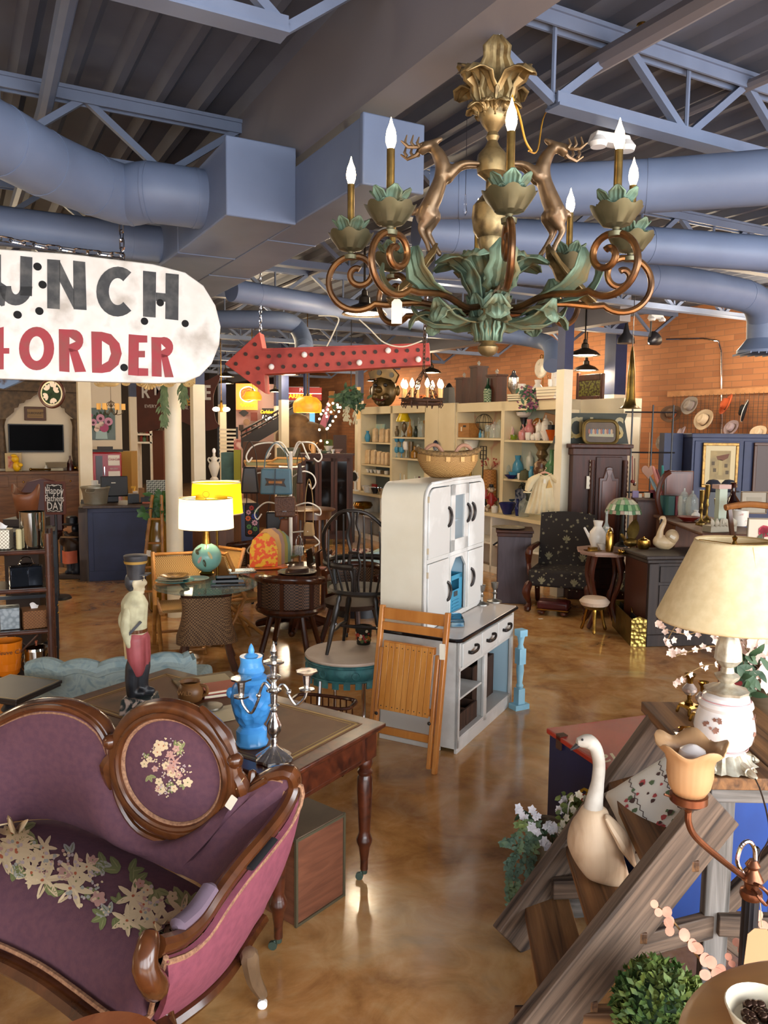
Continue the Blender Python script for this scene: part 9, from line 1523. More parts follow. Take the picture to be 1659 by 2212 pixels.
q=MB();q.p9(arch(0,0),.02,XZ@MX.Translation((0,0,.02)));q.b9('arch_moulding',MG2,d,bev=.008);MB().p9(arch(.035,0),.008,XZ@MX.Translation((0,0,.04))).b9('arch_panel',W9('warm_panel','4a2212','6a3219',.25,2),d,bev=.004)
MB().bx(d0,W_-.07,-.03,0,.18,.38).b9('drawer',CHN,t,bev=.008);q=MB();q.t9([(d0*.72,-.03,wz-.2),(d0*.72,-.03,wz-.4)],.003,4);q.p9([(d0*.72-.04,wz-.56),(d0*.72+.04,wz-.56),(d0*.72+.04,wz-.4),(d0*.72-.04,wz-.4)],.003,XZ@MX.Translation((0,0,.03)));q.b9('price_tag',PAPER,t)
sx0,sx1=D(1195,900,10.15).x,D(1360,900,10.15).x;sh0=D(1280,893,10.15).z;t=T9('letter_board','dark green wooden board with large gold serif letters behind the framed picture','sign',(sx0,10.12,wz+.003),.03);MB().p9([(-.0,0),(sx1-sx0,0),(sx1-sx0-.06,sh0-wz-.1),(sx1-sx0-.03,sh0-wz),(.1,sh0-wz)],.03,XZ@MX.Translation((0,0,-.03))).b9('board',mat('board_green','2f3020',.6,c2='26281c',sc=4),t)
for s_,x in(('L',1228),('O',1247),('U',1268),('S',1340)):X9(s_,(sh0-wz)*.95,mat('letter_gold','8a8468',.5,c2='a88a3c',sc=3),t,(D(x,900,10.1).x-sx0,-.004,(sh0-wz)*.48),sx=.75,ext=.004,off=.008)
c=D(1299,917,9.95);t=T9('curved_frame_picture','convex gold framed picture of a long table scene on top of the wardrobe','picture',(c.x,c.y,wz+.003),.06,rx=-.1);w,h=74*9.9/FPX,50*9.9/FPX;o_=R9(w,h,h*.3,6);q=MB();q.t9([V((x,0,z+h/2))for x,z in o_],.022,8,closed=True);q.b9('gold_frame',mat('frame_gold','6d5a30',.35,.6),t);MB().p9(o_,.01,XZ@MX.Translation((0,h/2,-.01))).b9('picture_panel',mat('picture_brown','3f3020',.5,c2='5a4630',sc=4),t);q=MB();q.p9([(-w*.36,h*.32),(w*.38,h*.3),(w*.38,h*.45),(-w*.34,h*.47)],.003,XZ@MX.Translation((0,0,.002)));q.b9('painted_table',mat('paint_cloth','9a9478',.6),t)
q=MB();cols=[mat('dab_%d'%i,c_,.6)for i,c_ in enumerate(('8a5a4a','5a6a7a','a88a6a'))]
for i in range(12):q.k=i%3;x=-w*.34+i*w*.06;q.add([V((x+.016*cos(a),-.006,h*.53+.035*sin(a)))for a in[2*pi*j/8 for j in range(8)]],[tuple(range(8))])
q.b9('painted_figures',cols,t,flat=True)
HU=11.85;q=MB();hg0,hg1=sv(1450,940,HU),sv(1700,940,HU);z0_,z1_=szz(1450,1060,HU),szz(1450,855,HU)
for i in range(int((hg1-hg0)/.09)+1):q.bx(hg0+i*.09-.003,hg0+i*.09+.003,0,.006,z0_,z1_)
for i in range(int((z1_-z0_)/.09)+1):q.bx(hg0,hg1,.006,.012,z0_+i*.09-.003,z0_+i*.09+.003)
S9(q,'wire_grid',mat('grid_wire','6a5a50',.5,.4),'wire grid panel fixed to the brick wall for the hats','rack',G(HU,0),RZS)
def hat(x,y,r,m,band,label,rz=0.,rx=1.15,first=[None],u=HU-.2,back=False):
 p=PU(x,y,u);s_=r*p.y/FPX;t=T9('cowboy_hat',label,'hat',p,RZS+rz,'western hats on the wall',rx=rx,ry=rnd.uniform(-.35,.35));q=MB()
 q.l9([(.45,.02),(.7,.0),(.92,.04),(1.,.1)],32,cap=False,rip=lambda w,t_:(1+.1*cos(2*w),.16*t_*t_*cos(w)**2));q.b9('brim',m,t,sol=.02);q=MB();q.l9([(.46,.0),(.43,.3),(.4,.48),(.28,.56),(.12,.5),(0,.46)],28,rip=lambda w,t_:(1+.18*abs(sin(w))*0-.12*abs(cos(w))*(t_>.4)+.1*abs(sin(w)),0));q.b9('crown',m,t);MB().l9([(.475,.03),(.465,.14)],28,cap=False,rip=lambda w,t_:(1+.1*abs(sin(w)),0)).b9('hat_band',band,t);t.scale=(s_,)*3
 q=MB();q.t9([(0,0,0),(0,0,-.02),(0,-.1,-.2)]if 0 else[(0,0,.3),(0,-.0,-.1)],.02,5);q.b9('hook',BLACK,t);return t
HB={n:mat('felt_'+n,c_,.85)for n,c_ in(('brown','5a4230'),('grey','8a8078'),('tan','b09a80'),('cream','c8b498'),('orange','b8552c'),('black','16161a'),('mauve','9a8a90'))}
for x,y,r,m,b_2,lb,rz in((1451,895,22,'brown','orange','dark brown hat with thin rust band at the upper left of the wall',.2),(1492,877,23,'grey','mauve','grey hat with pale blue band right of the dark brown one',-.3),(1523,908,26,'cream','brown','large cream hat with braided band in the middle of the wall',-.3),(1572,874,25,'orange','brown','rust orange hat on the wall above the blue cupboard',-.5),(1436,955,22,'grey','mauve','grey brown hat low at the left below the cream one',-.3),(1474,937,19,'mauve','grey','pale mauve hat with turquoise band near the cupboard corner',-.6),(1582,925,20,'mauve','brown','mauve grey hat peeping over the blue cupboard top',-.3),(1470,985,20,'tan','brown','tan hat tilted beside the dark wood tray mirror',.5),(1366,957,20,'cream','grey','white hat half hidden behind the wardrobe',.3),(1640,935,18,'cream','tan','cream hat brim showing at the right above the blue cupboard',0)):hat(x,y,r,HB[m],HB[b_2],lb,rz)
t=hat(1612,888,26,HB['black'],HB['black'],'black hat with studded white edge at the right of the wall',-1.0,1.35);q=MB();q.t9([V(((1+.1*cos(2*w))*cos(w),(1+.1*cos(2*w))*sin(w),.1+.16*cos(w)**2))for w in[2*pi*i/40 for i in range(40)]],.025,5,closed=True);q.b9('white_edge',WHITE,t)
BC0=10.8;a,b=D(1489,1100,BC0),D(1700,1100,BC0);zt=D(1500,936,BC0).z;t=T9('blue_cupboard','tall navy blue painted cupboard with paintings hung on its doors','cupboard',(a.x,a.y,0));w=b.x-a.x;MB().bx(0,w,0,.5,0,zt).b9('carcass',NAVY,t);q=MB();q.bx(-.02,w+.02,-.02,.52,zt-.06,zt);q.b9('top_moulding',NAVY,t,bev=.008)
for i in range(2):MB().bx(.03+i*w/2,(i+1)*w/2-.03,-.015,0,.1,zt-.1).b9('door',NAVY,t,bev=.005)
q=MB();q.bx(-.28,-.02,.3,.5,0,zt-.0);S9(q,'blue_partition',NAVY,'navy blue panel set back left of the blue cupboard','panel',(a.x,a.y,0))
def framed(x0,y0,x1,y1,dep,fm,pm,label,bw_=.04,mt=None,art=None,name='framed_picture',rz=0.,rest=None):
 a,b=D(x0,y1,dep),D(x1,y0,dep);w,h=b.x-a.x,b.z-a.z;t=T9(name,label,'picture',((a.x+b.x)/2,dep,a.z),rz);q=MB();q.bx(-w/2,w/2,0,.03,0,bw_).bx(-w/2,w/2,0,.03,h-bw_,h).bx(-w/2,-w/2+bw_,0,.03,bw_,h-bw_).bx(w/2-bw_,w/2,0,.03,bw_,h-bw_);q.b9('frame',fm,t,bev=.006);MB().bx(-w/2+bw_,w/2-bw_,.012,.02,bw_,h-bw_).b9('mount',mt or PAPER,t)
 if pm:m_=.22*w;MB().bx(-w/2+m_,w/2-m_,.009,.0118,m_,h-m_).b9('print',pm,t)
 if art:art(t,w,h)
 return t
def village(t,w,h):
 q=MB();q.k=0;q.p9([(x*w,z*h)for x,z in((-.12,.7),(.24,.76),(.2,.66),(.06,.6),(-.08,.62))],.003,XZ@MX.Translation((0,0,-.009)));q.k=1;q.p9([(x*w,z*h)for x,z in((-.05,.28),(.05,.28),(.05,.62),(-.05,.62))],.003,XZ@MX.Translation((0,0,-.009)));q.k=2
 for x,z in((-.2,.5),(-.15,.35),(.16,.45),(.2,.3)):q.p9([(x*w-.02,z*h),(x*w+.02,z*h),(x*w+.02,z*h+.05),(x*w-.02,z*h+.05)],.003,XZ@MX.Translation((0,0,-.009)))
 q.b9('painted_houses',[mat('roof_paint','6d4a3a',.7),mat('house_paint','a8986c',.7),mat('shade_paint','5a5040',.7)],t,flat=True)
framed(1515,957,1598,1053,BC0-.06,mat('gilt_frame','9a7434',.35,.5,c2='6d5020',sc=20),mat('village_print','a89468',.7,c2='877a5c',sc=6),'gold framed print of an old street hung on the navy blue cupboard',mt=mat('mount_cream','d0c29c',.8),art=village)
framed(1624,957,1720,1075,BC0-.06,mat('brown_frame','4a2c1a',.4),None,'dark brown framed panel at the right edge on the blue cupboard',mt=mat('brown_panel','3a2218',.4))
def camel(t,w,h):
 q=MB();q.k=0
 for j in range(7):a=j*.9;q.add([V((.0+.025*cos(a)+.03*cos(a+w_),.006,h*.6+.025*sin(a)+.03*sin(a+w_)))for w_ in[2*pi*i/8 for i in range(8)]],[tuple(range(8))])
 q.k=1;q.leaf((.02,.004,h*.55),(1,0,-.7),(0,-1,0),.1,.04,0,4);q.leaf((-.02,.004,h*.52),(-.5,0,-1),(0,-1,0),.1,.04,0,4);q.t9([(0,.006,h*.55),(-.01,.006,h*.28)],.004,5);q.b9('painted_flower',[mat('camellia','a01c34',.6),mat('camellia_leaf','3f4a30',.6)],t,flat=True)
a=D(1655,1200,6.9);t=T9('spindle_chair','light brown wooden chair with flat top rail at the right edge holding a print','chair',(a.x,a.y,0));zs_=D(1655,1192,6.9).z;q=MB();MB().box((.1,.1,zs_-.03),(.5,.45,.04)).b9('seat',OCT,t);zt=D(1650,1098,7.2).z;q=MB();q.bar((-.16,.3,zs_),(-.2,.34,zt),.035,.035);q.b9('back_post',OCT,t);q=MB();q.t9(M9([(-.24,.33,zt),(0,.36,zt+.03),(.3,.33,zt)],None,5),.03,8);q.b9('top_rail',W9('honey_rail','7a4a24','96602f',.35,3),t)
for i in(-.1,.3):
 for j in(-.08,.28):MB().bx(i-.02,i+.02,j-.02,j+.02,0,zs_-.05).b9('leg',OCT,t)
framed(1614,1120,1690,1190,6.85,mat('grey_frame','8a8070',.5),None,'framed print of one red camellia at the right edge',.012,mat('print_pink','d0bca8',.8),camel,rz=-.1)
framed(1600,1062,1660,1110,8.2,mat('wood_frame_pale','7a6a58',.5),mat('print_grey','8a8272',.7),'pale grey framed print on an easel behind the chair rail',.012,mat('mount_grey','9a9282',.8))
z=1.17;SECR=W9('secretary_brown','40220f','5f3519',.6,3);A,Bq,C3=P(1412,1112,z),P(1516,1152,z),P(1622,1148,z);e1=Bq-A;L1=e1 .length;t=T9('drop_front_desk','dark brown wooden desk with broad plank top holding brass candlesticks','desk',(A.x,A.y,0),math.atan2(e1 .y,e1 .x));MB().bx(-.02,L1,0,.62,z-.03,z).b9('desk_top',SECR,t,bev=.008);MB().bx(.02,L1*.45,.03,.6,.1,z-.03).b9('carcass',SECR,t)
for i in(.05,L1*.4):
 for j in(.05,.5):MB().bx(i,i+.06,j,j+.06,0,.1).b9('foot',SECR,t)
def od(x,y):p=P(x,y,z);return V((p.x,p.y,z+.002))
for x,y,h,lb in((1514,1134,.36,'left tall brass candlestick on the plank topped desk'),(1526,1128,.4,'tallest brass candlestick on the plank topped desk'),(1546,1134,.27,'short brass candlestick beside the pale pilaster')):C9(od(x,y),h,.055,mat('old_brass','9c8040',.3,.9),lb,'brass candlesticks on the desk')
p=od(1554,1148);t=T9('pale_pilaster','weathered pale green pilaster standing on a carved gilt bracket','pilaster',p,.3);h=up(p,1056)-z;MB().box((0,0,h/2),(.09,.06,h)).b9('shaft',mat('pale_green_paint','a0aa98',.6,c2='8a6a58',sc=8,lo=.6,hi=.7),t);MB().box((0,0,h+.02),(.14,.1,.04)).b9('capital',mat('pink_cap','a88a80',.6),t);q=MB();q.box((0,0,.03),(.3,.12,.06))
for i in range(7):q.leaf((-.14+.046*i,-.06,.05),(rnd.uniform(-.4,.4),-.3,1),(0,-1,0),.09,.05,.3,4)
q.b9('carved_bracket',mat('grey_gilt','8a8270',.5,.3),t)
for x,y,k_,h,r,m,lb,nm in((1476,1118,'pot',.33,.07,CLG,'left of two clear glass decanters on the desk','glass_decanter'),(1494,1120,'pot',.31,.07,CLG,'right of two clear glass decanters on the desk','glass_decanter'),(1580,1126,'bottle',.42,.08,mat('amber_dark','2a0c08',.1),'big dark amber glass jug on the desk','amber_jug'),(1503,1122,'vase',.1,.05,WHITE,'tiny white vase in front of the decanters','white_vase'),(1598,1136,'cup',.16,.08,CHW,'black and white patterned mug right of the amber jug','patterned_mug'),(1487,1126,'bowl',.05,.12,mat('red_lacquer','6a1c14',.3),'red lacquer dish before the decanters','red_dish')):pc(k_,od(x,y),h,r,m,lb,nm)
for i,(x,m,ln)in enumerate(((1443,mat('book_teal','2f5a58',.6),'teal'),(1453,BKM,'maroon'),(1459,MATS['book_grey'],'grey'))):q=MB();q.box((0,0,.11),(.05 if i else .12,.15,.22));S9(q,'upright_book',m,'%s book standing upright beside the decanters'%ln,'book',od(x,1112),.35)
q=MB();q.t9(M9([(.0,0,0),(-.05,0,.2),(0,0,.42),(.08,0,.5)],None,5),.03,8);S9(q,'mirror_arm',MG2,'dark curved mahogany mirror arm left of the teal book','mirror',od(1428,1112))
c=D(1466,1045,9.2);t=T9('mahogany_tray','dark mahogany tray table top propped upright behind the decanters','tray',(c.x,c.y,0),-.1);w,h=62*9.2/FPX,56*9.2/FPX;q=MB();q.bx(-w/2,w/2,0,.03,c.z-h/2,c.z+h/2);q.b9('tray_board',MG2,t,bev=.01);MB().bx(-w/2+.03,w/2-.03,-.008,0,c.z-h/2+.03,c.z+h/2-.03).b9('inset',MATS['warm_panel'],t)
for s_ in(-1,1):q=MB();q.bar((s_*w*.4,.02,0),(s_*w*.4,.02,c.z-h/2),.04,.04);q.b9('leg',MG2,t)
p=D(1556,1060,9.6);zb=1.3;t=T9('bowler_pile','dark navy bowler hats on a black stand under the gold framed print','hat',(p.x,p.y,0));q=MB();q.l9([(.12,0),(.02,.03),(.02,p.z-.1)],14);q.box((0,0,p.z-.16),(.4,.25,.3));q.b9('stand',BLACK,t)
for x in(-.09,.1):q=MB();q.l9([(.12,0),(.13,.01),(.09,.015),(.085,.1),(.05,.14),(0,.15)],20,at=(x,0,p.z-.01));q.b9('bowler',mat('navy_felt','1c2030',.8),t)
c=D(1392,1160,9.5);zj=D(1392,1078,9.5).z;t=T9('brown_cupboard','reddish brown wooden cupboard with trinkets on top behind the leaded lamp','cupboard',(c.x+.1,c.y-.1,0),-.2);MB().bx(-.22,.3,0,.45,0,zj-.03).b9('carcass',W9('red_brown','3f1f12','5a2f1a',.35,3),t);MB().bx(-.25,.33,-.03,.47,zj-.03,zj).b9('top',CHN,t)
for i,(x,m,ln,w_)in enumerate(((1372,mat('lilac','8a7aa0',.4),'lilac trinket box',.07),(1382,PAPER,'white price card',.04),(1396,CREAM,'cream jewellery card',.05),(1405,CREAM,'second cream jewellery card',.05),(1410,BKM,'small dark red bowl',.08))):q=MB();q.box((0,0,w_*.6),(w_,.04,w_*1.2));p=D(x,1075,9.68);S9(q,'trinket',m,ln+' on top of the reddish brown cupboard','trinket',(p.x,p.y,zj+.003))
c=D(1400,1018,10.2);q=MB();q.p9([(.09*(16*sin(a)**3)/16,.08*(13*cos(a)-5*cos(2*a)-2*cos(3*a)-cos(4*a))/13)for a in[2*pi*i/30 for i in range(30)]][::-1],.02,XZ);t=T9('wooden_heart','pale wooden heart hanging from the rack beside the wardrobe','ornament',c);q.b9('heart',mat('heart_wood','9a7058',.6),t);q=MB();q.t9([(0,-.01,.06),(0,.0,.5)],.003,4);q.b9('cord',STRING,t)
for x,y0,y1,m in((1366,985,1040,0),(1371,990,1046,1)):a,b=D(x,y0,10.1),D(x,y1,10.1);q=MB();q.t9([a,b],.006,5);q.ell(b,.025,10,8);S9(q,'beaded_pendant',mat('red_bead','8a3a34',.3)if not m else CHROME,('red' if not m else 'silver')+' bead pendant on a long cord beside the wardrobe','pendant')
q=MB();a,b=D(1365,925,10.9),D(1430,1060,10.9)
for i in range(5):q.t9([(a.x-.1,a.y,.2+i*.55),(b.x+.15,b.y,.2+i*.55)],.012,6)
for i in range(3):q.t9([(a.x+i*.28,a.y,0),(a.x+i*.28,a.y,2.5)],.012,6)
S9(q,'iron_rack',BLACK,'black iron display rack against the brick wall beside the wardrobe','rack')
for i,(x0,y0,x1,y1,m)in enumerate(((1410,1008,1427,1062,'c08078'),(1418,1014,1432,1066,'8a4a48'),(1431,1006,1434,1062,'2f7a74'),(1404,1030,1424,1072,'7a98a8'))):a,b=D(x0,y0,9.75),D(x1,y1,9.6);q=MB();q.t9([b,b.lerp(a,.6),a],[.012,.022,.012],8);q.t9([b,V((b.x,b.y+.02,zj))],.012,6);S9(q,'painted_stick',mat('stick_'+m,m,.5),('thick pink','dark rose','teal tipped','pale blue')[i]+' painted stick standing in the bunch on the brown cupboard','stick',grp='painted sticks')
def fb(x0,y0,x1,y1,dep,th,m,name,label,cat,grp=None,floor=False,par=None):
 a,b=D(x0,y1,dep),D(x1,y0,dep);z0=0 if floor else a.z;q=MB();q.bx(-(b.x-a.x)/2,(b.x-a.x)/2,0,th,0,b.z-z0);return S9(q,name,m,label,cat,((a.x+b.x)/2,dep,z0),0,grp)
def ftext(s,x,y,hpx,dep,m,label,col=None,sx=1.):p=D(x,y,dep);return X9(s,hpx*dep/FPX*1.35,m,None,p,ext=.01,sx=sx)
RUM=mat('sign_brown','4a1e10',.6,c2='3f190d',sc=3);k=19.8/FPX;p=D(385,885,19.8);t=T9('sale_sign','big arched dark red brown sale sign with white and yellow letters','sign',p)
MB().p9([(x*k,z*k)for x,z in sm2(((-96,-42),(-96,40),(-40,60),(30,66),(60,62),(86,74),(90,66),(76,30),(80,-20),(88,-36),(50,-44),(0,-24),(-50,-44)),4,True)][::-1],.05,XZ).b9('sign_board',RUM,t)
WLT=mat('sign_letter_white','b8b4b0',.6);YLT=mat('sign_letter_yellow','a8741c',.6)
for s_,x,y,h,m,sx in(('R',315,848,30,WLT,.8),('M',345,842,30,WLT,.8),('A',385,838,30,WLT,.8),('G',432,843,34,WLT,.7),('E',449,850,36,WLT,.7),('S',352,872,18,YLT,.9),('A',372,870,18,YLT,.9),('L',391,870,18,YLT,.9),('E',408,869,18,YLT,1),('EVERY',327,878,8,WLT,1),('FRI. ~',405,881,8,WLT,1)):q0=D(x,y,19.8)-p;X9(s_,h*k*1.2,m,t,(q0 .x,-.055,q0 .z),ext=.004,sx=sx,off=.01 if h>10 else 0)
q=MB()
for x in(-60,50):q.t9([(x*k,0,50*k),(x*k,0,4.2-p.z)],.01,5)
q.b9('hanging_wire',BLACK,t)
a,b=D(292,958,22),D(362,905,22);w=b.x-a.x;t=T9('display_rack','white open shelving rack crowded with small goods below the sale sign','shelf',(a.x,22,0));q=MB()
for z in(.0,a.z,a.z+.16*0+(b.z-a.z)*.33,a.z+(b.z-a.z)*.66,b.z):q.bx(0,w,0,.4,z,z+.05)
for x in(0,w*.45,w-.05):q.bx(x,x+.05,0,.4,0,b.z)
q.b9('rack',WHITE,t);GC=[mat('goods_%d'%i,c,.5)for i,c in enumerate(('5a4a34','8a8272','2a2420','6a3a24','4a6a50','7a2420'))]
for i in range(30):
 z=(a.z,a.z+(b.z-a.z)*.33,a.z+(b.z-a.z)*.66)[i//10]+.053;x=a.x+w*(.06+.092*(i%10));pc(('vase','cup','jar','bowl','bottle')[i*7%5],V((x,22.15,z)),rnd.uniform(.12,.3),rnd.uniform(.05,.08),GC[i*5%6],'small shelf ornament, %s from left on the %s shelf of white rack'%('first second third fourth fifth sixth seventh eighth ninth tenth'.split()[i%10],('bottom','middle','top')[i//10]),'shelf_ornament','ornament','small goods on the white rack')
fb(510,830,603,948,25.5,.1,mat('pink_wall','b89a94',.7),'sign_panel_wall','pale wall panel hung with small signs beside the stairs','panel',floor=True)  # white wall panel; the pinkish light on it is put into the base colour
p=D(536,858,25.3);k=25.3/FPX;t=T9('neon_rose_sign','glowing yellow sign panel with red neon rose','neon sign',p);MB().bx(-26*k,20*k,0,.08,-27*k,29*k).b9('lit_panel',mat('lit_panel','d8a040',.5,em='e87a30',es=1.1),t)
NR=glow('neon_red','ff3818',3.2);NY=glow('neon_yellow','ffb820',3.4);NW=glow('neon_white','fff0e0',4)
q=MB()
for r,o in((14,0),(9,1),(5,2)):q.t9([V(((r*cos(a)*(1+.12*cos(5*a+o)))*k,-.06,(6+r*.9*sin(a)*(1+.12*cos(5*a+o)))*k))for a in[2*pi*i/30 for i in range(30)]],1.3*k,5,closed=True)
q.b9('neon_rose',NR,t);q=MB();q.t9([V(((17*cos(a))*k,-.05,(6+16*sin(a))*k))for a in[2*pi*i/30 for i in range(30)]],.8*k,5,closed=True);q.b9('neon_outline',NW,t);q=MB();q.t9([V(((-16+i*1.1)*k,-.05,(-17+3*sin(i*1.1))*k))for i in range(30)],.9*k,5);q.b9('neon_script',NY,t)
p=D(578,895,25.2);k=25.2/FPX;t=T9('neon_beer_sign','yellow and white neon beer sign above the stair rail','neon sign',p);X9('Carlsberg',10*k,NY,t,(0,0,5*k),ext=.02,shear=.2,sx=.8);X9('Light',13*k,NW,t,(0,0,-7*k),ext=.02,shear=.2);MB().bx(-13*k,13*k,.1,.14,-13*k,13*k).b9('backing',BLACK,t)
p=D(642,850,26.5);k=26.5/FPX;t=T9('barbecue_sign','red lit barbecue sign over the staircase','neon sign',p);MB().bx(-46*k,52*k,.0,.2,-14*k,13*k).b9('sign_box',mat('bbq_red','8a1410',.4,em='c01810',es=.35),t);X9('PIT',11*k,mat('bbq_white','e8d0c8',.5,em='ffd0c8',es=.8),t,(12*k,-.02,7*k),ext=.02);X9('BARBECUE',13*k,NY,t,(4*k,-.02,-6*k),ext=.02,sx=.9);q=MB();q.bx(-46*k,52*k,-.02,0,-.5*k,.6*k);q.b9('light_strip',NW,t)
SG=[('dark diamond shaped sign',527,892,11,'1c1a20'),('round tan and purple sign',533,912,7,'8a6a50'),('brown framed poster sign',549,900,9,'6a2a1c'),('dark square plaque',521,924,6,'2a1c18'),('round pink sign',535,929,6,'8a4a48'),('black framed notice',552,929,8,'17151a')]
for i,(ln,x,y,r,c_)in enumerate(SG):
 p=D(x,y,25.35);k=25.35/FPX;q=MB();pts=[(r*k,0),(0,r*.75*k),(-r*k,0),(0,-r*.75*k)]if i==0 else[(r*k*cos(a),r*k*sin(a))for a in[2*pi*j/20 for j in range(20)]]if 'round' in ln else[(r*.8*k,r*k),(-r*.8*k,r*k),(-r*.8*k,-r*k),(r*.8*k,-r*k)];q.p9(pts,.04,XZ);S9(q,'wall_sign',mat('sgn_'+c_,c_,.5),ln+' on the pale wall beside the stairs','sign',p,grp='signs on the pale wall')
t=T9('staircase','dark steel staircase with railings climbing past the barbecue sign','staircase',D(600,960,24.6)*V((0,0,0))if 0 else(0,0,0));q=MB()
def st(x,y,d=24.6):return D(x,y,d)
q.bar(st(520,962),st(668,876),.05,.35);q.bar(st(690,952),st(720,868),.05,.3);q.b9('stringer',mat('stair_steel','1a181c',.4),t);q=MB()
for o in(0,-10):q.t9([st(520,942+o),st(665,862+o)],.035,6)
for i in range(14):x=522+i*11;y=952-i*6.2;q.t9([st(x,y),st(x,y-22)],.018,5)
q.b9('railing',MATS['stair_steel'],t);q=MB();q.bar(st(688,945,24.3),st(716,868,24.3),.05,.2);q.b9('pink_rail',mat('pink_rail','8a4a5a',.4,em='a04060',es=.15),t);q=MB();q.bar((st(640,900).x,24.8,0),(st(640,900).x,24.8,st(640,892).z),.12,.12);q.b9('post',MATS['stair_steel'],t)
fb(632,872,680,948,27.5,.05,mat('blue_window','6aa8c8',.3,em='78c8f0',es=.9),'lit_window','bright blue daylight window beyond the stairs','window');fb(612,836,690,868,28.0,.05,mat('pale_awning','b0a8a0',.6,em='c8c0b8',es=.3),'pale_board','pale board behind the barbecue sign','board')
def litlamp(x,y,dep,pr,m,label,name='hanging_lamp',e=25,n=24,rip=None,parts=None):
 p=D(x,y,dep);k=dep/FPX;t=T9(name,label,'lamp',p);q=MB();q.l9([(a*k,b*k)for a,b in pr],n,cap=False,rip=rip);q.b9('shade',m,t);q=MB();q.t9([(0,0,pr[0][1]*k),(0,0,4.2-p.z)],.008,5);q.l9([(3*k,pr[0][1]*k),(2*k,(pr[0][1]+5)*k)],10);q.b9('chain',BRASS,t);MB().ell((0,0,2*k),3*k,10,8).b9('light_bulb',MATS['bulb_hot'],t);bulb(p,e,(1,.75,.4),.08);return t,k
YG=mat('amber_lit_glass','d89020',.4,em='f0a020',es=.8);SGL=mat('leaded_lit_glass','c88a20',.4,em='f0a828',es=.9,kind='vor',c2='7a5a18',sc=7,lo=.4,hi=.6)
litlamp(545,854,15,[(4,10),(14,8),(19,-2),(18,-9)],YG,'lit amber glass tulip shaped hanging lamp before the neon rose',rip=lambda w,t_:(1+.08*abs(cos(4*w)),-.01*abs(cos(4*w))))
litlamp(664,872,13,[(7,16),(20,13),(29,4),(31,-2),(30,-17),(29,-19)],SGL,'large lit yellow leaded glass dome lamp hanging before the stairs',e=35)
t,k=litlamp(478,882,16,[(2,12),(4,4),(3,-8)],mat('gilt_fitting','b8842c',.3,.7),'gilt fan light with two bright frosted glass bowls right of the sale sign',e=20)
for x in(-11,11):MB().ell((x*k,0,-2*k),(8*k,6*k,5*k)).b9('glass_bowl',glow('frost_lit','fff0d8',6),t)
q=MB();pts=[(690,905),(697,892),(706,884),(716,890),(728,880)];p=D(700,900,19);t=T9('string_lights','drooping strings of tiny warm fairy lights over dark cloth','fairy lights',p);wire=MB();b_=MB()
for ln in(((712,868),(690,905),(694,960)),((712,872),(706,900),(707,965)),((716,870),(735,880),(722,905),(708,925)),((690,895),(715,890),(732,878))):
 s=M9([D(x,y,19)-p for x,y in ln],None,5);wire.t9(s,.006,4)
 for v in s[1::2]:b_.ell(v,.03,6,5)
wire.b9('wire',BLACK,t);o=b_.b9('tiny_bulb',glow('fairy','ffe8b0',9),t);o['kind']='stuff'
t=T9('hanging_plant','hanging basket of green leaves with trailing cream wisteria by the far shelf','plant',D(758,880,14));o0=V(t.location);q=MB();f=MB()
for i in range(150):x,y=rnd.gauss(758,13),rnd.gauss(862,10);q.leaf(D(x,y,13.9+.2*rnd.random())-o0,(rnd.uniform(-1,1),-.3,rnd.uniform(-.8,.6)),(0,-1,.4),.13,.06,.3,3)
for i in range(60):x=rnd.choice((746,752,768));f.leaf(D(x+rnd.gauss(0,2.5),rnd.uniform(872,912),13.9)-o0,(rnd.uniform(-.4,.4),-.2,-1),(0,-1,0),.07,.03,.2,3)
q.b9('leaves',GRN,t);f.b9('blooms',mat('cream_bloom','b8b090',.7),t);q=MB();q.t9([D(758,870,14)-o0,V((0,0,4.2-o0 .z))],.008,5);q.b9('hanger',BLACK,t)
for args in((770,836,779,905,15,.1,mat('amber_panel','c8a060',.6,em='e8b060',es=.3),'lantern_panel','tall pale amber paper lantern behind the hanging plant','lantern'),(710,845,722,896,20,.15,mat('ochre_coat','7a4a14',.6),'ochre_coat','ochre coloured hanging coat shape above the fairy lights','coat'),(478,978,505,1040,15.5,.5,mat('teal_dresser','3f5f60',.6,c2='345050',sc=6),'teal_dresser','weathered teal dresser behind the white urn lamp','dresser',None,True),(505,972,519,995,15.3,.1,mat('olive_book','7a7a20',.5),'olive_box','olive green box standing on the back table','box',None,True),(505,948,520,974,15.6,.03,mat('floral_card','b89a90',.6,kind='vor',c2='8a4a44',sc=9),'floral_card','small floral picture card above the olive box','picture'),(525,955,585,985,17,.6,mat('brown_trunk','4a2a16',.5),'travel_chest','brown wooden trunk in the dim back room','trunk',None,True),(598,968,645,1000,16.5,.4,mat('grey_wicker','6a6e60',.7,kind='wave',c2='4a4e44',sc=9),'grey_louvre','grey green slatted cabinet beyond the bag tree','cabinet',None,True),(700,950,718,975,19.5,.3,mat('green_house','4a5a2c',.7),'green_birdhouse','green wooden doll house under the fairy lights','doll house',None,True),(720,940,748,1000,17.5,.4,mat('back_chair','3f2414',.5),'brown_armchair','brown wooden chair back beside the far shelf','chair',None,True),(330,930,352,975,20,.4,mat('chest_brown','5a2c18',.5),'brown_chest','brown chest below the white rack','chest',None,True),(262,975,283,1040,16.5,.4,mat('ochre_panel','a8803c',.6),'ochre_cabinet','ochre yellow cabinet right of the red drinks machine','cabinet',None,True)):fb(*args)
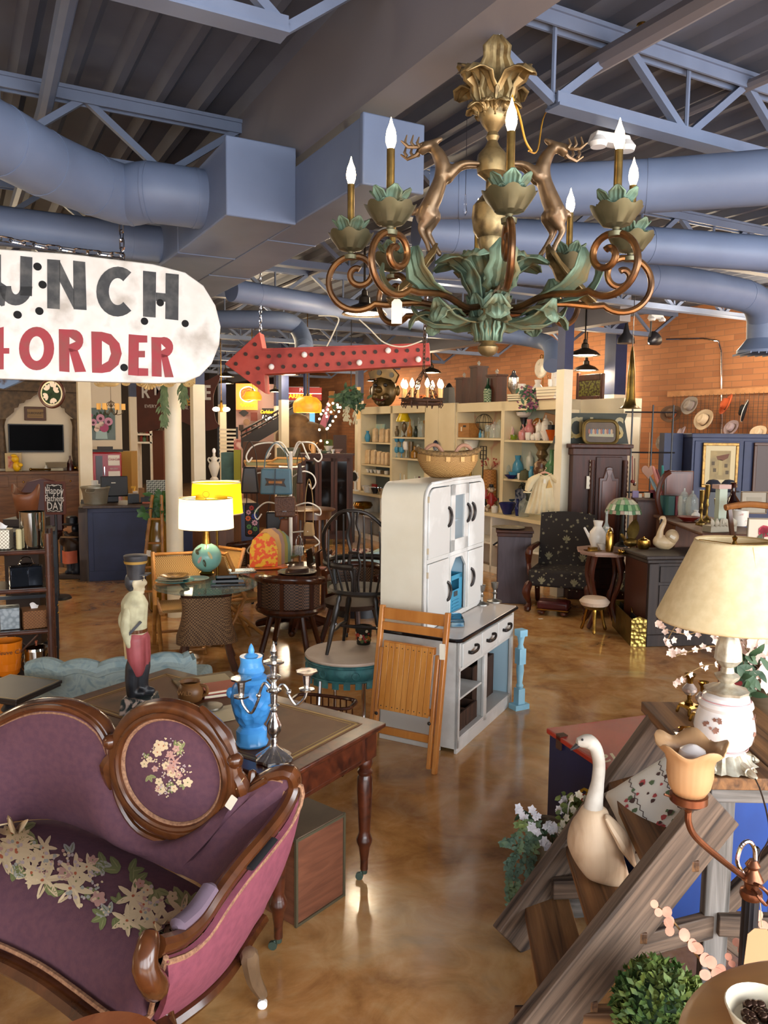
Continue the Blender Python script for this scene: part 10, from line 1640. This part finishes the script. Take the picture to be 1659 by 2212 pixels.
q=MB();q.ell((0,0,0),(.75,.4,.45));q.ell((-.15,0,.3),(.35,.3,.35));p=D(655,945,21.2);S9(q,'tan_hide_mound',mat('hide','7a5c3c',.7,c2='4a3420',sc=3),'tan draped hide mound in the dim back room','hide',p);fb(640,962,685,980,21,.6,MATS['brown_trunk'],'dark_table','dark table carrying the draped hide','table',None,True)
p=D(492,978,17);t=T9('ladder_back_chair','dark ladder back chair with cream rungs behind the teal dresser','chair',(p.x,p.y,0));zt=D(492,922,17).z
for x in(-.2,.2):MB().bx(x-.02,x+.02,0,.04,0,zt).b9('post',BLACK,t)
for i in range(7):MB().bx(-.18,.18,.01,.03,zt-.08-.085*i,zt-.04-.085*i).b9('rung',CREAM,t)
p=D(463,1040,9.6);k=p.y/FPX;t=T9('urn_lamp','white classical urn table lamp base with bare bulb behind the yellow lamp','lamp',p);q=MB();q.l9([(9*k,0),(9*k,6*k),(5*k,10*k),(8*k,18*k),(12*k,32*k),(10*k,40*k),(6*k,44*k),(7*k,52*k),(3*k,54*k),(2.5*k,62*k)],24);q.b9('urn_body',mat('chalk_white','d0c4b0',.5),t)
for s_ in(-1,1):q=MB();q.t9(M9([(s_*9*k,0,40*k),(s_*13*k,0,46*k),(s_*11*k,0,51*k),(s_*6*k,0,48*k)],None,4),1.6*k,6);q.b9('handle',MATS['chalk_white'],t)
MB().ell((0,0,66*k),(4*k,4*k,6*k)).b9('light_bulb',MATS['white_bulb'],t);q=MB();q.box((0,.15,p.z/2-.003),(.5,.5,p.z-.006));S9(q,'lamp_table',OCT,'brown side table under the white urn lamp','table',(p.x,p.y,0))
p=D(590,1008,13.2);t=T9('frame_table','table with pale wooden picture frames lying on it behind the bags','table',(p.x,p.y,0));MB().bx(-.45,.5,-.3,.4,p.z-.04,p.z).b9('table_top',OCT,t)
for i in(-.4,.42):
 for j in(-.25,.32):MB().bx(i,i+.05,j,j+.05,0,p.z-.04).b9('leg',OCT,t)
for i,(x,rz)in enumerate(((-.2,.3),(.22,-.35))):q=MB();q.t9([V((a,b,.02))for a,b in((-.26,-.17),(.26,-.17),(.26,.17),(-.26,.17))],.025,4,closed=True);f=T9('picture_frame','%s pale wooden picture frame lying on the back table'%('left','right')[i],'frame',(p.x+x,p.y,p.z+.02+.05*i),rz,rx=.25);q.b9('frame',mat('pale_pine','a8804c',.5),f);MB().bx(-.24,.24,-.15,.15,.0,.01).b9('canvas',mat('sage_canvas','5a5c40',.7),f)
